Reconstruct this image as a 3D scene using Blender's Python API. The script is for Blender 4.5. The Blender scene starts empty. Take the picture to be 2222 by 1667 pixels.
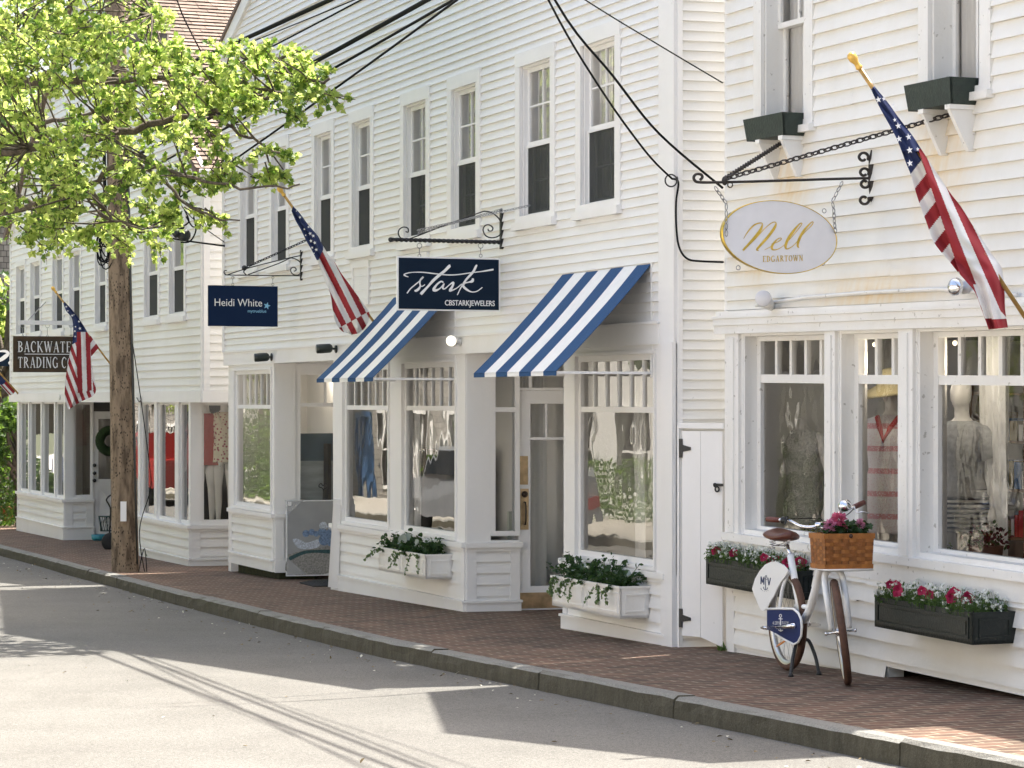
import bpy, bmesh, math, random
from mathutils import Vector, Matrix
random.seed(7)
R = math.radians
SC = bpy.context.scene
COL = SC.collection
# ------------------------------------------------------------------ camera
FPX, CXP, HOR, CZ = 5400.0, 1111.0, 870.0, 2.0      # focal length in photo pixels, principal column, horizon row, eye height
cam_d = bpy.data.cameras.new('camera'); cam = bpy.data.objects.new('camera', cam_d); COL.objects.link(cam)
cam.location = (0, 0, CZ); cam.rotation_euler = (R(90), 0, 0)
cam_d.sensor_width = 36; cam_d.lens = FPX / 2222 * 36
cam_d.shift_y = (HOR - 833.5) / 2222
cam_d.clip_start = .1; cam_d.clip_end = 2000
SC.camera = cam
# ------------------------------------------------------------------ light
SUN_H = Vector((.755, .656, 0)).normalized(); SUN_EL = R(65.2)
w = bpy.data.worlds.new('World'); SC.world = w; w.use_nodes = True
nt = w.node_tree; bg = nt.nodes['Background']
sky = nt.nodes.new('ShaderNodeTexSky'); sky.sky_type = 'NISHITA'; sky.sun_disc = False
sky.sun_elevation = SUN_EL; sky.sun_rotation = math.atan2(SUN_H.x, SUN_H.y)
sky.air_density = 1.2; sky.dust_density = 6.0; sky.ozone_density = 1.0
nt.links.new(sky.outputs[0], bg.inputs[0]); bg.inputs[1].default_value = 0.15
sd = bpy.data.lights.new('sun', 'SUN'); sd.energy = 5.0; sd.angle = R(.5); sd.color = (1, .96, .905)
sun = bpy.data.objects.new('sun', sd); COL.objects.link(sun)
sv = Vector((SUN_H.x * math.cos(SUN_EL), SUN_H.y * math.cos(SUN_EL), math.sin(SUN_EL)))
sun.rotation_euler = sv.to_track_quat('Z', 'Y').to_euler()
SC.view_settings.view_transform = 'Standard'; SC.view_settings.look = 'None'
SC.view_settings.exposure = 1.5; SC.view_settings.gamma = 1.0
SC.view_settings.use_white_balance = True; SC.view_settings.white_balance_temperature = 6800; SC.view_settings.white_balance_tint = 9
SC.cycles.max_bounces = 8; SC.cycles.transparent_max_bounces = 16; SC.cycles.caustics_reflective = False
SC.cycles.use_denoising = True
# ------------------------------------------------------------------ frames
def ground_z(y): return .55 - .021 * y if y < 32 else -.122 - .011 * (y - 32)
KERB = .13
class Frame:
    """vertical wall frame: u along the wall (to the right), w outwards, z up"""
    def __init__(s, ox, oy, dx, dy, tilt=0):
        L = math.hypot(dx, dy); s.o = (ox, oy); s.d = (dx / L, dy / L); s.n = (s.d[1], -s.d[0]); s.tilt = tilt
    def pt(s, u, w, z):
        return Vector((s.o[0] + s.d[0] * u + s.n[0] * w, s.o[1] + s.d[1] * u + s.n[1] * w, z + s.tilt * u))
    def px(s, x, y, w=0):
        k = (x - CXP) / FPX
        ox = s.o[0] + s.n[0] * w; oy = s.o[1] + s.n[1] * w
        u = (k * oy - ox) / (s.d[0] - k * s.d[1]); Y = oy + u * s.d[1]
        return u, CZ - (y - HOR) / FPX * Y - s.tilt * u
    def u(s, x, w=0): return s.px(x, 0, w)[0]
    def z(s, x, y, w=0): return s.px(x, y, w)[1]
    def g(s, u, w=0): return ground_z(s.pt(u, w, 0).y) - s.tilt * u
    def P(s, x, y, w=0):
        u, z = s.px(x, y, w); return s.pt(u, w, z)
def gpt(x, y, dz=0):
    a, b = 4., 300.
    for _ in range(50):
        m = (a + b) / 2
        if CZ - (y - HOR) / FPX * m > ground_z(m) + dz: a = m
        else: b = m
    return Vector(((x - CXP) / FPX * a, a, ground_z(a) + dz))
ST = (.369, -.929)                                   # street direction (towards the camera)
S = Frame(1.236, 18.6, *ST)                          # middle building
N = Frame(1.57, 18.26, *ST, tilt=-.012)              # right-hand building
B = Frame(-4.1, 31.9, *ST)                           # far building
def perp(F, u, w=0):
    """frame square to the wall F through its point u, facing the camera; its u is 0 at the wall and negative towards the street"""
    p = F.pt(u, w, 0); return Frame(p.x, p.y, -F.n[0], -F.n[1])
# ------------------------------------------------------------------ materials
MT = {}
def mat(name, col, rough=.5, metal=0, var=0, vs=3, col2=None, bump=0, bs=60, spec=.5, emit=0, trans=0, alpha=1, stretch=None, thr=None):
    if name in MT: return MT[name]
    m = bpy.data.materials.new(name); m.use_nodes = True; MT[name] = m
    n = m.node_tree.nodes; l = m.node_tree.links; p = n['Principled BSDF']
    p.inputs['Base Color'].default_value = (*col, 1); p.inputs['Roughness'].default_value = rough
    p.inputs['Metallic'].default_value = metal; p.inputs['Specular IOR Level'].default_value = spec
    if emit: p.inputs['Emission Color'].default_value = (*col, 1); p.inputs['Emission Strength'].default_value = emit
    if trans: p.inputs['Transmission Weight'].default_value = trans
    if alpha < 1: p.inputs['Alpha'].default_value = alpha
    g = n.new('ShaderNodeNewGeometry'); src = g.outputs['Position']
    if stretch:
        mp = n.new('ShaderNodeMapping'); mp.inputs['Scale'].default_value = stretch; l.new(src, mp.inputs[0]); src = mp.outputs[0]
    if var or col2:
        t = n.new('ShaderNodeTexNoise'); t.inputs['Scale'].default_value = vs; t.inputs['Detail'].default_value = 6
        l.new(src, t.inputs[0])
        cr = n.new('ShaderNodeValToRGB'); a, b = thr or (.35, .65)
        cr.color_ramp.elements[0].position = a; cr.color_ramp.elements[1].position = b
        c2 = col2 or tuple(max(0, c * (1 - var)) for c in col)
        cr.color_ramp.elements[0].color = (*c2, 1); cr.color_ramp.elements[1].color = (*col, 1)
        l.new(t.outputs[0], cr.inputs[0]); l.new(cr.outputs[0], p.inputs['Base Color'])
    if bump:
        t = n.new('ShaderNodeTexNoise'); t.inputs['Scale'].default_value = bs; t.inputs['Detail'].default_value = 4
        l.new(src, t.inputs[0])
        b = n.new('ShaderNodeBump'); b.inputs['Strength'].default_value = bump; b.inputs['Distance'].default_value = .02
        l.new(t.outputs[0], b.inputs['Height']); l.new(b.outputs[0], p.inputs['Normal'])
    return m
def paint(name, col, dirt, amount=.5, ds=1.2, rough=.45, crack=False, stain=None):
    """white house paint with its own faint grime and brush relief"""
    m = mat(name, col, rough, spec=.35); n = m.node_tree.nodes; l = m.node_tree.links; p = n['Principled BSDF']
    g = n.new('ShaderNodeNewGeometry')
    t = n.new('ShaderNodeTexNoise'); t.inputs['Scale'].default_value = ds; t.inputs['Detail'].default_value = 9; t.inputs['Roughness'].default_value = .65
    mp = n.new('ShaderNodeMapping'); mp.inputs['Scale'].default_value = (1, 1, .45); l.new(g.outputs['Position'], mp.inputs[0]); l.new(mp.outputs[0], t.inputs[0])
    cr = n.new('ShaderNodeValToRGB'); cr.color_ramp.elements[0].position = .44; cr.color_ramp.elements[1].position = .74
    cr.color_ramp.elements[0].color = (0, 0, 0, 1); cr.color_ramp.elements[1].color = (amount,) * 3 + (1,)
    l.new(t.outputs[0], cr.inputs[0])
    mx = n.new('ShaderNodeMix'); mx.data_type = 'RGBA'; mx.inputs['A'].default_value = (*col, 1); mx.inputs['B'].default_value = (*dirt, 1)
    l.new(cr.outputs[0], mx.inputs['Factor']); out = mx.outputs['Result']
    # small flecks where the paint is worn
    t2 = n.new('ShaderNodeTexNoise'); t2.inputs['Scale'].default_value = 22; t2.inputs['Detail'].default_value = 8; l.new(g.outputs['Position'], t2.inputs[0])
    c2 = n.new('ShaderNodeValToRGB'); c2.color_ramp.elements[0].position = .66 if crack else .72; c2.color_ramp.elements[1].position = .70 if crack else .78
    c2.color_ramp.elements[0].color = (0, 0, 0, 1); c2.color_ramp.elements[1].color = (.75 if crack else .35,) * 3 + (1,)
    l.new(t2.outputs[0], c2.inputs[0])
    m2 = n.new('ShaderNodeMix'); m2.data_type = 'RGBA'; m2.inputs['B'].default_value = (.42, .40, .36, 1)
    l.new(out, m2.inputs['A']); l.new(c2.outputs[0], m2.inputs['Factor']); out = m2.outputs['Result']
    if stain:
        # rusty runs below the planter brackets: an actual mark on the boards with its own place
        for (sx, sy, sz, rx, rz) in stain:
            sub = n.new('ShaderNodeVectorMath'); sub.operation = 'SUBTRACT'; sub.inputs[1].default_value = (sx, sy, sz); l.new(g.outputs['Position'], sub.inputs[0])
            dv = n.new('ShaderNodeVectorMath'); dv.operation = 'DIVIDE'; dv.inputs[1].default_value = (rx, rx * 2.2, rz); l.new(sub.outputs[0], dv.inputs[0])
            ln = n.new('ShaderNodeVectorMath'); ln.operation = 'LENGTH'; l.new(dv.outputs[0], ln.inputs[0])
            mr = n.new('ShaderNodeMapRange'); mr.inputs['From Min'].default_value = 1; mr.inputs['From Max'].default_value = .1; mr.inputs['To Max'].default_value = 1.0
            l.new(ln.outputs['Value'], mr.inputs['Value'])
            ml = n.new('ShaderNodeMath'); ml.operation = 'MULTIPLY'; l.new(mr.outputs[0], ml.inputs[0])
            t3 = n.new('ShaderNodeTexNoise'); t3.inputs['Scale'].default_value = 6; mp3 = n.new('ShaderNodeMapping'); mp3.inputs['Scale'].default_value = (3, 3, .4)
            l.new(g.outputs['Position'], mp3.inputs[0]); l.new(mp3.outputs[0], t3.inputs[0]); l.new(t3.outputs[0], ml.inputs[1])
            m3 = n.new('ShaderNodeMix'); m3.data_type = 'RGBA'; m3.inputs['B'].default_value = (.72, .52, .25, 1)
            l.new(out, m3.inputs['A']); l.new(ml.outputs[0], m3.inputs['Factor']); out = m3.outputs['Result']
    l.new(out, p.inputs['Base Color'])
    b = n.new('ShaderNodeBump'); b.inputs['Strength'].default_value = .25 if crack else .12; b.inputs['Distance'].default_value = .01
    t4 = n.new('ShaderNodeTexNoise'); t4.inputs['Scale'].default_value = 35; t4.inputs['Detail'].default_value = 5
    l.new(g.outputs['Position'], t4.inputs[0]); l.new(t4.outputs[0], b.inputs['Height']); l.new(b.outputs[0], p.inputs['Normal'])
    return m
def glass(name, wav=.02, wscale=6, boost=1.0, tint=(1, 1, 1), stretch=(1, 1, 1)):
    m = bpy.data.materials.new(name); m.use_nodes = True; MT[name] = m
    n = m.node_tree.nodes; l = m.node_tree.links; n.remove(n['Principled BSDF'])
    gl = n.new('ShaderNodeBsdfGlossy'); gl.inputs['Roughness'].default_value = 0.0
    tr = n.new('ShaderNodeBsdfTransparent'); tr.inputs[0].default_value = (*tint, 1)
    fr = n.new('ShaderNodeFresnel'); fr.inputs[0].default_value = 1.5
    mu = n.new('ShaderNodeMath'); mu.operation = 'MULTIPLY'; mu.inputs[1].default_value = boost; mu.use_clamp = True
    mx = n.new('ShaderNodeMixShader'); g = n.new('ShaderNodeNewGeometry')
    mp = n.new('ShaderNodeMapping'); mp.inputs['Scale'].default_value = stretch
    t = n.new('ShaderNodeTexNoise'); t.inputs['Scale'].default_value = wscale; t.inputs['Detail'].default_value = 1.5
    b = n.new('ShaderNodeBump'); b.inputs['Strength'].default_value = 1; b.inputs['Distance'].default_value = wav
    l.new(g.outputs['Position'], mp.inputs[0]); l.new(mp.outputs[0], t.inputs[0]); l.new(t.outputs[0], b.inputs['Height']); l.new(b.outputs[0], gl.inputs['Normal'])
    l.new(fr.outputs[0], mu.inputs[0]); l.new(mu.outputs[0], mx.inputs[0]); l.new(tr.outputs[0], mx.inputs[1]); l.new(gl.outputs[0], mx.inputs[2])
    l.new(mx.outputs[0], n['Material Output'].inputs[0]); return m
def leafmat(name, col, trans, k=.5, rough=.5, lo=.6):
    m = bpy.data.materials.new(name); m.use_nodes = True; MT[name] = m
    n = m.node_tree.nodes; l = m.node_tree.links; p = n['Principled BSDF']; p.inputs['Roughness'].default_value = rough
    g = n.new('ShaderNodeNewGeometry')
    t = n.new('ShaderNodeTexNoise'); t.inputs['Scale'].default_value = 9; l.new(g.outputs['Position'], t.inputs[0])
    def ramp(c):
        cr = n.new('ShaderNodeValToRGB'); cr.color_ramp.elements[0].position = .3; cr.color_ramp.elements[1].position = .7
        cr.color_ramp.elements[0].color = (c[0] * lo, c[1] * min(1, lo + .1), c[2] * lo, 1); cr.color_ramp.elements[1].color = (*c, 1); l.new(t.outputs[0], cr.inputs[0]); return cr
    l.new(ramp(col).outputs[0], p.inputs['Base Color'])
    tb = n.new('ShaderNodeBsdfTranslucent'); l.new(ramp(trans).outputs[0], tb.inputs[0])
    mx = n.new('ShaderNodeMixShader'); mx.inputs[0].default_value = k
    l.new(p.outputs[0], mx.inputs[1]); l.new(tb.outputs[0], mx.inputs[2]); l.new(mx.outputs[0], n['Material Output'].inputs[0]); return m
Pc = lambda x, y: tuple(N.P(x, y))
WHITE = paint('white_clapboard_paint', (.80, .79, .765), (.66, .63, .56), .35, 1.1)
WHITEN = paint('old_white_clapboard_paint', (.80, .785, .745), (.66, .61, .50), .45, 1.4, crack=False,
               stain=[(*Pc(1715, 400), .22, .55), (*Pc(2040, 330), .3, .65), (*Pc(1650, 560), .3, .25), (*Pc(1900, 640), .6, .2)])
TRIM = paint('white_trim_paint', (.81, .80, .785), (.67, .65, .60), .3, 1.7)
TRIMN = paint('peeling_white_trim_paint', (.81, .80, .775), (.66, .62, .54), .4, 2.2, crack=True)
TRIMB = paint('cool_white_trim_paint', (.80, .80, .80), (.67, .66, .65), .3, 1.7)
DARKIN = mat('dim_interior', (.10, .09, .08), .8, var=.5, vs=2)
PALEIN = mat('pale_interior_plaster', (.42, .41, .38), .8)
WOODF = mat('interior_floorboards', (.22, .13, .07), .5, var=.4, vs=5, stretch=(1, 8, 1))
GLS = glass('window_glass', .0018, 2.4, 1.8, stretch=(1, 1, .6))
GLO = glass('old_wavy_glass', .008, 4.5, 1.5, stretch=(1, 1, .8))
GLU = glass('upper_window_glass', .0025, 4, 2.4)
GLN = glass('deep_set_window_glass', .004, 4, 1.0)
CURT = bpy.data.materials.new('sheer_curtain'); CURT.use_nodes = True
_n = CURT.node_tree.nodes; _l = CURT.node_tree.links; _n['Principled BSDF'].inputs['Base Color'].default_value = (.88, .88, .86, 1); _n['Principled BSDF'].inputs['Roughness'].default_value = .9
_t = _n.new('ShaderNodeBsdfTranslucent'); _t.inputs[0].default_value = (.75, .75, .72, 1); _m = _n.new('ShaderNodeMixShader'); _m.inputs[0].default_value = .12
_l.new(_n['Principled BSDF'].outputs[0], _m.inputs[1]); _l.new(_t.outputs[0], _m.inputs[2]); _l.new(_m.outputs[0], _n['Material Output'].inputs[0])
SCREEN = mat('insect_screen', (.018, .022, .022), .7, alpha=.80)
BLACK = mat('black_iron', (.012, .013, .014), .42, bump=.3, bs=90)
RUST = mat('rusty_dark_iron', (.035, .028, .024), .6, var=.5, vs=30, bump=.4, bs=80)
CABLE = mat('black_cable_sheath', (.012, .013, .013), .8, spec=.1)
CHROME = mat('chrome', (.75, .75, .77), .12, 1)
STEEL = mat('galvanised_steel', (.35, .35, .35), .35, 1)
BRASS = mat('brushed_brass_plate', (.70, .52, .33), .3, 1, var=.35, vs=12)
BRONZE = mat('dark_bronze', (.06, .045, .035), .35, .8)
# ------------------------------------------------------------------ mesh helpers
OFF = {}
class MB:
    def __init__(s): s.v = []; s.f = []; s.m = []; s.mi = 0; s.smooth = []; s.sm = False
    def vert(s, p): s.v.append(tuple(p)); return len(s.v) - 1
    def face(s, idx): s.f.append(tuple(idx)); s.m.append(s.mi); s.smooth.append(s.sm)
    def poly(s, pts): s.face([s.vert(p) for p in pts])
    def box(s, F, u0, u1, w0, w1, z0, z1, du=0, tz=None):
        """box in a frame; du tapers, tz=(z0 at u1, z1 at u1)"""
        a, b = (z0, z1), (tz or (z0, z1))
        P = [F.pt(u0, w0, a[0]), F.pt(u1, w0, b[0]), F.pt(u1, w1, b[0]), F.pt(u0, w1, a[0]),
             F.pt(u0, w0, a[1]), F.pt(u1, w0, b[1]), F.pt(u1, w1, b[1]), F.pt(u0, w1, a[1])]
        s.hexa(P); return s
    def hexa(s, P):
        i = [s.vert(p) for p in P]
        for q in ((0, 3, 2, 1), (4, 5, 6, 7), (0, 1, 5, 4), (1, 2, 6, 5), (2, 3, 7, 6), (3, 0, 4, 7)): s.face([i[k] for k in q])
    def beam(s, p, q, wx, wy, up=Vector((0, 0, 1))):
        p, q = Vector(p), Vector(q); d = (q - p).normalized(); x = d.cross(up)
        if x.length < 1e-4: x = d.cross(Vector((1, 0, 0)))
        x.normalize(); y = x.cross(d)
        s.hexa([p - x * wx - y * wy, p + x * wx - y * wy, p + x * wx + y * wy, p - x * wx + y * wy,
                q - x * wx - y * wy, q + x * wx - y * wy, q + x * wx + y * wy, q - x * wx + y * wy])
    def tube(s, pts, r, n=8, closed=False, caps=True):
        pts = [Vector(p) for p in pts]; k = len(pts); rs = r if hasattr(r, '__len__') else [r] * k
        old = s.sm; s.sm = True; rings = []; prev = None
        for i, p in enumerate(pts):
            if closed: t = pts[(i + 1) % k] - pts[i - 1]
            else: t = pts[min(i + 1, k - 1)] - pts[max(i - 1, 0)]
            t.normalize()
            if prev is None:
                a = Vector((0, 0, 1)) if abs(t.z) < .9 else Vector((1, 0, 0)); x = t.cross(a).normalized()
            else:
                x = prev - t * prev.dot(t)
                x = x.normalized() if x.length > 1e-5 else t.orthogonal().normalized()
            prev = x; y = t.cross(x)
            rings.append([s.vert(p + (x * math.cos(2 * math.pi * j / n) + y * math.sin(2 * math.pi * j / n)) * rs[i]) for j in range(n)])
        for i in range(k if closed else k - 1):
            A, Bq = rings[i], rings[(i + 1) % k]
            for j in range(n): s.face((A[j], A[(j + 1) % n], Bq[(j + 1) % n], Bq[j]))
        if caps and not closed: s.face(rings[0][::-1]); s.face(rings[-1])
        s.sm = old; return s
    def lathe(s, o, ax, prof, n=16, smooth=True, xdir=None, sx=1, sy=1):
        """prof: (distance along ax, radius)"""
        o = Vector(o); ax = Vector(ax).normalized(); x = (Vector(xdir) if xdir else ax.orthogonal()); x = (x - ax * x.dot(ax)).normalized(); y = ax.cross(x)
        old = s.sm; s.sm = smooth; rings = []
        for (h, r) in prof:
            rings.append([s.vert(o + ax * h + (x * math.cos(2 * math.pi * j / n) * sx + y * math.sin(2 * math.pi * j / n) * sy) * max(r, 1e-4)) for j in range(n)])
        for A, Bq in zip(rings, rings[1:]):
            for j in range(n): s.face((A[j], A[(j + 1) % n], Bq[(j + 1) % n], Bq[j]))
        s.face(rings[0][::-1]); s.face(rings[-1]); s.sm = old; return s
    def ball(s, c, r, n=12, sz=1):
        return s.lathe(c, (0, 0, 1), [(-r * sz * math.cos(math.pi * i / 8), r * math.sin(math.pi * i / 8)) for i in range(9)], n)
    def torus(s, c, ax, R_, r, n=20, m=6, xdir=None, sx=1):
        ax = Vector(ax).normalized(); x = (Vector(xdir) if xdir else ax.orthogonal()); x = (x - ax * x.dot(ax)).normalized(); y = ax.cross(x); c = Vector(c)
        return s.tube([c + (x * math.cos(2 * math.pi * i / n) * sx + y * math.sin(2 * math.pi * i / n)) * R_ for i in range(n)], r, m, closed=True)
    def build(s, name, mats, parent=None, loc=None, tagd=None):
        me = bpy.data.meshes.new(name)
        off = OFF.get(parent.name, Vector((0, 0, 0))) if parent else Vector(loc or (0, 0, 0))
        me.from_pydata([tuple(Vector(p) - off) for p in s.v], [], s.f)
        for m in (mats if isinstance(mats, (list, tuple)) else [mats]): me.materials.append(m)
        me.polygons.foreach_set('material_index', s.m); me.polygons.foreach_set('use_smooth', s.smooth); me.update()
        o = bpy.data.objects.new(name, me); COL.objects.link(o)
        if parent: o.parent = parent; OFF[o.name] = off
        else: o.location = off; OFF[o.name] = off
        return o
def tag(o, label=None, cat=None, group=None, kind=None):
    if label: o['label'] = label
    if cat: o['category'] = cat
    if group: o['group'] = group
    if kind: o['kind'] = kind
    return o
def thing(name, label, cat, loc, group=None):
    o = bpy.data.objects.new(name, None); COL.objects.link(o); o.location = loc; o.empty_display_size = .1
    OFF[o.name] = Vector(loc); return tag(o, label, cat, group)
def catmull(pts, k=6):
    out = []; n = len(pts)
    for i in range(n - 1):
        a, b, c, d = pts[max(i - 1, 0)], pts[i], pts[i + 1], pts[min(i + 2, n - 1)]
        for j in range(k):
            t = j / k
            out.append(tuple(.5 * (2 * b[q] + (c[q] - a[q]) * t + (2 * a[q] - 5 * b[q] + 4 * c[q] - d[q]) * t * t + (3 * b[q] - a[q] - 3 * c[q] + d[q]) * t ** 3) for q in range(len(b))))
    out.append(tuple(pts[-1])); return out
def ribbon(mb, pts, conv, w, thick_dir, smooth=6):
    """flat lettering stroke; pts (x, y, width) in any 2D space, conv maps x,y to a world point"""
    P = catmull(pts, smooth) if smooth else pts; L = []
    for i, p in enumerate(P):
        a, b = P[max(i - 1, 0)], P[min(i + 1, len(P) - 1)]; dx, dy = b[0] - a[0], b[1] - a[1]; m = math.hypot(dx, dy) or 1
        nx, ny = -dy / m, dx / m; h = p[2] / 2
        L.append([conv(p[0] + nx * h, p[1] + ny * h), conv(p[0] - nx * h, p[1] - ny * h)])
    for A, Bq in zip(L, L[1:]):
        f = [A[0], A[1], Bq[1], Bq[0]]; b = [q - thick_dir * w for q in f]
        mb.poly(f); mb.poly([f[0], b[0], b[1], f[1]]); mb.poly([f[1], b[1], b[2], f[2]]); mb.poly([f[3], f[2], b[2], b[3]]); mb.poly([f[0], f[3], b[3], b[0]])
def text_obj(body, F, w, x0, zb, size, name, m, parent, sx=1, width=None, weight=0, thick=.004):
    """text lying on frame F at offset w, baseline zb, left x0"""
    cu = bpy.data.curves.new('lettering', 'FONT'); cu.body = body; cu.size = size; cu.extrude = thick / 2; cu.offset = weight; cu.resolution_u = 3
    t = bpy.data.objects.new('lettering_tmp', cu); COL.objects.link(t)
    me = bpy.data.meshes.new_from_object(t); bpy.data.objects.remove(t)
    xs = [v.co.x for v in me.vertices]; a, b = min(xs), max(xs); k = (width / (b - a)) if width else sx
    mb = MB()
    for v in me.vertices: mb.vert(F.pt(x0 + (v.co.x - a) * k, w + v.co.z, zb + v.co.y))
    for p in me.polygons: mb.face(list(p.vertices))
    return mb.build(name, m, parent)
# ---------------------------------------------------------------- wall builders
def rects_minus(u0, u1, z0, z1, holes):
    us = sorted({u0, u1, *[min(max(h[0], u0), u1) for h in holes], *[min(max(h[1], u0), u1) for h in holes]})
    out = []
    for a, b in zip(us, us[1:]):
        if b - a < 1e-4: continue
        m = (a + b) / 2; cuts = sorted([(max(h[2], z0), min(h[3], z1)) for h in holes if h[0] < m < h[1] and h[3] > z0 and h[2] < z1]); z = z0
        for c, d in cuts:
            if c > z + 1e-4: out.append((a, b, z, c))
            z = max(z, d)
        if z < z1 - 1e-4: out.append((a, b, z, z1))
    return out
def slab(mb, F, u0, u1, z0, z1, holes=(), t=.15, w=-.003):
    for a, b, c, d in rects_minus(u0, u1, z0, z1, list(holes)): mb.box(F, a, b, w - t, w, c, d)
def siding(mb, F, u0, u1, z0, z1, pitch, holes=(), w=0, out=.021, clip=None, seed=1, wob=.0012):
    rnd = random.Random(seed); k0 = math.floor(z0 / pitch); k = k0
    while k * pitch < z1:
        a, b = max(k * pitch, z0), min((k + 1) * pitch, z1); k += 1
        if b - a < .004: continue
        cuts = sorted({a, b, *[h[q] for h in holes for q in (2, 3) if a + .002 < h[q] < b - .002]})
        # each course is made of boards of random length
        joints = []; x = u0 + rnd.uniform(.3, 3.6)
        while x < u1: joints.append(x); x += rnd.uniform(2.2, 4.2)
        for c, d in zip(cuts, cuts[1:]):
            m = (c + d) / 2; iv = [(u0, u1)] if clip is None else [clip(m)]
            iv = [i for i in iv if i and i[1] - i[0] > .01]
            for h in holes:
                if h[2] < m < h[3]:
                    nv = []
                    for p, q in iv:
                        if h[1] <= p or h[0] >= q: nv.append((p, q)); continue
                        if h[0] > p: nv.append((p, h[0]))
                        if h[1] < q: nv.append((h[1], q))
                    iv = nv
            ja = [u0 - 1] + joints + [u1 + 1]
            for p, q in iv:
                for ji, (j0, j1) in enumerate(zip(ja, ja[1:])):
                    x0, x1 = max(p, j0), min(q, j1)
                    if x1 - x0 < .006: continue
                    r2 = random.Random(k * 131 + ji * 17 + seed); e = r2.uniform(-wob, wob); e2 = r2.uniform(-wob, wob); o2 = out + r2.uniform(-.0015, .0015)
                    tb = (c - (k - 1) * pitch) / pitch; tt = (d - (k - 1) * pitch) / pitch
                    wb = w + o2 * (1 - tb) + .002; wt = w + o2 * (1 - tt) + .002
                    zc, zd = c + (e if c == a else 0), d
                    zc1 = c + (e2 if c == a else 0)
                    xa = x0 + (.0012 if x0 == j0 else 0)
                    mb.poly([F.pt(xa, wb, zc), F.pt(x1, wb, zc1), F.pt(x1, wt, zd), F.pt(xa, wt, zd)])
                    if c == a: mb.poly([F.pt(xa, w - .001, zc), F.pt(x1, w - .001, zc1), F.pt(x1, wb, zc1), F.pt(xa, wb, zc)])
def frame_boards(mb, F, u0, u1, z0, z1, cw, w0, w1, head=None, sill=None, mitre=.003):
    hd = cw if head is None else head; sl = cw if sill is None else sill
    mb.box(F, u0, u0 + cw, w0, w1, z0 + sl, z1 - hd); mb.box(F, u1 - cw, u1, w0, w1, z0 + sl, z1 - hd)
    if hd: mb.box(F, u0, u1, w0, w1 + mitre, z1 - hd, z1)
    if sl: mb.box(F, u0, u1, w0, w1 + mitre, z0, z0 + sl)
def pane(F, u0, u1, z0, z1, w, m, parent, name='pane'):
    b = MB(); b.poly([F.pt(u0, w, z0), F.pt(u1, w, z0), F.pt(u1, w, z1), F.pt(u0, w, z1)]); return b.build(name, m, parent)
def curtain(F, u0, u1, z0, z1, w, m, parent, amp=.015, waves=9, name='curtain'):
    b = MB(); b.sm = True; n = waves * 8; rows = 4; g = []
    for j in range(rows + 1):
        g.append([b.vert(F.pt(u0 + (u1 - u0) * i / n, w + amp * math.sin(i / n * waves * 6.283 + .6 * math.sin(j)) * (1.2 - .2 * j), z1 + (z0 - z1) * j / rows)) for i in range(n + 1)])
    for j in range(rows):
        for i in range(n): b.face((g[j][i], g[j][i + 1], g[j + 1][i + 1], g[j + 1][i]))
    return b.build(name, m, parent)
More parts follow.
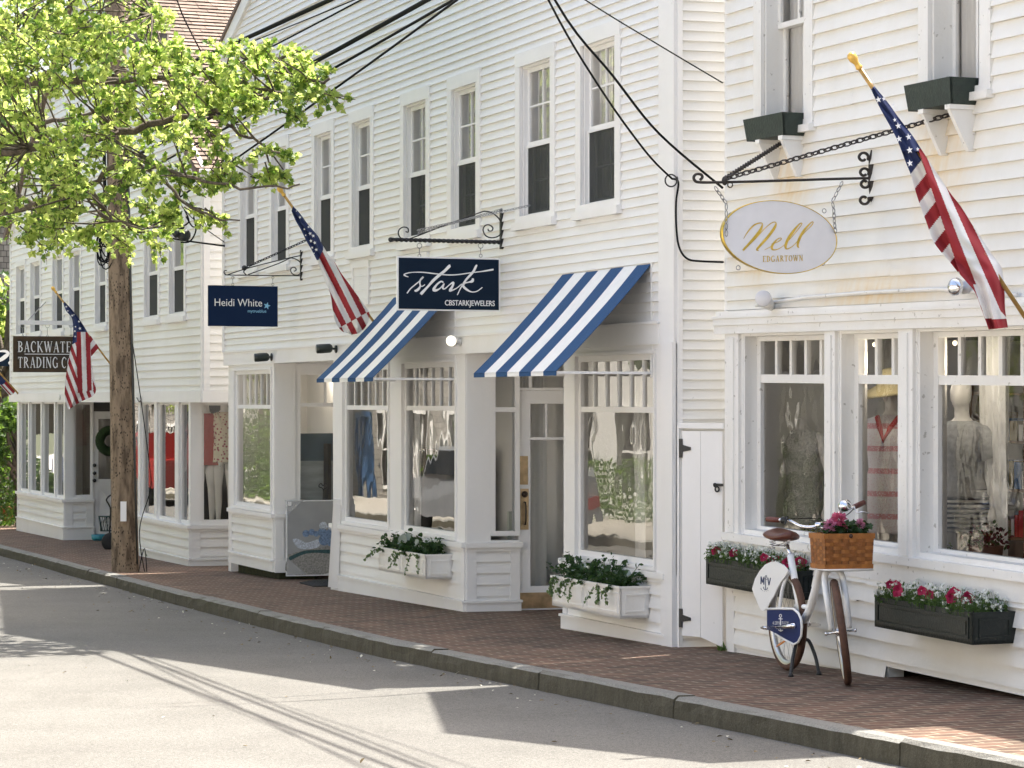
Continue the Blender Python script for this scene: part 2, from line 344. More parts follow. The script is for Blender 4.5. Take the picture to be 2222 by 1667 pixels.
def dh_window(F, parent, u0, u1, z0, z1, cw=.10, rec=.09, head=.12, tr=TRIM, sillh=.07, split=.5, screen=True, muntin='v', gl=None, cov=(.40, .36), proud=.028):
    """double-hung window as a part of a house; outer casing u0..u1, z0..z1; returns the wall opening"""
    a, b, c, d = u0 + cw, u1 - cw, z0 + sillh, z1 - head
    mb = MB(); frame_boards(mb, F, u0, u1, z0, z1, cw, 0, proud, head, 0)
    mb.box(F, u0 - .015, u1 + .015, -.02, proud + .035, z0, z0 + sillh * .55)            # sill
    mb.box(F, a, b, -rec - .05, proud, z0 + sillh * .55 + .001, z0 + sillh)
    mb.box(F, a, a + .02, -rec - .05, -.004, c, d); mb.box(F, b - .02, b, -rec - .05, -.004, c, d); mb.box(F, a + .02, b - .02, -rec - .05, -.004, d - .02, d)
    win = mb.build('window', tr, parent)
    a, b, d = a + .02, b - .02, d - .02; m = c + (d - c) * split; fw = .035
    s = MB(); frame_boards(s, F, a, b, m - .02, d, fw, -rec + .012, -rec + .04, fw, .04)
    if muntin == 'v': s.box(F, (a + b) / 2 - .009, (a + b) / 2 + .009, -rec + .014, -rec + .034, m + .02, d - fw); s.box(F, a + fw, b - fw, -rec + .013, -rec + .033, (m + d) / 2 - .008, (m + d) / 2 + .008)
    if muntin == '1': s.box(F, (a + b) / 2 - .012, (a + b) / 2 + .012, -rec + .014, -rec + .036, m + .02, d - fw)
    s.build('upper_sash', tr, win)
    s = MB(); frame_boards(s, F, a, b, c, m + .015, fw, -rec - .028, -rec, .035, .05)
    if muntin == 'v': s.box(F, (a + b) / 2 - .009, (a + b) / 2 + .009, -rec - .024, -rec - .006, c + .05, m - .02); s.box(F, a + fw, b - fw, -rec - .025, -rec - .007, (c + m) / 2 - .008, (c + m) / 2 + .008)
    if muntin == '1': s.box(F, (a + b) / 2 - .012, (a + b) / 2 + .012, -rec - .024, -rec - .004, c + .05, m - .02)
    s.build('lower_sash', tr, win)
    pane(F, a + fw, b - fw, m + .02, d - fw, -rec + .02, gl or GLU, win)
    pane(F, a + fw, b - fw, c + .05, m - .02, -rec - .016, gl or GLU, win)
    if screen:
        q = MB(); frame_boards(q, F, a, b, c, m - .012, .018, -.045, -.032, .018, .018); q.build('screen_frame', tr, win)
        pane(F, a + .018, b - .018, c + .018, m - .03, -.04, SCREEN, win, 'insect_screen')
    rq = random.Random(int(u0 * 97)); g, g2 = (b - a) * (cov[0] + rq.uniform(-.06, .08)), (b - a) * (cov[1] + rq.uniform(-.06, .08))
    curtain(F, a - .05, a + g, c - .05, d + .05, -rec - .05, CURT, win, .009, 5)
    curtain(F, b - g2, b + .05, c - .05, d + .05, -rec - .05, CURT, win, .009, 5)
    return (a - .02, b + .02, c, d + .02)
def transom_window(F, parent, u0, u1, z0, z1, zt, n, tr, gl, cw=.05, rec=.06, name='shop_window', mw=.022, depth=.10):
    """shop window: one tall pane with a band of n small panes above, muntins between"""
    mb = MB(); frame_boards(mb, F, u0, u1, z0, z1, cw, -rec, -rec + .045, cw, cw)
    mb.box(F, u0 + cw, u1 - cw, -rec, -rec + .04, zt - .022, zt + .022)
    win = mb.build(name, tr, parent); m = MB(); a, b = u0 + cw, u1 - cw
    for i in range(1, n):
        x = a + (b - a) * i / n; m.box(F, x - mw / 2, x + mw / 2, -rec + .004, -rec + .034, zt + .022, z1 - cw)
    if n > 1: m.build('muntin_bars', tr, win)
    pane(F, a, b, z0 + cw, zt - .022, -rec + .018, gl, win); pane(F, a, b, zt + .022, z1 - cw, -rec + .017, gl, win, 'transom_pane')
    return win
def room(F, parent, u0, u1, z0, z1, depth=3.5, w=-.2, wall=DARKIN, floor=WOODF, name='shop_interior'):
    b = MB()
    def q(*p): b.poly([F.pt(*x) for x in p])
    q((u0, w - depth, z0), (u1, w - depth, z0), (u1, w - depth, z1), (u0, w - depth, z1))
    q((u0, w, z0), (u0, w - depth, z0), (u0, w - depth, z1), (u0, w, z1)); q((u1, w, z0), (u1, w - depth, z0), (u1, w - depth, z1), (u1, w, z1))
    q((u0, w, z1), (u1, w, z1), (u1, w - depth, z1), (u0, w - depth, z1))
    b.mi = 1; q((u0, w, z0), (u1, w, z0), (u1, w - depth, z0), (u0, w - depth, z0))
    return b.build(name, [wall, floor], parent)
# ================================================================= ground
AW = Vector((-.369, .929, 0)).normalized(); QN = Vector((-.929, -.369, 0)).normalized()
def street(s, q, dz=0):
    p = AW * s + QN * q; return Vector((p.x, p.y, ground_z(max(p.y, -25)) + dz))
KQ = [(-30, -6.6), (9.9, -6.5), (13.3, -6.37), (15.7, -6.27), (18.3, -6.17), (21, -6.2), (25.7, -6.33), (29, -6.47), (34, -6.6), (160, -6.6)]
def kq(s):
    for (a, qa), (b, qb) in zip(KQ, KQ[1:]):
        if a <= s <= b: t = (s - a) / (b - a); return qa + (qb - qa) * t
    return -6.6
def sheet(name, f0, f1, dz, m, s0=-28, s1=150, step=1.0, nq=1, kind='structure'):
    b = MB(); n = int((s1 - s0) / step); g = []
    for i in range(n + 1):
        s = s0 + (s1 - s0) * i / n; a, c = f0(s), f1(s)
        g.append([b.vert(street(s, a + (c - a) * j / nq, dz)) for j in range(nq + 1)])
    for i in range(n):
        for j in range(nq): b.face((g[i][j], g[i][j + 1], g[i + 1][j + 1], g[i + 1][j]))
    return tag(b.build(name, m), kind=kind)
def nodes_of(name, rough=.9):
    m = bpy.data.materials.new(name); m.use_nodes = True; n = m.node_tree.nodes; p = n['Principled BSDF']; p.inputs['Roughness'].default_value = rough
    p.inputs['Specular IOR Level'].default_value = .3
    return m, n, m.node_tree.links, p
def ramp(n, l, src, stops):
    cr = n.new('ShaderNodeValToRGB'); e = cr.color_ramp.elements
    while len(e) < len(stops): e.new(.5)
    for i, (pos, c) in enumerate(stops): e[i].position = pos; e[i].color = (*c, 1) if hasattr(c, '__len__') else (c, c, c, 1)
    l.new(src, cr.inputs[0]); return cr.outputs[0]
def noise(n, l, vec, scale, detail=4, rough=.5, stretch=None, rot=0):
    if stretch or rot:
        mp = n.new('ShaderNodeMapping'); mp.inputs['Rotation'].default_value = (0, 0, rot); 
        if stretch: mp.inputs['Scale'].default_value = stretch
        l.new(vec, mp.inputs[0]); vec = mp.outputs[0]
    t = n.new('ShaderNodeTexNoise'); t.inputs['Scale'].default_value = scale; t.inputs['Detail'].default_value = detail; t.inputs['Roughness'].default_value = rough
    l.new(vec, t.inputs[0]); return t.outputs[0]
def mix(n, l, fac, a, b, mode='MIX'):
    m = n.new('ShaderNodeMix'); m.data_type = 'RGBA'; m.blend_type = mode
    for s, v in (('Factor', fac), ('A', a), ('B', b)):
        if hasattr(v, 'links') or hasattr(v, 'is_linked'): l.new(v, m.inputs[s])
        else: m.inputs[s].default_value = v if not hasattr(v, '__len__') else (*v, 1)
    return m.outputs['Result']
ROT = math.atan2(.369, .929)
# asphalt
ASPH, n, l, p = nodes_of('worn_asphalt', .85); g = n.new('ShaderNodeNewGeometry').outputs['Position']
c = ramp(n, l, noise(n, l, g, 1.1, 5, .6, (1, 1, 1)), [(.3, (.118, .115, .106)), (.7, (.150, .146, .135))])
sp = ramp(n, l, noise(n, l, g, 150, 3, .7), [(.36, .50), (.64, 1.5)]); c = mix(n, l, 1, c, sp, 'MULTIPLY')
sp = ramp(n, l, noise(n, l, g, 45, 4, .8), [(.38, .78), (.65, 1.2)]); c = mix(n, l, 1, c, sp, 'MULTIPLY')
st = ramp(n, l, noise(n, l, g, .9, 6, .7, (3.5, .5, 1), ROT), [(.60, 0), (.72, .45)]); c = mix(n, l, st, c, (.085, .08, .072))
l.new(c, p.inputs['Base Color']); b = n.new('ShaderNodeBump'); b.inputs['Strength'].default_value = .55; b.inputs['Distance'].default_value = .006
l.new(noise(n, l, g, 120, 4, .7), b.inputs['Height']); l.new(b.outputs[0], p.inputs['Normal'])
# brick paving
BRK, n, l, p = nodes_of('brick_paving', .85); g = n.new('ShaderNodeNewGeometry').outputs['Position']
wob = n.new('ShaderNodeTexNoise'); wob.inputs['Scale'].default_value = 2.0; wob.inputs['Detail'].default_value = 3; l.new(g, wob.inputs[0])
wa = n.new('ShaderNodeVectorMath'); wa.operation = 'MULTIPLY_ADD'; wa.inputs[1].default_value = (.05, .05, 0); l.new(wob.outputs['Color'], wa.inputs[0]); l.new(g, wa.inputs[2])
mp = n.new('ShaderNodeMapping'); mp.inputs['Rotation'].default_value = (0, 0, -ROT); l.new(wa.outputs[0], mp.inputs[0])
bt = n.new('ShaderNodeTexBrick'); bt.inputs['Scale'].default_value = 1; bt.inputs['Brick Width'].default_value = .21; bt.inputs['Row Height'].default_value = .105
bt.inputs['Mortar Size'].default_value = .009; bt.inputs['Mortar Smooth'].default_value = .3; bt.inputs['Bias'].default_value = -.1; bt.offset = .5
bt.inputs['Color1'].default_value = (.160, .088, .062, 1); bt.inputs['Color2'].default_value = (.085, .056, .041, 1); bt.inputs['Mortar'].default_value = (.27, .225, .165, 1)
l.new(mp.outputs[0], bt.inputs[0])
vr = ramp(n, l, noise(n, l, g, 3.2, 7, .7), [(.3, .62), (.7, 1.25)]); c = mix(n, l, 1, bt.outputs['Color'], vr, 'MULTIPLY')
gr = ramp(n, l, noise(n, l, g, 30, 4, .7), [(.35, .8), (.7, 1.2)]); c = mix(n, l, 1, c, gr, 'MULTIPLY')
ds = ramp(n, l, noise(n, l, g, 7, 6, .75), [(.55, 0), (.75, .55)]); c = mix(n, l, ds, c, (.075, .066, .045))
l.new(c, p.inputs['Base Color']); b = n.new('ShaderNodeBump'); b.inputs['Strength'].default_value = .7; b.inputs['Distance'].default_value = .008; b.invert = True
l.new(bt.outputs['Fac'], b.inputs['Height']); l.new(b.outputs[0], p.inputs['Normal'])
# granite kerb
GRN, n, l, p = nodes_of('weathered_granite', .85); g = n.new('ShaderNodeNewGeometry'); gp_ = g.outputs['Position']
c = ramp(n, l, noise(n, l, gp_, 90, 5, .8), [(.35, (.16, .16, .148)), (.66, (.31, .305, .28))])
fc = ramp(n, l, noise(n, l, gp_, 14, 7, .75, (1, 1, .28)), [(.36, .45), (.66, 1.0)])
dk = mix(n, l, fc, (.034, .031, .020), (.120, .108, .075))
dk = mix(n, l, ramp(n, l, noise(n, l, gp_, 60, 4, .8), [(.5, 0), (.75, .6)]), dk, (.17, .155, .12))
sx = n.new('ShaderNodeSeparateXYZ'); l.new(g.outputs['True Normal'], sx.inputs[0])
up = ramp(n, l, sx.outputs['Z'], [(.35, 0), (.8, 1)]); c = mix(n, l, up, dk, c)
l.new(c, p.inputs['Base Color']); b = n.new('ShaderNodeBump'); b.inputs['Strength'].default_value = .8; b.inputs['Distance'].default_value = .02
l.new(noise(n, l, gp_, 55, 6, .75), b.inputs['Height']); l.new(b.outputs[0], p.inputs['Normal'])
sheet('road', kq, lambda s: -.3, -KERB, ASPH, nq=6)
sheet('sidewalk', lambda s: -14, lambda s: kq(s) - .13, 0, BRK, nq=4)
sheet('far_sidewalk', lambda s: -.15, lambda s: 2.6, 0, mat('pale_bounce_paving', (.42, .39, .34), .9, var=.25, vs=6))  # opposite pavement made pale to bounce sun onto the shop fronts
mgr = mat('lawn_soil', (.09, .10, .05), .9, var=.4, vs=1.5)
b = MB(); b.poly([(-600, -300, -6), (600, -300, -6), (600, 900, -12), (-600, 900, -12)]); tag(b.build('ground', mgr), kind='structure')
sheet('yard', lambda s: 2.6, lambda s: 30, -.01, mat('pale_bounce_ground', (.48, .46, .42), .95, var=.25, vs=9, bump=.6, bs=60)); sheet('lot', lambda s: -60, lambda s: -14, -.02, mgr)  # unseen yard given a pale surface to throw sunlight back at the facades
def kerb_mesh(name, qf, side, s0, s1, wd=.14):
    b = MB(); rnd = random.Random(3); joints = []; s = s0
    while s < s1: joints.append(s); s += rnd.uniform(1.7, 2.6)
    for a, c in zip(joints, joints[1:]):
        k = max(4, int((c - a) / .16)); rings = []; off = rnd.uniform(-.006, .006)
        for i in range(k + 1):
            s = a + .006 + (c - a - .012) * i / k; q = qf(s); r = lambda x: rnd.uniform(-x, x)
            prof = [(-wd, -.25), (-wd, .004), (-.025 + r(.004), .006 + off * .5), (0 + r(.006), -.014 + r(.004)), (.006 + r(.008), -.07 + r(.01)), (.012, -.25)]
            rings.append([b.vert(street(s, q + side * x, z + off)) for x, z in prof])
        for A, Bq in zip(rings, rings[1:]):
            for j in range(5): b.face((A[j], Bq[j], Bq[j + 1], A[j + 1]) if side > 0 else (A[j], A[j + 1], Bq[j + 1], Bq[j]))
        b.face(rings[0]); b.face(rings[-1][::-1])
    return tag(b.build(name, GRN), kind='structure')
kerb_mesh('kerb', kq, 1, -3.16, 70); kerb_mesh('far_kerb', lambda s: -.3, -1, -20, 90)
# ================================================================= middle building
SHR = mat('brown_asphalt_shingle', (.20, .145, .115), .9, var=.35, vs=8, bump=.4, bs=40)
def gable_roof(F, parent, u0, u1, ze, rise, depth, ddir, front=.12, over=.18, m=SHR, courses=None, t=.1):
    """two slopes running back from wall F; ddir = horizontal direction the ridge runs"""
    dd = Vector((*ddir, 0)).normalized(); um = (u0 + u1) / 2; k = rise / ((u1 - u0) / 2)
    for side in (-1, 1):
        ue = (u0 - over) if side < 0 else (u1 + over); b = MB()
        e0 = F.pt(ue, front, ze - over * k); r0 = F.pt(um, front, ze + rise); V = (r0 - e0)
        D = dd * (depth + front); nn = (D.cross(V)).normalized(); nn = nn if nn.z > 0 else -nn
        P = [e0, e0 + D, r0 + D, r0]; b.hexa([q - nn * t for q in P] + P)
        if courses:
            L = V.length; kk = int(L / courses); rnd = random.Random(5)
            for i in range(kk):
                a = e0 + V * (i / kk) + nn * .006; c = e0 + V * ((i + 1) / kk) + nn * .004; x = 0; dn = D.normalized(); DL = D.length
                while x < DL:
                    y = min(DL, x + rnd.uniform(.22, .40)); j = rnd.uniform(0, .006); dr = V.normalized() * -rnd.uniform(0, .012)
                    q = [a + dn * x + nn * (.012 + j) + dr, a + dn * (y - .006) + nn * (.012 + j) + dr, c + dn * (y - .006), c + dn * x]
                    b.mi = rnd.choice((0, 0, 1, 2)); b.poly(q); b.mi = 3; b.poly([q[1], q[0], q[0] - nn * (.012 + j), q[1] - nn * (.012 + j)]); x = y
        b.build('roof', [m, MT.get('sh2', m), MT.get('sh3', m), MT.get('sh4', m)], parent)
mat('sh2', (.235, .175, .14), .9, var=.3, vs=9, bump=.4, bs=40); mat('sh3', (.165, .12, .095), .9, var=.3, vs=9, bump=.4, bs=40); mat('sh4', (.05, .035, .028), .9)
def body(F, parent, u0, u1, z0, z1, depth, ddir, m=WHITE, rise=0):
    dd = Vector((*ddir, 0)).normalized() * depth; b = MB()
    for u in (u0, u1):
        a = F.pt(u, -.05, z0); c = F.pt(u, -.05, z1); s_ = F.pt(u + (.12 if u == u0 else -.12), -.05, z0) - a
        b.hexa([a, a + s_, a + s_ + dd, a + dd, c, c + s_, c + s_ + dd, c + dd])
    a, c = F.pt(u0, 0, z0) + dd, F.pt(u1, 0, z0) + dd; h = Vector((0, 0, z1 - z0)); e = Vector((0, .1, 0))
    b.hexa([a, c, c + e, a + e, a + h, c + h, c + h + e, a + h + e])
    b.build('outer_wall', m, parent)
RWD = (.96, .28)
sb = thing('clapboard_building', 'long white clapboard building in the middle with eight upstairs windows and striped awnings', 'building', S.pt(-6.4, 0, 0))
SU0, EAVE, SRISE = -12.93, 6.4, 2.85
holes = []
U8 = [(-12.21, -11.38), (-10.88, -10.08), (-9.21, -8.41), (-7.89, -7.09), (-6.26, -5.41), (-4.92, -4.07), (-3.21, -2.32), (-1.88, -.99)]
for a, b in U8: holes.append(dh_window(S, sb, a, b, 3.47, 5.0, cw=.105, rec=.085, sillh=.12, split=.485, tr=TRIM))
def sclip(z):
    if z < EAVE: return (SU0, -.27)
    k = 1 - (z - EAVE) / SRISE
    return (SU0 / 2 + SU0 / 2 * k * 1.0, SU0 / 2 - SU0 / 2 * k) if k > 0 else None
b = MB(); siding(b, S, SU0 + .07, -.27, 2.6, EAVE + SRISE, .0745, holes, clip=lambda z: (max(sclip(z)[0], SU0 + .07), min(sclip(z)[1], -.27)) if sclip(z) else None, seed=4); b.build('clapboard_siding', WHITE, sb)
b = MB(); slab(b, S, SU0, -.0, 2.45, EAVE, holes)
b.hexa([S.pt(SU0, -.15, EAVE), S.pt(0, -.15, EAVE), S.pt(0, -.003, EAVE), S.pt(SU0, -.003, EAVE)] + [S.pt(SU0 / 2 - .01, -.15, EAVE + SRISE), S.pt(SU0 / 2 + .01, -.15, EAVE + SRISE), S.pt(SU0 / 2 + .01, -.003, EAVE + SRISE), S.pt(SU0 / 2 - .01, -.003, EAVE + SRISE)])
b.build('wall', TRIM, sb)
b = MB(); b.box(S, -.27, .0, 0, .03, 2.44, EAVE); b.build('corner_board', TRIM, sb); b = MB(); b.box(S, SU0 - .01, SU0 + .07, -.02, .03, 2.6, EAVE - .1); b.build('corner_board', TRIM, sb)
b = MB(); b.box(S, SU0 + .1, -.25, -.1, .04, 2.43, 2.60); b.box(S, SU0 + .08, -.24, .03, .055, 2.585, 2.605); b.build('fascia', TRIM, sb)
for side in (-1, 1):      # rake boards
    a = SU0 if side < 0 else 0; b = MB(); mid = SU0 / 2
    A, C = (a, EAVE), (mid, EAVE + SRISE)
    b.hexa([S.pt(A[0], .0, A[1] - .22), S.pt(C[0], .0, C[1] - .22), S.pt(C[0], .05, C[1] - .22), S.pt(A[0], .05, A[1] - .22), S.pt(A[0] + side * .1, .0, A[1] + .0), S.pt(C[0], .0, C[1] + .02), S.pt(C[0], .05, C[1] + .02), S.pt(A[0] + side * .1, .05, A[1] + .0)]); b.build('rake_board', TRIM, sb)
gable_roof(S, sb, SU0, 0, EAVE + .02, SRISE, 1.03, RWD, over=.0, front=.07, t=.05)
body(S, sb, SU0, 0, -.3, EAVE, 1.0, RWD)
SR = Frame(*(S.pt(0, 0, 0) + Vector((*RWD, 0)).normalized() * 1.0).xy, *ST)
gable_roof(SR, sb, SU0 + .6, -1.5, EAVE - .3, SRISE, 8, RWD, over=.0, front=.0, t=.05)
body(SR, sb, SU0 + .6, -1.5, -.3, EAVE - .3, 8, RWD)
RW = Frame(S.pt(0, 0, 0).x, S.pt(0, 0, 0).y, *RWD)
b = MB(); siding(b, RW, .035, 1.05, .1, EAVE, .0745, seed=9); b.build('side_siding', WHITE, sb)
b = MB(); b.box(RW, 0, .035, -.02, .022, 0.1, EAVE); b.build('side_corner_board', TRIM, sb)
# blind panels below the upstairs windows
for i, (a, c, z0, z1) in enumerate(((S.u(768), S.u(806), 2.98, 3.44), (S.u(880), S.u(934), 2.98, 3.42))):
    b = MB(); frame_boards(b, S, a, c, z0, z1, .07, .0, .034); b.box(S, a + .07, c - .07, .0, .02, z0 + .07, z1 - .07); b.build('blind_panel', TRIM, sb)
# ---- shop front
SILL, SKT = .70, .17
def lower_wall(F, u0, u1, parent, pitch=.105, skt=SKT, sill=SILL, cb=.09, m=WHITE, gz=None, fr=True, skw=.035):
    b = MB(); siding(b, F, u0 + cb, u1 - cb, skt, sill - .05, pitch, seed=int(abs(u0) * 10)); b.build('clapboard_siding', m, parent)
    b = MB(); g0 = min(F.g(u0), F.g(u1)) - .05 if gz is None else gz
    b.box(F, u0, u1, -.12, -.003, skt - .02, sill - .02)
    b.box(F, u0, u0 + cb, 0, .022, skt + .002, sill - .05); b.box(F, u1 - cb, u1, 0, .022, skt + .002, sill - .05)
    b.box(F, u0 - .01, u1 + .01, -.05, skw, g0, skt - .022); b.box(F, u0 - .02, u1 + .02, -.05, skw + .015, skt - .02, skt)
    b.build('skirting', TRIM, parent)
    b = MB(); b.box(F, u0 - .02, u1 + .02, -.12, .055, sill - .045, sill); b.box(F, u0 - .005, u1 + .005, -.05, .03, sill - .08, sill - .047); b.build('sill', TRIM, parent)
def shopfront(F, u0, u1, wins, parent, ztop=2.43, sill=SILL, wz=(.74, 2.36, 1.93), n=6, gl=GLS, tr=TRIM, cw=.045, rec=.05):
    holes = []
    for a, c in wins:
        transom_window(F, parent, a, c, wz[0], wz[1], wz[2], n, tr, gl, cw, rec); holes.append((a, c, wz[0], wz[1]))
    b = MB(); slab(b, F, u0, u1, sill, ztop, holes, t=.12, w=.012)
    for a, c in wins: frame_boards(b, F, a - .03, c + .03, wz[0] - .03, wz[1] + .03, .028, .012, .028)
    b.build('shop_front_wall', tr, parent)
a, c = S.u(502), S.u(597); shopfront(S, a, c, [(S.u(512), S.u(591))], sb); lower_wall(S, a, c, sb, gz=.035)
b = MB(); b.box(S, a + .1, c - .02, -.5, -.06, -.3, .04); b.build('mossy_foundation', mat('mossy_stone', (.05, .055, .025), .95, var=.5, vs=12, bump=.5), sb)
a2, c2 = S.u(725), S.u(1012); shopfront(S, a2, c2, [(S.u(748), S.u(846)), (S.u(877), S.u(992))], sb); lower_wall(S, a2, c2, sb)
a3, c3 = S.u(1226), -.0; shopfront(S, a3, c3, [(S.u(1254), S.u(1424))], sb); lower_wall(S, a3, c3 - .16, sb, skt=.24)
b = MB(); b.box(S, -.19, 0.0, 0, .045, .1, 2.44); b.box(S, -.30, -.19, 0, .03, .7, 2.44); b.build('corner_post', TRIM, sb)
# entries: splayed faces behind each bay
E1 = Frame(*S.pt(c, 0, 0).xy, *RWD); E2 = Frame(*S.pt(c2, 0, 0).xy, *RWD)
e1w = E1.u(641)
b = MB(); b.box(E1, 0, e1w, -.12, .01, .04, 2.43); b.box(E1, e1w, 2.2, -.12, .0, .04, .72); b.box(E1, e1w, 2.2, -.1, .0, 2.36, 2.43); b.box(E1, e1w + 1.0, 2.2, -.12, 0, .72, 2.36)
b.box(E1, 0, .10, .01, .03, .2, .66); b.box(E1, 0, e1w, .01, .055, .66, .70); b.box(E1, -.01, e1w, .01, .05, .03, .17); b.build('entry_wall', TRIM, sb)
wn = transom_window(E1, sb, e1w, e1w + 1.0, .72, 2.36, 1.955, 3, TRIM, GLS, .06, .05, mw=.03)
e2a, e2b = E2.u(1064), E2.u(1127)
b = MB(); slab(b, E2, 0, e2b, .68, 2.43, [(e2a, e2b - .0, .72, 2.40)], t=.12, w=.012); b.build('entry_wall', TRIM, sb)
lower_wall(E2, 0, e2b, sb, pitch=.105)
wn = transom_window(E2, sb, e2a, e2b, .76, 2.43, 1.92, 1, TRIM, GLS, .045, .03)
DW = .86
b = MB(); b.box(E2, e2b + DW, e2b + DW + .8, -.1, 0, 0, 2.43); b.box(E2, e2b, e2b + DW, -.08, -.03, 2.40, 2.43); b.box(E2, e2b, e2b + DW + .1, -.2, .01, -.1, .055)
b.build('entry_wall', TRIM, sb)
for Fx, uu, L in ((S, a2, 1.4), (S, a3, 1.3)):   # inner cheeks of the bays
    b = MB(); b.box(Fx, uu, uu + .1, -L, -.12, -.1, 2.43); b.build('bay_cheek', TRIM, sb)
b = MB(); b.poly([S.pt(SU0, 0, 2.432), S.pt(0, 0, 2.432), S.pt(0, -2.5, 2.432), S.pt(SU0, -2.5, 2.432)]); b.build('entry_ceiling', TRIM, sb)
# door
def shop_door(F, u0, wd, z0, z1, parent, w=-.03):
    b = MB(); st = .115; lo = .22
    b.box(F, u0, u0 + st, w - .04, w, z0, z1); b.box(F, u0 + wd - st, u0 + wd, w - .04, w, z0, z1); b.box(F, u0 + st, u0 + wd - st, w - .04, w, z1 - .12, z1); b.box(F, u0 + st, u0 + wd - st, w - .04, w, z0, z0 + lo)
    a, c = u0 + st, u0 + wd - st; zt = F.z(1180, 952)
    b.box(F, a, c, w - .03, w - .006, zt - .012, zt + .012); b.box(F, (a + c) / 2 - .17, (a + c) / 2 - .15, w - .03, w - .007, zt + .012, z1 - .12)
    d = b.build('door', TRIMB, parent)
    pane(F, a, c, z0 + lo, zt - .012, w - .02, GLS, d); pane(F, a, c, zt + .012, z1 - .12, w - .021, GLS, d)
    b = MB(); b.box(F, u0 + .006, u0 + wd - .01, w, w + .004, z0 + .015, z0 + .16); b.build('kick_plate', BRASS, d)
    b = MB(); b.box(F, E2.u(1130), E2.u(1147.5), w, w + .004, F.z(1136, 1052), F.z(1136, 990)); b.build('push_plate', BRASS, d)
    x0, x1 = E2.u(1131), E2.u(1149); zc = F.z(1138, 1073)
    b = MB(); b.box(F, x0, x1, w, w + .004, F.z(1138, 1150), F.z(1138, 1061)); b.build('lock_plate', BRASS, d)
    b = MB(); b.lathe(F.pt((x0 + x1) / 2, w + .004, zc), (*F.n, 0), [(0, .03), (.012, .03), (.02, .018), (.026, .016), (.028, .0)], 16)
    xm = (x0 + x1) / 2; zt, zb = zc - .075, zc - .275
    b.tube([F.pt(xm, w + .004, zt), F.pt(xm, w + .035, zt), F.pt(xm, w + .045, zt - .03), F.pt(xm, w + .045, zb + .03), F.pt(xm, w + .035, zb), F.pt(xm, w + .004, zb)], .009, 8); b.build('door_pull', BRONZE, d)
    return d
shop_door(E2, e2b, DW, .07, E2.z(1180, 848), sb)
zd = E2.z(1180, 848)
pane(E2, e2b, e2b + DW, zd + .03, 2.40, -.05, GLS, sb, 'door_transom')
b = MB(); b.box(E2, e2b, e2b + DW, -.07, -.03, zd + .003, zd + .028); b.box(E2, e2b + .10, e2b + .13, -.07, -.035, zd + .03, 2.4); b.build('transom_bar', TRIMB, sb)
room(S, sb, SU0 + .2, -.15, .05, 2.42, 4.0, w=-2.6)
b = MB()                                       # low display plinths and back boards inside the bays
for uu0, uu1 in ((a + .12, c - .1), (a2 + .12, c2 - .12), (a3 + .12, -.2)): b.box(S, uu0, uu1, -.62, -.14, .08, .62)
b.build('display_plinth', PALEIN, sb)
b = MB()
for uu0, uu1, mm in ((a + .15, c - .15, 0), (a2 + .15, c2 - 1.6, 0)): b.box(S, uu0, uu1, -.72, -.68, .5, 1.5)
b.build('display_back', DARKIN, sb)
for F_, uu0, uu1, ww in ((S, S.u(1340), S.u(1362), -.5), (S, S.u(1270), S.u(1290), -.45), (S, S.u(930), S.u(955), -.5), (S, S.u(795), S.u(812), -.5)):
    curtain(F_, uu0, uu1, .5, 2.4, ww, CURT, sb, .02, 3, 'drape')
curtain(E2, e2b + .02, e2b + .36, .1, 2.3, -.32, CURT, sb, .02, 4, 'drape')
b = MB(); b.box(E2, e2b + .1, e2b + DW + .3, -.75, -.70, .05, .95); b.box(E2, e2b + .36, e2b + DW + .3, -1.2, -1.15, .95, 2.3); b.build('inner_panelling', mat('pale_green_panelling', (.62, .66, .58), .5), sb)
b = MB(); b.box(E1, e1w + .05, e1w + 1.0, -.40, -.38, .72, 1.62); b.build('seascape_sky', mat('seascape_grey', (.50, .55, .55), .5, var=.35, vs=3, stretch=(1, 1, 4)), sb)
b = MB(); b.box(E1, e1w + .05, e1w + 1.0, -.379, -.374, 1.30, 1.62); b.build('seascape_sea', mat('seascape_blue', (.10, .15, .19), .5, var=.3, vs=3), sb)
# small oval picture frames / jewellery stand glimpsed inside
b = MB(); p0 = E1.pt(E1.u(701), -.25, 0); b.tube(catmull([tuple(E1.P(x, y, -.25)) for x, y in ((701, 1085), (701, 1062), (692, 1056), (696, 1049), (701, 1054), (706, 1049), (711, 1056), (702, 1062))], 5), .006, 6)
tag(b.build('jewellery_stand', BLACK, loc=E1.P(701, 1085, -.25)), 'curly black wire stand inside the recessed shop window above the canvas', 'display stand')
# ================================================================= right-hand building
nb = thing('clapboard_house', 'old white clapboard shop house on the right with green window boxes upstairs', 'building', N.pt(2.2, 0, 0))
NU1, NE_, NRISE = 4.12, 5.85, 1.75
holes = [dh_window(N, nb, N.u(1642), N.u(1770), 3.86, 5.75, cw=.12, rec=.14, head=.14, tr=TRIMN, sillh=.09, split=.44, screen=False, muntin='1', gl=GLN, cov=(.44, .50)),
         dh_window(N, nb, N.u(2000), N.u(2157), 3.86, 5.75, cw=.12, rec=.14, head=.14, tr=TRIMN, sillh=.09, split=.44, screen=False, muntin='1', gl=GLN, cov=(.44, .50))]
def nclip(z):
    if z < NE_: return (.03, NU1)
    k = 1 - (z - NE_) / NRISE
    return (NU1 / 2 * (1 - k) + .03, NU1 / 2 * (1 + k)) if k > 0 else None
b = MB(); siding(b, N, .03, NU1, 2.66, NE_ + NRISE, .105, holes, clip=nclip, seed=3, wob=.003, out=.024); b.build('clapboard_siding', WHITEN, nb)
b = MB(); slab(b, N, 0, NU1, 2.5, NE_, holes)
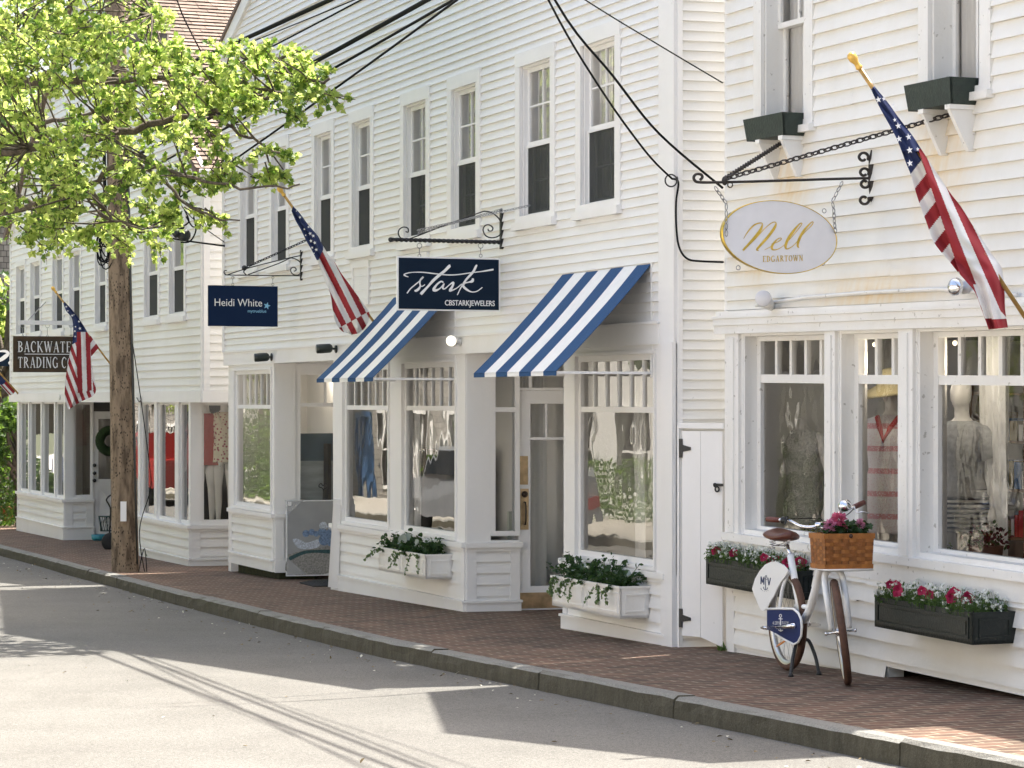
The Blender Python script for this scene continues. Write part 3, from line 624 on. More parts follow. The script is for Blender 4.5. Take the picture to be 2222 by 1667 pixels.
b.hexa([N.pt(0, -.15, NE_), N.pt(NU1, -.15, NE_), N.pt(NU1, -.003, NE_), N.pt(0, -.003, NE_)] + [N.pt(NU1 / 2 - .01, -.15, NE_ + NRISE), N.pt(NU1 / 2 + .01, -.15, NE_ + NRISE), N.pt(NU1 / 2 + .01, -.003, NE_ + NRISE), N.pt(NU1 / 2 - .01, -.003, NE_ + NRISE)]); b.build('wall', TRIMN, nb)
b = MB(); b.box(N, -.012, .03, -.1, .006, 2.62, NE_); b.build('corner_board', TRIMN, nb)
b = MB(); b.box(N, -.10, NU1, -.02, .05, 2.49, 2.55); b.box(N, -.09, NU1, -.02, .062, 2.551, 2.60); b.box(N, -.10, NU1, -.02, .072, 2.601, 2.618); b.box(N, -.07, NU1, -.02, .05, 2.619, 2.655); b.build('cornice', TRIMN, nb)
# shop front with three deep-set windows
NW = [(N.u(1613), N.u(1795), 5), (N.u(1822), N.u(1955), 3), (N.u(1992), 4.02, 5)]
ztn = (2.165)
hs = []
for a, c, n_ in NW:
    mb = MB(); z0, z1 = 1.05, 2.49; d_ = .15
    mb.box(N, a, a + .02, -d_ - .05, -.002, z0, z1); mb.box(N, c - .02, c, -d_ - .05, -.002, z0, z1); mb.box(N, a + .02, c - .02, -d_ - .05, -.004, z0, z0 + .025); mb.box(N, a + .02, c - .02, -d_ - .05, -.004, z1 - .02, z1)
    aa, cc = a + .02, c - .02
    frame_boards(mb, N, aa, cc, z0 + .026, z1 - .021, .055, -d_, -d_ + .05, .035, .025); mb.box(N, aa + .055, cc - .055, -d_, -d_ + .045, ztn - .03, ztn + .03)
    wn = mb.build('shop_window', TRIMN, nb); m2 = MB(); aa += .055; cc -= .055
    for i in range(1, n_):
        x = aa + (cc - aa) * i / n_; m2.box(N, x - .018, x + .018, -d_ + .003, -d_ + .038, ztn + .03, z1 - .057)
    m2.build('muntin_bars', TRIMN, wn)
    pane(N, aa, cc, z0 + .05, ztn - .03, -d_ + .02, GLO, wn); pane(N, aa, cc, ztn + .03, z1 - .056, -d_ + .019, GLO, wn, 'transom_pane')
    hs.append((a, c, z0, z1))
b = MB(); slab(b, N, .03, NU1, .86, 2.5, hs, t=.15, w=.004); b.build('shop_front_wall', TRIMN, nb)
b = MB()
for a, c in ((.04, N.u(1610)), (N.u(1797), N.u(1820)), (N.u(1957), N.u(1989)), (4.03, NU1)):
    b = MB(); b.box(N, a, c, .004, .03, 1.04, 2.488); b.box(N, a + (c - a) * .28, c - (c - a) * .28, .03, .042, 1.05, 2.46); b.build('pilaster', TRIMN, nb)
b = MB(); b.box(N, .03, NU1, 0, .055, .985, 1.04); b.box(N, .03, NU1, 0, .03, .86, .984); b.build('sill', TRIMN, nb)
b = MB(); siding(b, N, .16, 2.33, .205, .86, .118, seed=8, wob=.006, out=.026); siding(b, N, 2.33, NU1, .315, .86, .118, seed=11, wob=.006, out=.026); b.build('clapboard_siding', WHITEN, nb)
b = MB(); b.box(N, .03, .16, -.02, .016, .12, .86); b.build('corner_board', TRIMN, nb)
b = MB(); b.box(N, .03, 2.33, -.12, -.004, .16, .86); b.box(N, 2.33, NU1, -.12, -.004, .31, .86); b.build('wall', TRIMN, nb)
b = MB(); b.box(N, .03, NU1, -.3, -.03, -.1, .2); b.build('foundation', mat('dark_foundation', (.02, .019, .017), .9, var=.6, vs=14, bump=.5), nb)
gable_roof(N, nb, 0, NU1, NE_ + .02, NRISE, 8, (.929, .369), over=.0)
body(N, nb, 0, NU1, -.3, NE_, 8, (.929, .369))
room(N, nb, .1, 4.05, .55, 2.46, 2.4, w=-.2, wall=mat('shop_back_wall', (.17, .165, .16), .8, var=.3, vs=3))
# low neighbour just outside the frame: its eave shades the pavement
rb = thing('low_shop', 'low single storey white shop past the right edge', 'building', N.pt(7.5, 0, 0))
b = MB(); b.box(N, NU1 + .25, 13, -6, 0, -.2, 2.9); b.build('wall', WHITE, rb)
b = MB(); b.hexa([N.pt(NU1 + .2, .06, 2.88), N.pt(13, .06, 2.88), N.pt(13, -6.2, 2.88), N.pt(NU1 + .2, -6.2, 2.88), N.pt(NU1 + .2, .06, 2.98), N.pt(13, .06, 2.98), N.pt(13, -6, 3.3), N.pt(NU1 + .2, -6, 3.3)]); b.build('roof', SHR, rb)
# gate closing the passage
G = Frame(1.256, 18.565, .300, -.292); ga, gc = 0.0, .412; gz0, gz1 = G.z(1525, 1392), G.z(1525, 936)
gt = thing('plank_gate', 'tall white plank gate with black strap hinges closing the narrow passage', 'gate', G.pt((ga + gc) / 2, -.02, gz0))
b = MB(); b.box(G, ga + .012, ga + .19, -.03, -.004, gz0 + .03, gz1); b.hexa([G.pt(ga + .192, -.03, gz0 + .03), G.pt(gc - .012, -.03, gz0 - .03), G.pt(gc - .012, -.0055, gz0 - .03), G.pt(ga + .192, -.0055, gz0 + .03)] + [G.pt(ga + .192, -.03, gz1), G.pt(gc - .012, -.03, gz1), G.pt(gc - .012, -.0055, gz1), G.pt(ga + .192, -.0055, gz1)]); b.build('plank_panel', TRIM, gt)
for zz in (G.z(1485, 973), G.z(1485, 1342)):
    b = MB(); b.box(G, ga - .01, ga + .02, -.003, .006, zz - .07, zz + .07)
    b.hexa([G.pt(ga + .02, -.003, zz - .026), G.pt(ga + .10, -.003, zz - .014), G.pt(ga + .10, .006, zz - .014), G.pt(ga + .02, .006, zz - .026), G.pt(ga + .02, -.003, zz + .026), G.pt(ga + .10, -.003, zz + .008), G.pt(ga + .10, .006, zz + .008), G.pt(ga + .02, .006, zz + .026)]); b.build('strap_hinge', BLACK, gt)
b = MB(); zz = G.z(1560, 1053); b.box(G, gc - .09, gc + .0, -.003, .008, zz - .008, zz + .012); b.torus(G.pt(gc - .05, .01, zz - .03), (*G.n, 0), .018, .006); b.torus(G.pt(gc - .07, .01, zz + .0), (*G.n, 0), .012, .005); b.build('latch', BLACK, gt)
fr = MB(); fr.box(G, ga - .03, ga - .012, -.06, .002, .0, gz1 + .02); fr.box(G, ga - .03, gc, -.05, -.002, gz1 + .022, gz1 + .06)
tag(fr.build('gate_post', TRIM, loc=G.pt(ga, 0, 0)), 'narrow white post and lintel framing the plank gate', 'gate post')
b = MB(); b.box(G, ga, gc, -1.2, -1.1, -.1, 1.2); b.build('alley_back', DARKIN, gt)
# ================================================================= far building
bb = thing('gabled_shop', 'white gabled clapboard shop with brown roof behind the utility pole', 'building', B.pt(-6, 0, 0))
BU0, BU1, BE_, BR = -12.75, .56, 4.95, 3.9
W7 = [(-12.09, -11.37), (-10.79, -10.03), (-8.91, -8.17), (-7.56, -6.84), (-5.68, -5.02), (-2.51, -1.79), (-1.1, -.36)]
holes = [dh_window(B, bb, a - .11, c + .11, 3.03, 4.42, cw=.09, rec=.07, head=.10, sillh=.12, split=.52, muntin='') for a, c in W7]
def bclip(z):
    m_ = (BU0 + BU1) / 2; h_ = (BU1 - BU0) / 2
    if z < BE_: return (BU0 + .1, BU1 - .08)
    k = 1 - (z - BE_) / BR
    return (max(m_ - h_ * k, BU0 + .1), min(m_ + h_ * k, BU1 - .08)) if k > 0 else None
b = MB(); siding(b, B, BU0 + .1, BU1 - .08, 2.13, BE_ + BR, .105, holes, clip=bclip, seed=12); b.build('clapboard_siding', WHITE, bb)
b = MB(); slab(b, B, BU0, BU1, 1.98, BE_, holes)
m_ = (BU0 + BU1) / 2
b.hexa([B.pt(BU0, -.15, BE_), B.pt(BU1, -.15, BE_), B.pt(BU1, -.003, BE_), B.pt(BU0, -.003, BE_)] + [B.pt(m_ - .01, -.15, BE_ + BR), B.pt(m_ + .01, -.15, BE_ + BR), B.pt(m_ + .01, -.003, BE_ + BR), B.pt(m_ - .01, -.003, BE_ + BR)]); b.build('wall', TRIM, bb)
b = MB(); b.box(B, BU1 - .08, BU1, 0, .025, 2.13, BE_); b.build('corner_board', TRIM, bb)
b = MB(); b.box(B, BU0 - .01, BU0 + .1, -.02, .025, 2.13, BE_); b.build('corner_board', TRIM, bb)
b = MB(); b.box(B, BU0, BU1 + .02, -.1, .04, 1.98, 2.13); b.build('fascia', TRIM, bb)
for sd_ in (-1, 1):
    a = BU0 if sd_ < 0 else BU1; b = MB()
    b.hexa([B.pt(a, 0, BE_ - .2), B.pt(m_, 0, BE_ + BR - .2), B.pt(m_, .05, BE_ + BR - .2), B.pt(a, .05, BE_ - .2), B.pt(a + sd_ * .1, 0, BE_), B.pt(m_, 0, BE_ + BR), B.pt(m_, .05, BE_ + BR), B.pt(a + sd_ * .1, .05, BE_)]); b.build('rake_board', TRIM, bb)
gable_roof(B, bb, BU0, BU1, BE_ + .02, BR, 12, (.929, .369), over=.10, courses=.13)
body(B, bb, BU0, BU1, 1.99, BE_, 12, (.929, .369))
BS = Frame(*B.pt(BU1, 0, 0).xy, .929, .369)
b = MB(); siding(b, BS, .08, 5, 2.13, BE_ - .28, .105, seed=2); b.build('side_siding', WHITE, bb)
b = MB(); b.box(BS, 0, .08, -.02, .025, 2.13, BE_ - .28); b.box(BS, -.02, 5, -.02, .04, 1.98, 2.128); b.box(BS, 0, 5, -.02, .03, BE_ - .278, BE_ - .1); b.box(BS, -.05, 5, -.02, .2, BE_ - .098, BE_ - .07); b.build('side_trim', TRIM, bb)
b = MB(); b.tube([BS.pt(-.1, .22, BE_ - .1), BS.pt(6, .22, BE_ - .1)], .055, 10); b.build('gutter', TRIM, bb)
b = MB(); b.poly([B.pt(BU0, 0, 1.985), B.pt(BU1, 0, 1.985), B.pt(BU1, -3, 1.985), B.pt(BU0, -3, 1.985)]); b.build('soffit', TRIM, bb)
def slim_front(u0, u1, posts, zs, parent, sill=.42, skt=-.03):
    """tall slim panes between deep posts"""
    b = MB(); d = .075
    for a, c in posts: b = MB(); b.box(B, a, c, -d, .005, sill, zs); b.build('window_post', TRIM, parent)
    for (a, c), (a2_, c2_) in zip(posts, posts[1:]):
        f = MB(); frame_boards(f, B, c, a2_, sill + .0, zs, .035, -d + .01, -d + .045, .03, .05); wi = f.build('shop_window', TRIM, parent)
        pane(B, c + .035, a2_ - .035, sill + .05, zs - .03, -d + .02, GLS, wi)
    lower_wall(B, u0, u1, parent, pitch=.11, skt=skt, sill=sill, cb=.07)
pp = lambda x, w=.10: (B.u(x), B.u(x) + w)
L0, L1 = B.u(40), B.u(141)
slim_front(L0, L1, [pp(40), pp(61), pp(88.5), pp(117.5), (L1 - .10, L1)], 1.98, bb, sill=.44, skt=0.0)
R0, R1 = B.u(268), B.u(414)
slim_front(R0, R1, [(R0, R0 + .1), pp(300, .14), pp(335, .16), pp(380, .20), (R1 - .10, R1)], 1.98, bb, sill=.40, skt=-.03)
BE1 = Frame(*B.pt(L1, 0, 0).xy, *RWD); BE2 = Frame(*B.pt(R1, 0, 0).xy, *RWD)
def side_front(F, x0, x1, x2, parent, sill, skt):
    a, c, e = F.u(x0), F.u(x1), F.u(x2)
    b = MB(); slab(b, F, 0, e, sill, 1.98, [(a, c, sill + .04, 1.97)], t=.1, w=.005); b.build('entry_wall', TRIM, parent)
    f = MB(); frame_boards(f, F, a, c, sill + .04, 1.97, .03, -.05, -.02); wi = f.build('shop_window', TRIM, parent); pane(F, a + .03, c - .03, sill + .07, 1.94, -.035, GLS, wi)
    lower_wall(F, 0, e, parent, pitch=.12, skt=skt, sill=sill, cb=.12)
side_front(BE1, 160, 200, 203, bb, .44, 0.0)
side_front(BE2, 438, 512, 530, bb, .40, -.03)
# half-glazed door with cross-buck
da, dw_ = BE1.u(200), .84
b = MB(); z0, z1 = -.12, BE1.z(215, 893); zg = BE1.z(215, 1040)
b.box(BE1, da, da + .1, -.06, -.02, z0, z1); b.box(BE1, da + dw_ - .1, da + dw_, -.06, -.02, z0, z1); b.box(BE1, da + .1, da + dw_ - .1, -.06, -.02, z1 - .12, z1); b.box(BE1, da + .1, da + dw_ - .1, -.06, -.02, zg - .14, zg); b.box(BE1, da + .1, da + dw_ - .1, -.06, -.02, z0, z0 + .16)
b.box(BE1, da + .1, da + dw_ - .1, -.055, -.04, z0 + .16, zg - .14)
A, C = BE1.pt(da + .1, -.035, z0 + .16), BE1.pt(da + dw_ - .1, -.035, zg - .14); b.beam(A, C, .008, .035, up=Vector((*BE1.n, 0))); A, C = BE1.pt(da + .1, -.033, zg - .14), BE1.pt(da + dw_ - .1, -.033, z0 + .16); b.beam(A, C, .008, .035, up=Vector((*BE1.n, 0)))
dr = b.build('door', TRIMB, bb); pane(BE1, da + .1, da + dw_ - .1, zg, z1 - .12, -.04, GLS, dr)
for y in (1010, 1027, 1043):
    b = MB(); b.ball(BE1.P(205, y, .01), .03); b.build('door_knob', BLACK, dr)
b = MB(); b.box(BE1, da - .02, da + dw_ + 2, -.12, -.06, z1 + .04, 1.97); b.box(BE1, da + dw_, da + dw_ + 2, -.1, 0, -.3, z1 + .04); b.box(BE1, da, da + dw_, -.08, -.02, z1 + .002, z1 + .035); b.build('entry_wall', mat('dark_transom', (.03, .03, .03), .3), bb)
tag_w = MB(); tag_w.torus(BE1.P(240, 957, -.005), (*BE1.n, 0), .17, .075, 24, 8)
wr = tag_w.build('leafy_ring', mat('wreath_green', (.03, .07, .02), .8, var=.6, vs=60, bump=1, bs=60), loc=BE1.P(240, 957, 0)); wr.name = 'door_wreath'
tag(wr, 'round green wreath with an orange flower hanging on the far shop door', 'wreath'); b = MB(); b.ball(BE1.P(241, 939, .07), .075, 10, .5); b.build('orange_flower', mat('orange_petal', (.75, .28, .03), .6), wr)
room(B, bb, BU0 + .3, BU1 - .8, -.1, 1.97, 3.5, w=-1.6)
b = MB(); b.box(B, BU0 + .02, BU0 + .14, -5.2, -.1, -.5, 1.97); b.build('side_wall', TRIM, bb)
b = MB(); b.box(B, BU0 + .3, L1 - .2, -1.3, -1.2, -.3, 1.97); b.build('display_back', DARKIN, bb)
b = MB()
for uu0, uu1 in ((L0 + .1, L1 - .1), (R0 + .1, R1 - .1)): b.box(B, uu0, uu1, -.8, -.2, -.1, .34)
b.build('display_plinth', PALEIN, bb)
# ================================================================= foliage helpers
def leaf_pts(size, kind='maple'):
    if kind == 'maple': P = [(0, 0), (.22, .06), (.52, .02), (.42, .26), (.60, .55), (.34, .58), (.24, .74), (0, 1.0), (-.24, .74), (-.34, .58), (-.60, .55), (-.42, .26), (-.52, .02), (-.22, .06)]
    elif kind == 'oval': P = [(0, 0), (.26, .3), (.28, .6), (0, 1.0), (-.28, .6), (-.26, .3)]
    elif kind == 'heart': P = [(0, 0), (.42, -.05), (.55, .3), (.38, .7), (0, 1.0), (-.38, .7), (-.55, .3), (-.42, -.05)]
    else: P = [(0, 0), (.08, .4), (0, 1), (-.08, .4)]
    return [(x * size, y * size) for x, y in P]
def add_leaf(mb, p, d, nrm, size, kind='maple', fold=.25, droop=.2):
    d = d.normalized(); x = d.cross(nrm)
    if x.length < 1e-3: x = d.orthogonal()
    x.normalize(); n_ = x.cross(d); L = leaf_pts(size, kind); h = len(L) // 2
    def q(a, b_): return p + x * a + d * b_ + n_ * (abs(a) * fold - droop * b_ * b_ / size)
    i = [mb.vert(q(a, b_)) for a, b_ in L]
    mb.face(i[:h + 1]); mb.face([i[0]] + i[h:])
def rv(r=random): 
    while 1:
        v = Vector((r.uniform(-1, 1), r.uniform(-1, 1), r.uniform(-1, 1)))
        if .05 < v.length < 1: return v.normalized()
def limb(mb, pts, r0, r1, n=7, wig=.02, rnd=random):
    P = catmull([tuple(p) for p in pts], 5); P = [Vector(p) + rv(rnd) * wig * (0 if i in (0, len(P) - 1) else 1) for i, p in enumerate(P)]
    k = len(P) - 1; mb.tube(P, [r0 + (r1 - r0) * (i / k) ** .8 for i in range(k + 1)], n); return P
def pxd(x, y, Y): return Vector(((x - CXP) / FPX * Y, Y, CZ - (y - HOR) / FPX * Y))
BARK = mat('grey_brown_bark', (.13, .105, .08), .9, var=.5, vs=25, bump=.8, bs=60, stretch=(1, 1, .4))
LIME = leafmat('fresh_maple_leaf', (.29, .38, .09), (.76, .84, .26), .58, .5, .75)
LIME2 = leafmat('darker_maple_leaf', (.10, .19, .04), (.30, .46, .07), .45)  # darker leaf tone, mixed in at random
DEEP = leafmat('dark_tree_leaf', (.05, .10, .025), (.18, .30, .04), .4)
def spray(mb, wood, p, d, L, rnd, size=(.032, .060), n=14, kind='maple', side=3):
    """a leafy shoot: one twig with side twiglets carrying leaves"""
    q = p + d * L + Vector((0, 0, -.12 * L)); m_ = (p + q) / 2 + rv(rnd) * .06 * L
    P = [Vector(v) for v in catmull([tuple(p), tuple(m_), tuple(q)], 4)]; wood.tube(P, [.004 + .004 * (1 - i / 8) for i in range(len(P))], 4, caps=False)
    def put(a, dd):
        nn = (Vector((0, 0, 1)) * rnd.uniform(-.1, 1.1) + rv(rnd) * .9 + Vector((.25, -.55, 0))).normalized(); s = rnd.uniform(*size)
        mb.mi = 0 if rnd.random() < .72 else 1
        add_leaf(mb, a, dd, nn, s, kind, rnd.uniform(-.1, .5), rnd.uniform(0, .4))
    for i in range(n):
        t = rnd.uniform(.15, 1); a = P[min(int(t * (len(P) - 1)), len(P) - 1)]; put(a + rv(rnd) * .02, (d + rv(rnd) * 1.1).normalized())
    for k in range(side):
        a = P[rnd.randint(2, len(P) - 2)]; dd = (d * .6 + rv(rnd) * .8 + Vector((0, 0, -.1))).normalized(); e = a + dd * L * rnd.uniform(.3, .6)
        wood.tube([a, (a + e) / 2 + rv(rnd) * .015, e], [.0045, .003, .002], 4, caps=False)
        for i in range(n // 2): t = rnd.uniform(.2, 1.05); put(a + (e - a) * t + rv(rnd) * .02, (dd + rv(rnd)).normalized())
# ---- the street tree whose boughs fill the upper left
rnd = random.Random(21)
tr0 = street(26.5, -.9); tree = thing('maple_tree', 'maple tree with bright spring leaves reaching over the street from the left', 'tree', tr0)
wood = MB(); crown = MB(); tz = tr0.z
fork = tr0 + Vector((.15, -.1, 3.2)); top = tr0 + Vector((.4, 0, 7.5))
limb(wood, [tr0 - Vector((0, 0, .2)), tr0 + Vector((.03, 0, 1.5)), fork, tr0 + Vector((.2, .1, 5)), top], .24, .10, 12, .015, rnd)
limbs = []
def bough(pts, r0, r1=.012): limbs.append((limb(wood, pts, r0, r1, 7, .025, rnd), r0, r1))
bough([fork, pxd(-330, 380, 23), pxd(-60, 340, 22.3), pxd(140, 310, 22), pxd(290, 280, 21.8), pxd(450, 245, 21.6), pxd(600, 205, 21.3), pxd(715, 170, 21)], .068)
bough([fork, pxd(-300, 480, 23.5), pxd(-40, 470, 23), pxd(160, 420, 22.5), pxd(270, 350, 22), pxd(350, 365, 21.5), pxd(450, 395, 21.2), pxd(560, 410, 21), pxd(650, 400, 20.8)], .042, .007)
bough([tr0 + Vector((.2, .1, 4.6)), pxd(-300, 200, 24), pxd(-60, 190, 23.5), pxd(120, 180, 23), pxd(290, 175, 22.5), pxd(480, 150, 22), pxd(660, 110, 21.5)], .08)
bough([top, pxd(-250, -150, 24), pxd(-20, 60, 23.5), pxd(90, 0, 23.5), pxd(210, -60, 23)], .08)
bough([top, pxd(-200, -300, 23), pxd(60, -160, 22.5), pxd(250, -60, 22), pxd(330, 30, 21.8)], .07)
bough([fork, pxd(-300, 560, 25), pxd(-80, 480, 24.5), pxd(40, 430, 24), pxd(110, 470, 23.8), pxd(150, 520, 23.6)], .05)
bough([fork, pxd(-280, 420, 26), pxd(-40, 300, 25.5), pxd(90, 270, 25), pxd(200, 240, 24.6), pxd(240, 160, 24)], .05)
bough([pxd(270, 350, 22), pxd(340, 380, 21.6), pxd(400, 440, 21.4), pxd(470, 470, 21.2), pxd(520, 478, 21)], .022, .006)
bough([pxd(140, 310, 22), pxd(200, 420, 21.8), pxd(250, 480, 21.6), pxd(320, 495, 21.5)], .025, .006)
bough([pxd(450, 245, 21.6), pxd(520, 290, 21.4), pxd(590, 325, 21.2), pxd(640, 345, 21)], .02, .006)
bough([pxd(430, 255, 21.6), pxd(470, 300, 21.5), pxd(485, 350, 21.4)], .012, .005)
ZONES = [  # x0, x1, y0, y1, sprays : how thickly each part of the crown is leaved
    (-420, 0, -250, 500, 42), (-60, 150, -60, 120, 34), (120, 330, -80, 110, 34), (-40, 200, 90, 300, 42), (180, 420, 100, 260, 34),
    (380, 560, 105, 200, 21), (560, 715, 105, 205, 19), (420, 660, 190, 262, 20), (650, 722, 170, 215, 5), (-40, 160, 290, 500, 40), (120, 280, 300, 470, 14), (220, 400, 245, 290, 9),
    (250, 430, 350, 395, 7), (450, 650, 372, 395, 9), (330, 520, 440, 480, 8), (180, 330, 430, 520, 12), (60, 160, 470, 520, 8), (560, 640, 318, 345, 3), (460, 495, 290, 370, 4), (200, 420, -350, -80, 18), (-400, 200, -500, -60, 30)]
allp = [(p, i) for L, _, _ in limbs for i, p in enumerate(L) if p.x > -6.6]
for x0, x1, y0, y1, k in ZONES:
    for _ in range(int(k * 1.15)):
        tgt = pxd(rnd.uniform(x0, x1), rnd.uniform(y0, y1), rnd.uniform(20.8, 24.2 if x1 < 430 else 22))
        b0 = min(allp, key=lambda a: (a[0] - tgt).length_squared)[0]; d = tgt - b0; L = d.length
        if L > .35: wood.tube([b0, b0 + d * .4 + rv(rnd) * .05 * L, b0 + d * .8 + rv(rnd) * .03], [.011, .008, .005], 5, caps=False)
        dirn = (d.normalized() + Vector((.35, -.1, 0)) + rv(rnd) * .5).normalized()
        spray(crown, wood, tgt - dirn * .15, dirn, *((rnd.uniform(.15, .30), rnd) if x1 > 430 else (rnd.uniform(.26, .46), rnd)), n=15 if x1 > 430 else 18, side=5)
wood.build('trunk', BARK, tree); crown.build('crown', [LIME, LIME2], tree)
def broad_tree(name, label, base, h, rad, nleaf, mats, seed, size=(.09, .16), group=None, kind='maple', trunk_r=.16, low=.35):
    rnd = random.Random(seed); t = thing(name, label, 'tree', base, group); wd = MB(); cr = MB(); base = Vector(base)
    tp = base + Vector((rnd.uniform(-.3, .3), rnd.uniform(-.3, .3), h * .8)); limb(wd, [base - Vector((0, 0, .2)), base + Vector((0, 0, h * .3)), tp], trunk_r, .05, 8, .03, rnd); cl = []
    for i in range(16):
        a = rnd.uniform(0, 6.283); z = rnd.uniform(low, .95); r = rad * math.sqrt(max(.05, 1 - ((z - .6) / .5) ** 2)) * rnd.uniform(.45, .95)
        e = base + Vector((math.cos(a) * r, math.sin(a) * r, z * h)); s = base + Vector((0, 0, h * max(.25, z - .25))); limb(wd, [s, (s + e) / 2 + Vector((0, 0, .15)), e], .05, .015, 5, .04, rnd); cl.append((e, rad * rnd.uniform(.28, .45)))
    for _ in range(nleaf):
        c_, r = rnd.choice(cl); v = rv(rnd) * r * rnd.uniform(.3, 1.0); cr.mi = 0 if rnd.random() < .6 else 1
        add_leaf(cr, c_ + v, rv(rnd), (rv(rnd) + Vector((0, 0, .6))).normalized(), rnd.uniform(*size), kind)
    wd.build('trunk', BARK, t); cr.build('crown', mats, t); return t
# trees and buildings that close the view at the far left
broad_tree('street_tree', 'leafy green tree beyond the far gabled shop at the left edge', street(49.0, -8.75), 5.6, 1.5, 5200, [LIME, DEEP], 5, (.10, .17))
broad_tree('street_tree', 'dark potted tree standing by the far corner behind the gabled shop', street(44.9, -8.25, 0), 2.5, .6, 1500, [DEEP, LIME2], 6, (.06, .1), trunk_r=.035, low=.5)
broad_tree('street_tree', 'tall tree rising behind the grey shingled house far left', street(66, -13), 11, 3.8, 5200, [LIME, DEEP], 8, (.14, .24))
SHG, n, l, p = nodes_of('grey_cedar_shingle', .9); g = n.new('ShaderNodeNewGeometry').outputs['Position']
def shingle_mat(name, c1, c2, mort, ang, bw=.14, rh=.14):
    m, n, l, p = nodes_of(name, .9); g = n.new('ShaderNodeNewGeometry').outputs['Position']
    sp_ = n.new('ShaderNodeVectorRotate'); sp_.rotation_type = 'Z_AXIS'; sp_.inputs['Angle'].default_value = ang; l.new(g, sp_.inputs['Vector'])
    se = n.new('ShaderNodeSeparateXYZ'); l.new(sp_.outputs[0], se.inputs[0]); co = n.new('ShaderNodeCombineXYZ'); l.new(se.outputs['X'], co.inputs['X']); l.new(se.outputs['Z'], co.inputs['Y'])
    bt = n.new('ShaderNodeTexBrick'); bt.inputs['Scale'].default_value = 1; bt.inputs['Brick Width'].default_value = bw; bt.inputs['Row Height'].default_value = rh; bt.inputs['Mortar Size'].default_value = .008
    for k_, v in (('Color1', c1), ('Color2', c2), ('Mortar', mort)): bt.inputs[k_].default_value = (*v, 1)
    l.new(co.outputs[0], bt.inputs[0]); c = mix(n, l, 1, bt.outputs['Color'], ramp(n, l, noise(n, l, g, 2.5, 6, .7), [(.3, .7), (.7, 1.2)]), 'MULTIPLY'); l.new(c, p.inputs['Base Color'])
    b = n.new('ShaderNodeBump'); b.inputs['Strength'].default_value = .8; b.invert = True; b.inputs['Distance'].default_value = .01; l.new(bt.outputs['Fac'], b.inputs['Height']); l.new(b.outputs[0], p.inputs['Normal']); return m
SHG = shingle_mat('grey_cedar_shingle', (.34, .32, .29), (.24, .225, .20), (.07, .065, .06), -math.atan2(.929, -.369))
SHG2 = shingle_mat('grey_cedar_shingle_end', (.34, .32, .29), (.24, .225, .20), (.07, .065, .06), -math.atan2(.369, .929))
def simple_house(F, u0, u1, h, rise, depth, label, wallm, wins, seed, name='shingled_house', endm=None, group=None, gab=True, door=None, trim=TRIM, roofm=None):
    t = thing(name, label, 'building', F.pt((u0 + u1) / 2, 0, F.g((u0 + u1) / 2)), group); g = min(F.g(u0), F.g(u1)) - .2; um = (u0 + u1) / 2
    b = MB(); hs = [w_[:4] for w_ in wins] + ([door] if door else []); slab(b, F, u0, u1, g, h, hs, t=.2, w=0)
    if gab: b.hexa([F.pt(u0, -.2, h), F.pt(u1, -.2, h), F.pt(u1, 0, h), F.pt(u0, 0, h)] + [F.pt(um - .02, -.2, h + rise), F.pt(um + .02, -.2, h + rise), F.pt(um + .02, 0, h + rise), F.pt(um - .02, 0, h + rise)])
    b.build('wall', wallm, t)
    b = MB(); b.box(F, u0, u0 + .2, -depth, -.2, g, h); b.box(F, u1 - .2, u1, -depth, -.2, g, h); b.box(F, u0, u1, -depth - .2, -depth, g, h); b.build('side_wall', endm or wallm, t)
    if gab: gable_roof(F, t, u0, u1, h + .02, rise, depth, (-F.n[0], -F.n[1]), m=roofm or SHR, over=.3, front=.3)
    else:
        b = MB(); e = .35; P = [F.pt(u0 - e, e, h - .05), F.pt(u1 + e, e, h - .05), F.pt(u1 + e, -depth / 2, h + rise), F.pt(u0 - e, -depth / 2, h + rise)]; Q = [F.pt(u1 + e, -depth - e, h - .05), F.pt(u0 - e, -depth - e, h - .05)]
        dn = Vector((0, 0, -.12)); b.hexa([q + dn for q in P] + P); b.hexa([q + dn for q in (P[3], P[2], Q[0], Q[1])] + [P[3], P[2], Q[0], Q[1]]); b.build('roof', roofm or SHR, t)
    for (a, c, z0, z1) in [w_[:4] for w_ in wins]:
        f = MB(); frame_boards(f, F, a - .09, c + .09, z0 - .09, z1 + .09, .09, -.02, .04); f.box(F, a, c, -.1, -.05, (z0 + z1) / 2 - .02, (z0 + z1) / 2 + .02); f.box(F, (a + c) / 2 - .015, (a + c) / 2 + .015, -.1, -.055, z0, z1); wi = f.build('window', trim, t)
        pane(F, a, c, z0, z1, -.09, GLU, wi); b = MB(); b.box(F, a - .1, c + .1, -.6, -.3, z0 - .1, z1 + .1); b.build('dark_room', DARKIN, wi)
    b = MB(); b.box(F, u0 - .01, u0 + .12, -.01, .03, g, h); b.box(F, u1 - .12, u1 + .01, -.01, .03, g, h); b.build('corner_board', trim, t)
    if door:
        a, c, z0, z1 = door; b = MB(); frame_boards(b, F, a - .1, c + .1, z0, z1 + .12, .1, -.02, .05, .12, 0); b.box(F, a, c, -.12, -.06, z0, z1); b.build('door', mat('blue_door', (.05, .12, .25), .4), t)
    return t
FB = Frame(*street(60, -10.5).xy, .929, .369)      # the far grey house faces the camera down the street
simple_house(FB, -4, 5, 4.2, 2.6, 7, 'grey shingled house with sloping roof far down the street', SHG2, [(-3.2, -2.3, 2.6, 3.8), (-.9, 0, 2.6, 3.8), (1.6, 2.5, 2.6, 3.8), (-3.3, -2.0, .0, 1.4)], 1, endm=SHG)
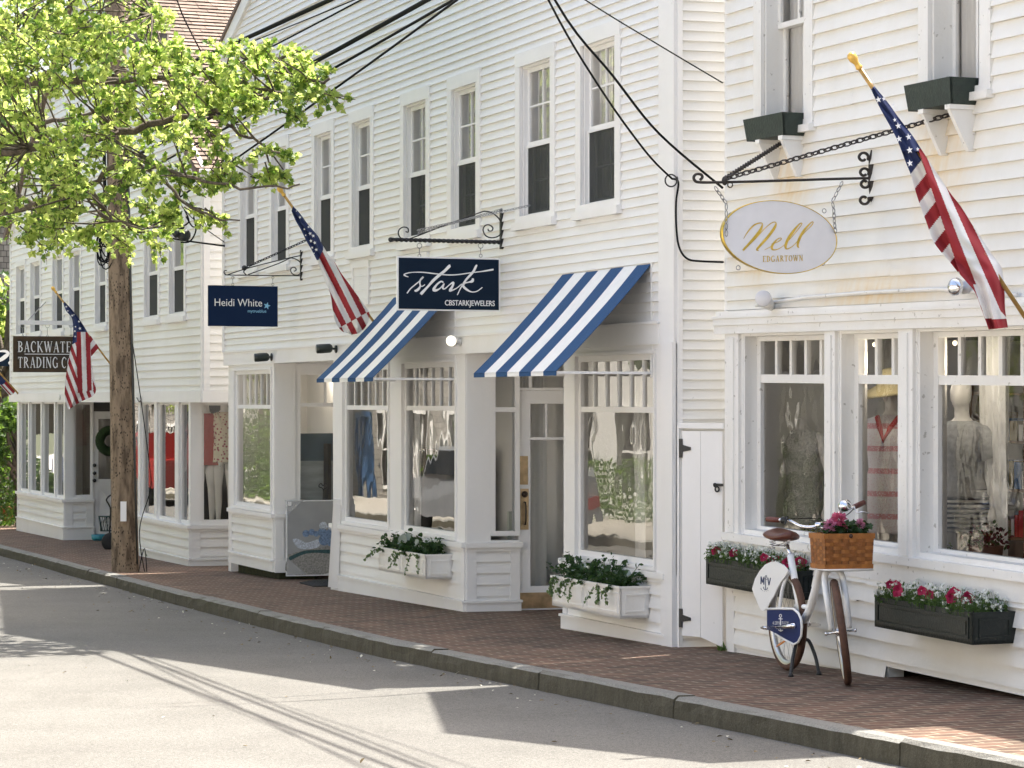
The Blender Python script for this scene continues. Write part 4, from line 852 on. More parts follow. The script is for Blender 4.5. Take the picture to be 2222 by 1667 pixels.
# (the opposite side)
# ---- opposite side of the street: sunlit, seen only as reflections in the glass
O = Frame(*street(0, 3.1).xy, AW.x, AW.y)
ww = lambda u0, n_, st_, z0, z1, wd=.8: [(u0 + i * st_, u0 + i * st_ + wd, z0, z1) for i in range(n_)]
simple_house(O, 27, 36, 4.6, 2.2, 8, 'white cottage nearest across the street mirrored in the shop windows', WHITE, ww(28.2, 3, 2.6, .5, 1.9) + ww(28.2, 3, 2.6, 3.0, 4.2), 1, gab=False, door=(33.0, 33.9, -.1, 2.0))
simple_house(O, 14, 24, 5.4, 2.4, 8, 'white house added across the street behind the viewer to bounce light', WHITE, ww(15.2, 4, 2.3, .6, 2.0) + ww(15.2, 4, 2.3, 3.2, 4.5), 7, gab=False, name='white_house')  # unseen house, added so its sunlit front lightens the shop fronts
simple_house(O, 2, 12, 5.6, 2.4, 8, 'pale house added across the street behind and right of the viewer to bounce light', WHITE, ww(3.2, 4, 2.3, .8, 2.2) + ww(3.2, 4, 2.3, 3.4, 4.7), 8, gab=False, name='white_house')  # second unseen house added for bounced light
simple_house(O, 38.5, 46.5, 5.2, 2.6, 8, 'white gabled house across the street mirrored in the glass', WHITE, ww(39.5, 3, 2.3, .3, 1.8, .9) + ww(39.5, 3, 2.3, 3.0, 4.4), 2, name='white_house')
simple_house(O, 50, 60, 4.8, 2.4, 8, 'long grey shingled shop across the street with blue door', SHG, ww(51, 3, 2.1, .0, 1.7, 1.4) + ww(51, 4, 2.3, 2.9, 4.1), 3, gab=False, door=(57.6, 58.5, -.6, 1.6))
simple_house(O, 63, 73, 5.2, 2.6, 8, 'white clapboard inn farther along the opposite pavement', WHITE, ww(64, 4, 2.3, -.2, 1.4, .9) + ww(64, 4, 2.3, 2.7, 4.1), 4, name='white_inn')
simple_house(O, 76, 90, 4.8, 3, 8, 'grey shingled house at the far end of the opposite pavement', SHG, ww(77, 5, 2.4, -.4, 1.2) + ww(77, 5, 2.4, 2.5, 3.8), 5, gab=False)
for i, (s_, q_, hh) in enumerate(((37.2, 1.6, 6.5), (48.3, 1.2, 7.5), (61.5, 1.5, 6.5), (74.5, 1.8, 8), (31.5, 1.4, 5.5), (66.5, 1.0, 6))):
    broad_tree('roadside_tree', ['small', 'tall', 'rounded', 'spreading', 'slender', 'young'][i] + ' green tree on the opposite pavement mirrored in the windows', street(s_, q_), hh * 1.65, hh * .48, 2600, [LIME, DEEP], 30 + i, (.22, .38), group='trees on the opposite pavement', trunk_r=.13, low=.3)
b = MB(); rr = random.Random(4)
for _ in range(5200):
    s_ = rr.uniform(34, 52); p_ = street(s_, rr.uniform(2.2, 3.0), rr.uniform(0, 1.1)); b.mi = rr.choice((0, 1)); add_leaf(b, p_, rv(rr), rv(rr), rr.uniform(.07, .12), 'oval')
tag(b.build('hedge', [DEEP, LIME2], loc=street(43, 2.6)), 'clipped green hedge along the opposite pavement mirrored in the glass', 'hedge')
b = MB()
for _ in range(4200): p_ = street(rr.uniform(54.5, 63), rr.uniform(.2, 1.2), rr.uniform(0, 2.6) * rr.random() ** .4); b.mi = rr.choice((0, 1)); add_leaf(b, p_, rv(rr), rv(rr), rr.uniform(.09, .15), 'oval')
tag(b.build('shrub_border', [DEEP, LIME2], loc=street(58, .6)), 'tall loose shrubs on the opposite pavement mirrored in the leftmost bay window', 'shrubs')
0 and tag(b.build('hedge', [DEEP, LIME2], loc=street(43, 2.6)), 'clipped green hedge along the opposite pavement mirrored in the glass', 'hedge')
TYRE = mat('black_tyre', (.02, .02, .02), .8); CGL = mat('dark_car_glass', (.02, .025, .03), .06, spec=.8)
def car(name, label, s_, q_, prof, glassp, wd, paintm, L, wheels, r=.34):
    """side profile (x forward, z up) lofted across the width with tumblehome"""
    o = street(s_, q_, -KERB); t = thing(name, label, 'car', o, 'cars parked opposite'); F = Frame(o.x, o.y, AW.x, AW.y); b = MB()
    def half(z): return wd / 2 * (1 if z < .95 else 1 - .22 * (z - .95) / .7)
    for sgn in (-1, 1): b.poly([F.pt(x, sgn * half(z), o.z + z) for x, z in (prof if sgn > 0 else prof[::-1])])
    for (x0, z0), (x1, z1) in zip(prof, prof[1:] + prof[:1]): b.poly([F.pt(x0, half(z0), o.z + z0), F.pt(x1, half(z1), o.z + z1), F.pt(x1, -half(z1), o.z + z1), F.pt(x0, -half(z0), o.z + z0)])
    b.build('body', paintm, t)
    for G in glassp:
        for sgn in (-1, 1):
            b = MB(); b.poly([F.pt(x, sgn * (half(z) + .008), o.z + z) for x, z in G]); b.build('side_window', CGL, t)
    b = MB()
    for x in wheels:
        for sgn in (-1, 1): w_ = MB(); w_.lathe(F.pt(x, sgn * (wd / 2 - .2), o.z + r), (*[c_ * sgn for c_ in F.n], 0), [(0, r - .02), (.03, r), (.19, r), (.215, r - .06), (.216, r * .6)], 22); wh = w_.build('wheel', TYRE, t); h_ = MB(); h_.lathe(F.pt(x, sgn * (wd / 2 + .012), o.z + r), (*[c_ * sgn for c_ in F.n], 0), [(0, r * .6), (.01, r * .5), (.02, .05)], 16); h_.build('rim', STEEL, wh)
    for x, mm, nm in ((L / 2 + .0, mat('headlamp_glass', (.8, .8, .78), .1), 'headlight'), (-L / 2, mat('red_lamp', (.5, .02, .02), .3), 'tail_light')):
        for sgn in (-1, 1): h_ = MB(); h_.box(F, x - .03, x + .03, sgn * wd * .42 - .12, sgn * wd * .42 + .12, o.z + .62, o.z + .78); h_.build(nm, mm, t)
pick = [(-2.6, .45), (2.6, .45), (2.65, .7), (2.6, 1.0), (1.3, 1.1), (.65, 1.72), (-.7, 1.75), (-.85, 1.12), (-2.6, 1.12)]
suv = [(-2.2, .4), (2.2, .4), (2.28, .7), (2.15, .95), (1.15, 1.05), (.5, 1.55), (-1.6, 1.6), (-2.1, 1.1)]
RED = mat('red_car_paint', (.28, .02, .02), .2, spec=.6); SIL = mat('silver_car_paint', (.45, .47, .5), .25, .5); NAVY = mat('navy_car_paint', (.04, .07, .16), .2)
car('pickup_truck', 'red pickup truck parked opposite, mirrored in the far shop windows', 60.2, -1.35, pick, [[(1.15, 1.12), (.62, 1.62), (-.6, 1.65), (-.7, 1.15)]], 1.9, RED, 5.2, (-1.6, 1.7), .38)
car('parked_car', 'silver car parked across the street, mirrored in the door glass', 38.0, -1.3, suv, [[(1.0, 1.08), (.48, 1.48), (-1.5, 1.52), (-1.9, 1.12)]], 1.8, SIL, 4.4, (-1.35, 1.4))
car('parked_car', 'dark blue car parked across the street ahead of the pickup', 67.5, -1.3, suv, [[(1.0, 1.08), (.48, 1.48), (-1.5, 1.52), (-1.9, 1.12)]], 1.8, NAVY, 4.4, (-1.35, 1.4))
# ================================================================= utility pole and cables
po = gpt(273, 1240); POLE = mat('weathered_pole_wood', (.27, .20, .135), .9, col2=(.10, .07, .045), vs=16, bump=.9, bs=45, stretch=(1, 1, .22), thr=(.36, .56))
pn = POLE.node_tree; n, l, p = pn.nodes, pn.links, pn.nodes['Principled BSDF']; g = n.new('ShaderNodeNewGeometry').outputs['Position']
old = p.inputs['Base Color'].links[0].from_socket; vo = n.new('ShaderNodeTexVoronoi'); vo.inputs['Scale'].default_value = 27; mp = n.new('ShaderNodeMapping'); mp.inputs['Scale'].default_value = (1.6, 1.6, .75); l.new(g, mp.inputs[0]); l.new(mp.outputs[0], vo.inputs[0])
pits = ramp(n, l, vo.outputs['Distance'], [(.22, 1), (.33, 0)]); gate_ = ramp(n, l, noise(n, l, g, 4, 3), [(.36, 0), (.5, 1)])
pm = mix(n, l, 1, pits, gate_, 'MULTIPLY'); l.new(mix(n, l, pm, old, (.025, .017, .01)), p.inputs['Base Color'])
pole = thing('utility_pole', 'weathered wooden utility pole full of staple holes by the kerb', 'utility pole', po)
ax = Vector((-.018, .0, 1)).normalized(); b = MB(); b.lathe(po - Vector((0, 0, .3)), ax, [(0, .175), (.3, .168), (1.0, .160), (2.5, .150), (4.5, .138), (7, .125), (9.5, .11), (9.52, .02)], 20)
b.build('shaft', POLE, pole)
pc = lambda z: po + ax * ((z - po.z) / ax.z)
b = MB(); za = CZ + (HOR - 80) / FPX * 30.3; c0 = pc(za); b.beam(c0 + Vector((-.9, -.16, .03)), c0 + Vector((.66, -.19, -.02)), .05, .05); b.build('crossarm', mat('crossarm_wood', (.20, .17, .14), .9, var=.4, vs=10), pole)
b = MB(); b.tube([pc(z) + Vector((.145 - .004 * z, -.06, 0)) for z in (.0, 1, 2, 3, 4, 5, 6)], .016, 8); b.build('conduit', mat('dark_conduit', (.05, .055, .05), .5), pole)
b = MB(); b.tube(catmull([tuple(pc(z) + Vector((x, -.10, 0))) for z, x in ((2.7, .15), (2.0, .24), (1.2, .33), (.9, .33), (.4, .19), (-.2, .27), (-.7 + .9, .25), (-.1, .17))], 5), .006, 5); b.build('loose_wire', CABLE, pole)
b = MB(); q = pxd(268, 1110, 30.3); b.hexa([q + Vector(v) for v in ((-.035, -.02, -.12), (.035, -.02, -.12), (.035, .02, -.12), (-.035, .02, -.12), (-.035, -.02, .12), (.035, -.02, .12), (.035, .02, .12), (-.035, .02, .12))]); b.build('marker_plate', mat('white_plate', (.8, .8, .8), .4), pole)
b = MB(); rr = random.Random(2)
for k in range(9):
    q = pc(3.95 + .09 * rr.uniform(-1, 1)) + Vector((-.16, -.05, 0)); b.torus(q + Vector((rr.uniform(-.05, .02), 0, rr.uniform(-.25, .15))), (.6, 1, rr.uniform(-.2, .2)), rr.uniform(.06, .12), .008, 14, 5, xdir=(0, 0, 1), sx=1.8)
for k in range(4): b.tube([pc(z) + Vector((-.155 - .01 * k, -.05 + .02 * k, 0)) for z in (4.0, 4.6, 5.2, 5.9)], .012, 6)
b.build('cable_coil', CABLE, pole)
def cable(A, Bq, r, sag, label, n_=18, m=CABLE, group='cables strung from the utility pole'):
    A, Bq = Vector(A), Vector(Bq); mb = MB(); P = [A + (Bq - A) * (i / n_) - Vector((0, 0, sag * 4 * (i / n_) * (1 - i / n_))) for i in range(n_ + 1)]
    mb.tube(P, r, 6); return tag(mb.build('overhead_cable', m, loc=A), label, 'cable', group)
def from_pole(x1, y1, x2, y2, r, label, Ye=13.0, ytop=-520, sag=.06):
    k = (y2 - y1) / (x2 - x1); y0 = y1 + k * (292 - x1); A = pxd(292, y0, 30.4); xe = x1 + (ytop - y1) / k; return cable(A, pxd(xe, ytop, Ye), r, sag, label)
from_pole(425, 124, 685, 0, .021, 'thick twisted black cable, leftmost of those crossing the gable')
from_pole(516, 93, 734, 0, .006, 'thin cable just right of the thick leftmost one')
from_pole(554, 108, 755, 0, .008, 'slim black cable below the thin one, crossing the gable')
from_pole(720, 100, 899, 0, .020, 'thick black cable crossing the siding in the middle of the gable')
from_pole(700, 148, 957, 0, .012, 'medium black cable under the thick middle one')
from_pole(645, 237, 971, 0, .010, 'lowest black cable rising steeply to the top of the picture')
def px_cable(pts, r, label, group=None, m=CABLE, name='overhead_cable'):
    P = catmull([tuple(pxd(*p)) for p in pts], 6); mb = MB(); mb.tube(P, r, 6); return tag(mb.build(name, m, loc=P[0]), label, 'cable', group)
px_cable([(1040, -330, 17.4), (1190, 0, 17.6), (1300, 188, 17.9), (1400, 328, 18.2), (1458, 388, 18.5)], .008, 'service cable sagging to the ring by the corner board')
px_cable([(1050, -330, 17.2), (1207, 5, 17.3), (1330, 165, 17.5), (1430, 290, 17.8), (1568, 408, 18.15)], .010, 'service cable sagging down to the right-hand house corner')
px_cable([(1000, -180, 17), (1270, 0, 17.4), (1420, 92, 17.8), (1568, 180, 18.2)], .005, 'thin wire running to the upper corner of the right-hand house')
px_cable([(1458, 388, 18.5), (1472, 396, 18.54), (1467, 440, 18.54), (1468, 500, 18.54), (1475, 540, 18.54), (1492, 562, 18.54), (1520, 567, 18.5), (1569, 569, 18.25)], .008, 'black cable clipped down the side wall and turning right')
b = MB(); b.torus(pxd(1456, 392, 18.5), (.2, -1, 0), .045, .006, 20, 6); b.torus(pxd(1469, 390, 18.5), (1, -.3, 0), .02, .006, 12, 5); tag(b.build('cable_ring', BLACK, loc=pxd(1456, 392, 18.5)), 'black iron cable ring on the corner by the side wall', 'cable ring')
px_cable([(292, 503, 30.4), (400, 522, 30.5), (488, 534, 30.5)], .012, 'pair of black cables running from the pole to the middle building', 'cables strung from the utility pole')
px_cable([(292, 160, 30.4), (420, 305, 30.6), (488, 384, 30.6)], .006, 'thin cable slanting from the pole across the brown roof', 'cables strung from the utility pole')
px_cable([(330, 330, 30.4), (400, 455, 30.5), (487, 526, 30.5)], .006, 'thin cable slanting down behind the black splice cases', 'cables strung from the utility pole')
px_cable([(322, -60, 30.2), (330, 30, 30.2), (344, 112, 30.2)], .013, 'black cable hanging across the upper brown roof, left one', 'cables strung from the utility pole')
px_cable([(372, -40, 30.2), (395, 30, 30.2), (436, 112, 30.2)], .010, 'black cable hanging across the upper brown roof, right one', 'cables strung from the utility pole')
px_cable([(383, 290, 30.4), (386, 330, 30.4), (396, 372, 30.4), (390, 420, 30.4), (386, 462, 30.4)], .012, 'black cable dropping to the splice cases', 'cables strung from the utility pole')
sp = thing('cable_splice', 'bundle of black splice cases and loops hanging on the cable right of the pole', 'cable splice', pxd(393, 500, 30.4))
rb_ = mat('black_splice_rubber', (.012, .018, .017), .55)
for (x, y, x2, y2, r) in ((368, 470, 376, 498, .042), (372, 492, 386, 512, .05), (382, 488, 398, 494, .035), (392, 508, 406, 512, .075)):
    A, C = pxd(x, y, 30.38), pxd(x2, y2, 30.3); m_ = MB(); L = (C - A).length; m_.lathe(A, C - A, [(0, r * .5), (.01, r * .9), (L * .3, r), (L * .5, r * .9), (L * .7, r), (L - .01, r * .9), (L, r * .5)], 10); m_.build('splice_case', rb_, sp)
b = MB()
for pts in (((376, 462), (370, 475), (380, 488)), ((400, 455), (410, 480), (396, 492)), ((420, 470), (425, 500), (412, 524), (392, 526)), ((404, 470), (418, 492), (432, 490)), ((380, 450), (379, 465), (386, 480))):
    b.tube(catmull([tuple(pxd(x, y, 30.36)) for x, y in pts], 5), .010, 6)
b.build('wire_loop', CABLE, sp)
# ================================================================= signs
NAVYS = mat('navy_sign_paint', (.006, .016, .034), .6, bump=.05, bs=30, spec=.12); NAVY2 = mat('bright_navy_sign_paint', (.006, .019, .058), .6, spec=.12)
WLET = mat('white_lettering', (.82, .82, .82), .5); BLET = mat('pale_blue_lettering', (.22, .50, .72), .5); GOLD = mat('gold_leaf', (.80, .55, .10), .3, .65, var=.3, vs=30)
def chain(mb, A, Bq, pitch=.045, r=.0042, wdt=.35):
    A, Bq = Vector(A), Vector(Bq); d = Bq - A; n_ = max(1, int(d.length / (pitch * .72))); d.normalize(); x = d.orthogonal().normalized(); y = d.cross(x)
    for i in range(n_):
        c = A + (Bq - A) * ((i + .5) / n_); ax = x if i % 2 else y; o_ = y if i % 2 else x
        mb.tube([c + d * math.cos(t * .7854) * pitch * .5 + o_ * math.sin(t * .7854) * pitch * wdt * .8 for t in range(8)], r, 4, closed=True)
def spiral(mb, c, F, w_, R0, R1, a0, a1, r, n_=26, flat=None):
    P = []
    for i in range(n_ + 1):
        t = i / n_; a = a0 + (a1 - a0) * t; R_ = R0 + (R1 - R0) * t; P.append(F.pt(c[0] + math.cos(a) * R_, w_, c[1] + math.sin(a) * R_))
    mb.tube(P, r, 6); return P
# -- "stark" board on a twisted bar
su = S.u(1092); PS = perp(S, su)
br = thing('sign_bracket', 'black twisted iron bracket carrying the navy board in the middle', 'sign bracket', PS.pt(0, 0, PS.z(1092, 524)))
zb_ = PS.z(1000, 524); b = MB(); n_ = 90; L = -PS.u(850); b.sm = True; rings = []
for i in range(n_ + 1):
    u = -L * i / n_; a0 = i * .42; R_ = .019; rings.append([b.vert(PS.pt(u, math.cos(a0 + k * math.pi / 2) * R_, zb_ + math.sin(a0 + k * math.pi / 2) * R_)) for k in range(4)])
b.sm = False
for A, Bq in zip(rings, rings[1:]):
    for k in range(4): b.face((A[k], A[(k + 1) % 4], Bq[(k + 1) % 4], Bq[k]))
b.ball(PS.pt(-L - .01, 0, zb_), .022); b.build('twisted_bar', BLACK, br)
b = MB(); b.box(PS, -.028, .0, -.02, .02, PS.z(1092, 541), PS.z(1092, 455)); b.build('wall_plate', BLACK, br)
b = MB(); pf = lambda pts: [tuple(PS.P(x, y, 0)) for x, y in pts]
cr_ = lambda x, y: (850 + x * .1507, 440 + y * .1507)
b.tube(catmull(pf([cr_(*q) for q in ((200, 415), (235, 425), (232, 370), (170, 352), (110, 385), (95, 450), (130, 510), (190, 525), (260, 520), (700, 350), (1250, 150), (1350, 125), (1450, 150), (1550, 240), (1590, 370), (1550, 470), (1450, 505), (1360, 480), (1315, 400), (1340, 335), (1400, 320), (1455, 360), (1440, 405), (1395, 405), (1388, 375))]), 5), .006, 6); b.build('scroll', BLACK, br)
b = MB(); chain(b, PS.P(906, 500), S.P(1150, 446, .01), .035, .003); chain(b, PS.P(908, 506), PS.P(1090, 454), .035, .003); b.build('stay_chain', STEEL, br)
x0, x1, zt, zb = PS.u(861), PS.u(1084), PS.z(972, 558.5), PS.z(972, 675)
sg = thing('hanging_sign', 'navy board lettered stark hanging between the two striped awnings', 'sign', PS.pt((x0 + x1) / 2, 0, zb))
b = MB(); b.box(PS, x0, x1, -.018, .012, zb, zt); b.build('edge_board', WLET, sg); b = MB(); b.box(PS, x0 + .013, x1 - .013, .008, .0155, zb + .013, zt - .013); b.build('panel', NAVYS, sg)
NV = Vector((*PS.n, 0)); cv = lambda x, y: PS.P(850 + x * .1507, 440 + y * .1507, .019)
b = MB()
for st_ in ([(240, 1070, 8), (200, 1055, 16), (180, 1038, 20), (215, 1018, 16), (300, 1003, 12), (450, 1003, 16), (620, 1022, 16), (800, 1040, 16), (950, 1036, 16), (1150, 1008, 15), (1300, 990, 16), (1450, 965, 26), (1462, 965, 8)],
            [(222, 1305, 16), (270, 1240, 16), (340, 1180, 16), (400, 1130, 16), (445, 1080, 26), (452, 1070, 22), (415, 1110, 22), (405, 1160, 20), (412, 1200, 22), (385, 1245, 34), (350, 1268, 34), (328, 1262, 14)], [(405, 1195, 12), (440, 1205, 14), (478, 1180, 12)],
            [(845, 905, 24), (830, 915, 42), (760, 985, 38), (690, 1040, 40), (600, 1120, 40), (520, 1210, 30), (440, 1295, 42), (420, 1320, 34)],
            [(745, 1150, 18), (710, 1135, 24), (650, 1180, 26), (605, 1250, 40), (640, 1262, 34), (700, 1230, 16), (755, 1165, 14), (735, 1225, 26), (765, 1240, 18), (830, 1185, 14), (885, 1150, 30), (880, 1195, 28), (845, 1255, 38), (850, 1268, 26), (930, 1235, 14), (1010, 1170, 14)],
            [(1228, 895, 14), (1215, 915, 30), (1170, 1000, 32), (1080, 1100, 30), (1010, 1200, 18), (945, 1330, 12)], [(1170, 1090, 26), (1160, 1130, 40), (1110, 1145, 18), (1050, 1160, 24), (1030, 1200, 34), (1080, 1250, 30), (1150, 1285, 16), (1230, 1275, 14), (1305, 1220, 12)]):
    ribbon(b, st_, cv, .003, NV, 5)
b.build('script_lettering', WLET, sg)
text_obj('CBSTARKJEWELERS', PS, .0175, PS.u(964), PS.z(1000, 663.5), .067, 'small_lettering', WLET, sg, width=PS.u(1072) - PS.u(964), weight=.0006)
def rings_(F, xs, ytop, ybot, parent, r=.022):
    for x in xs:
        b = MB(); z0, z1 = F.z(x, ytop), F.z(x, ybot); u = F.u(x); b.torus(F.pt(u, 0, z0 - r), (*F.n, 0), r, .0035, 14, 5); b.tube([F.pt(u, 0, z0 - 2 * r), F.pt(u, 0, z1 + .02)], .0035, 5); b.torus(F.pt(u, 0, z1 + .012), (*F.n, 0), .014, .0035, 12, 5); b.build('hanger', STEEL, parent)
rings_(PS, (910, 1043), 528, 558, sg)
# -- pale blue star sign
hu = S.u(657); PH = perp(S, hu)
br = thing('sign_bracket', 'thin black scroll bracket with chain carrying the blue board on the left', 'sign bracket', PH.pt(0, 0, PH.z(657, 598)))
b = MB(); b.box(PH, -.03, 0, -.012, .012, PH.z(657, 609), PH.z(657, 543)); b.build('wall_plate', BLACK, br)
ch_ = lambda x, y: tuple(PH.P(440 + x * .1085, 540 + y * .1085, 0))
b = MB()
for pts in (((1990, 540), (1500, 538), (900, 530), (500, 525), (450, 510), (425, 470), (440, 440), (480, 435)), ((1990, 130), (1700, 190), (1200, 310), (830, 410), (640, 470), (500, 520)),
            ((900, 520), (1500, 300), (1720, 200), (1800, 190), (1900, 230), (1980, 320), (1985, 430), (1930, 510), (1860, 528), (1790, 500), (1755, 430), (1790, 375), (1850, 380), (1865, 430), (1820, 450)), ((870, 520), (820, 470), (840, 420))):
    b.tube(catmull([ch_(*q) for q in pts], 5), .0065, 6)
b.build('scroll', BLACK, br); b = MB(); chain(b, Vector(ch_(830, 390)), S.P(668, 520, .01), .045, .005); b.ball(Vector(ch_(830, 385)), .03); b.build('stay_chain', BLACK, br)
x0, x1, zt, zb = PH.u(451.5), PH.u(602), PH.z(525, 620.5), PH.z(525, 708.5)
sg = thing('hanging_sign', 'blue board lettered Heidi White with a small pale star', 'sign', PH.pt((x0 + x1) / 2, 0, zb))
b = MB(); b.box(PH, x0, x1, -.012, .012, zb, zt); b.build('panel', NAVY2, sg)
text_obj('Heidi White', PH, .0135, PH.u(465), PH.z(500, 664.5), .118, 'lettering', WLET, sg, width=PH.u(568) - PH.u(465), weight=-.0002)
text_obj('mytrueblue', PH, .0135, PH.u(537), PH.z(550, 678.5), .05, 'small_lettering', BLET, sg, width=PH.u(577) - PH.u(537))
def star(mb, F, w_, u, z, R_, rot=0, k=.42):
    P = [F.pt(u + math.cos(rot + math.pi / 2 + i * math.pi / 5) * R_ * (1 if i % 2 == 0 else k), w_, z + math.sin(rot + math.pi / 2 + i * math.pi / 5) * R_ * (1 if i % 2 == 0 else k)) for i in range(10)]
    c = mb.vert(F.pt(u, w_, z)); ids = [mb.vert(p) for p in P]
    for i in range(10): mb.face((c, ids[i], ids[(i + 1) % 10]))
b = MB(); star(b, PH, .014, PH.u(578.5), PH.z(578, 664), .042, rot=-.25); b.build('star_emblem', BLET, sg)
rings_(PH, (505, 592), 600, 620, sg, .014)
# -- oval sign
nu = N.u(1893); PN = perp(N, nu); PN.tilt = 0
br = thing('sign_bracket', 'black wrought bracket with long chains holding the white oval sign', 'sign bracket', PN.pt(0, 0, 3.5))
NT = lambda x, y: tuple(PN.P(1490 + x * .1944, 310 + y * .1944, 0))
b = MB(); b.tube(catmull([NT(*q) for q in ((2060, 395), (1700, 403), (1000, 425), (420, 440), (150, 442), (90, 420), (80, 380), (110, 350), (160, 355), (175, 385), (150, 415))], 5), .0095, 6); b.build('arm', RUST, br)
b = MB(); b.tube([Vector(NT(2062, 80)), Vector(NT(2064, 180)), Vector(NT(2066, 400)), Vector(NT(2075, 600)), Vector(NT(2085, 700)), Vector(NT(2078, 760))], [.004, .022, .026, .024, .014, .003], 6)
for cx_, cy_, R_, s_ in ((1975, 165, 52, 1), (1985, 335, 48, 1), (1992, 455, 46, -1), (1985, 635, 50, -1)):
    pts = [(2062, cy_ + (s_ * 22))]
    for i in range(15): a = math.radians((20 if s_ > 0 else -20) + s_ * (-1) * i * 24); rr_ = R_ * (1 - max(0, i - 8) * .09); pts.append((cx_ + math.cos(a) * rr_, cy_ + math.sin(a) * rr_))
    b.tube(catmull([NT(*q) for q in pts], 3), .0095, 6)
b.build('scroll_plate', RUST, br)
b = MB(); chain(b, Vector(NT(425, 405)), N.P(2072, 246, .02), .058, .0055); chain(b, Vector(NT(425, 400)), N.P(1702, 306, .02), .045, .0055); b.ball(Vector(NT(425, 425)), .02, 8, 1.5); b.torus(Vector(NT(485, 470)), (*PN.n, 0), .017, .004); b.build('stay_chain', RUST, br)
ecx, ecz, ea, eb = PN.u(1691), PN.z(1691, 515), (PN.u(1816) - PN.u(1565.5)) / 2, (PN.z(1691, 435.5) - PN.z(1691, 594)) / 2
sg = thing('hanging_sign', 'white oval gold-rimmed sign lettered Nell hanging from chains', 'sign', PN.pt(ecx, 0, ecz - eb)); tl = -.045
def ell(F, k, w_, n_=64): return [F.pt(ecx + math.cos(t) * ea * k, w_, ecz + math.sin(t) * eb * k + tl * math.cos(t) * ea * k) for t in [2 * math.pi * i / n_ for i in range(n_)]]
LINEN = mat('white_sign_paint', (.77, .76, .78), .5, var=.04, vs=12)
b = MB(); A, C = ell(PN, .985, .014), ell(PN, .985, -.014); ia = [b.vert(p) for p in A]; ic = [b.vert(p) for p in C]; b.face(ia); b.face(ic[::-1]); b.build('panel', LINEN, sg)
b = MB(); P = ell(PN, .99, 0); k = len(P); Q = [ell(PN, s_, w_) for s_, w_ in ((.978, .014), (.99, .019), (1.0, .010), (1.0, -.018), (.97, -.018))]; ids = [[b.vert(p) for p in q] for q in Q]; b.sm = True
for A, C in zip(ids, ids[1:]):
    for i in range(k): b.face((A[i], A[(i + 1) % k], C[(i + 1) % k], C[i]))
b.build('gold_rim', GOLD, sg)
cvn = lambda x, y: PN.P(1490 + x * .1944, 310 + y * .1944, .0165); NV2 = Vector((*PN.n, 0)); b = MB()
for st_ in ([(636, 1070, 3), (690, 985, 12), (760, 915, 16), (830, 895, 10), (845, 915, 12), (820, 980, 30), (740, 1080, 28), (640, 1190, 22), (632, 1200, 8)], [(640, 1195, 6), (760, 1080, 8), (880, 950, 8), (960, 890, 10), (998, 895, 10), (980, 950, 28), (900, 1060, 28), (800, 1170, 24), (785, 1198, 14), (808, 1200, 6)],
            [(945, 1130, 5), (1010, 1110, 8), (1055, 1080, 8), (1050, 1062, 8), (1010, 1080, 12), (960, 1140, 24), (955, 1185, 20), (990, 1195, 12), (1060, 1165, 6), (1150, 1080, 5), (1250, 960, 8), (1288, 905, 8), (1262, 905, 12), (1190, 990, 28), (1125, 1090, 30), (1105, 1160, 24), (1125, 1185, 12), (1200, 1140, 6), (1300, 1020, 6), (1390, 930, 8), (1413, 890, 8), (1390, 890, 10), (1310, 980, 24), (1255, 1080, 28), (1240, 1150, 20), (1255, 1170, 10)], [(870, 1195, 4), (930, 1165, 6), (960, 1140, 6)]):
    ribbon(b, st_, cvn, .003, NV2, 5)
b.build('script_lettering', GOLD, sg)
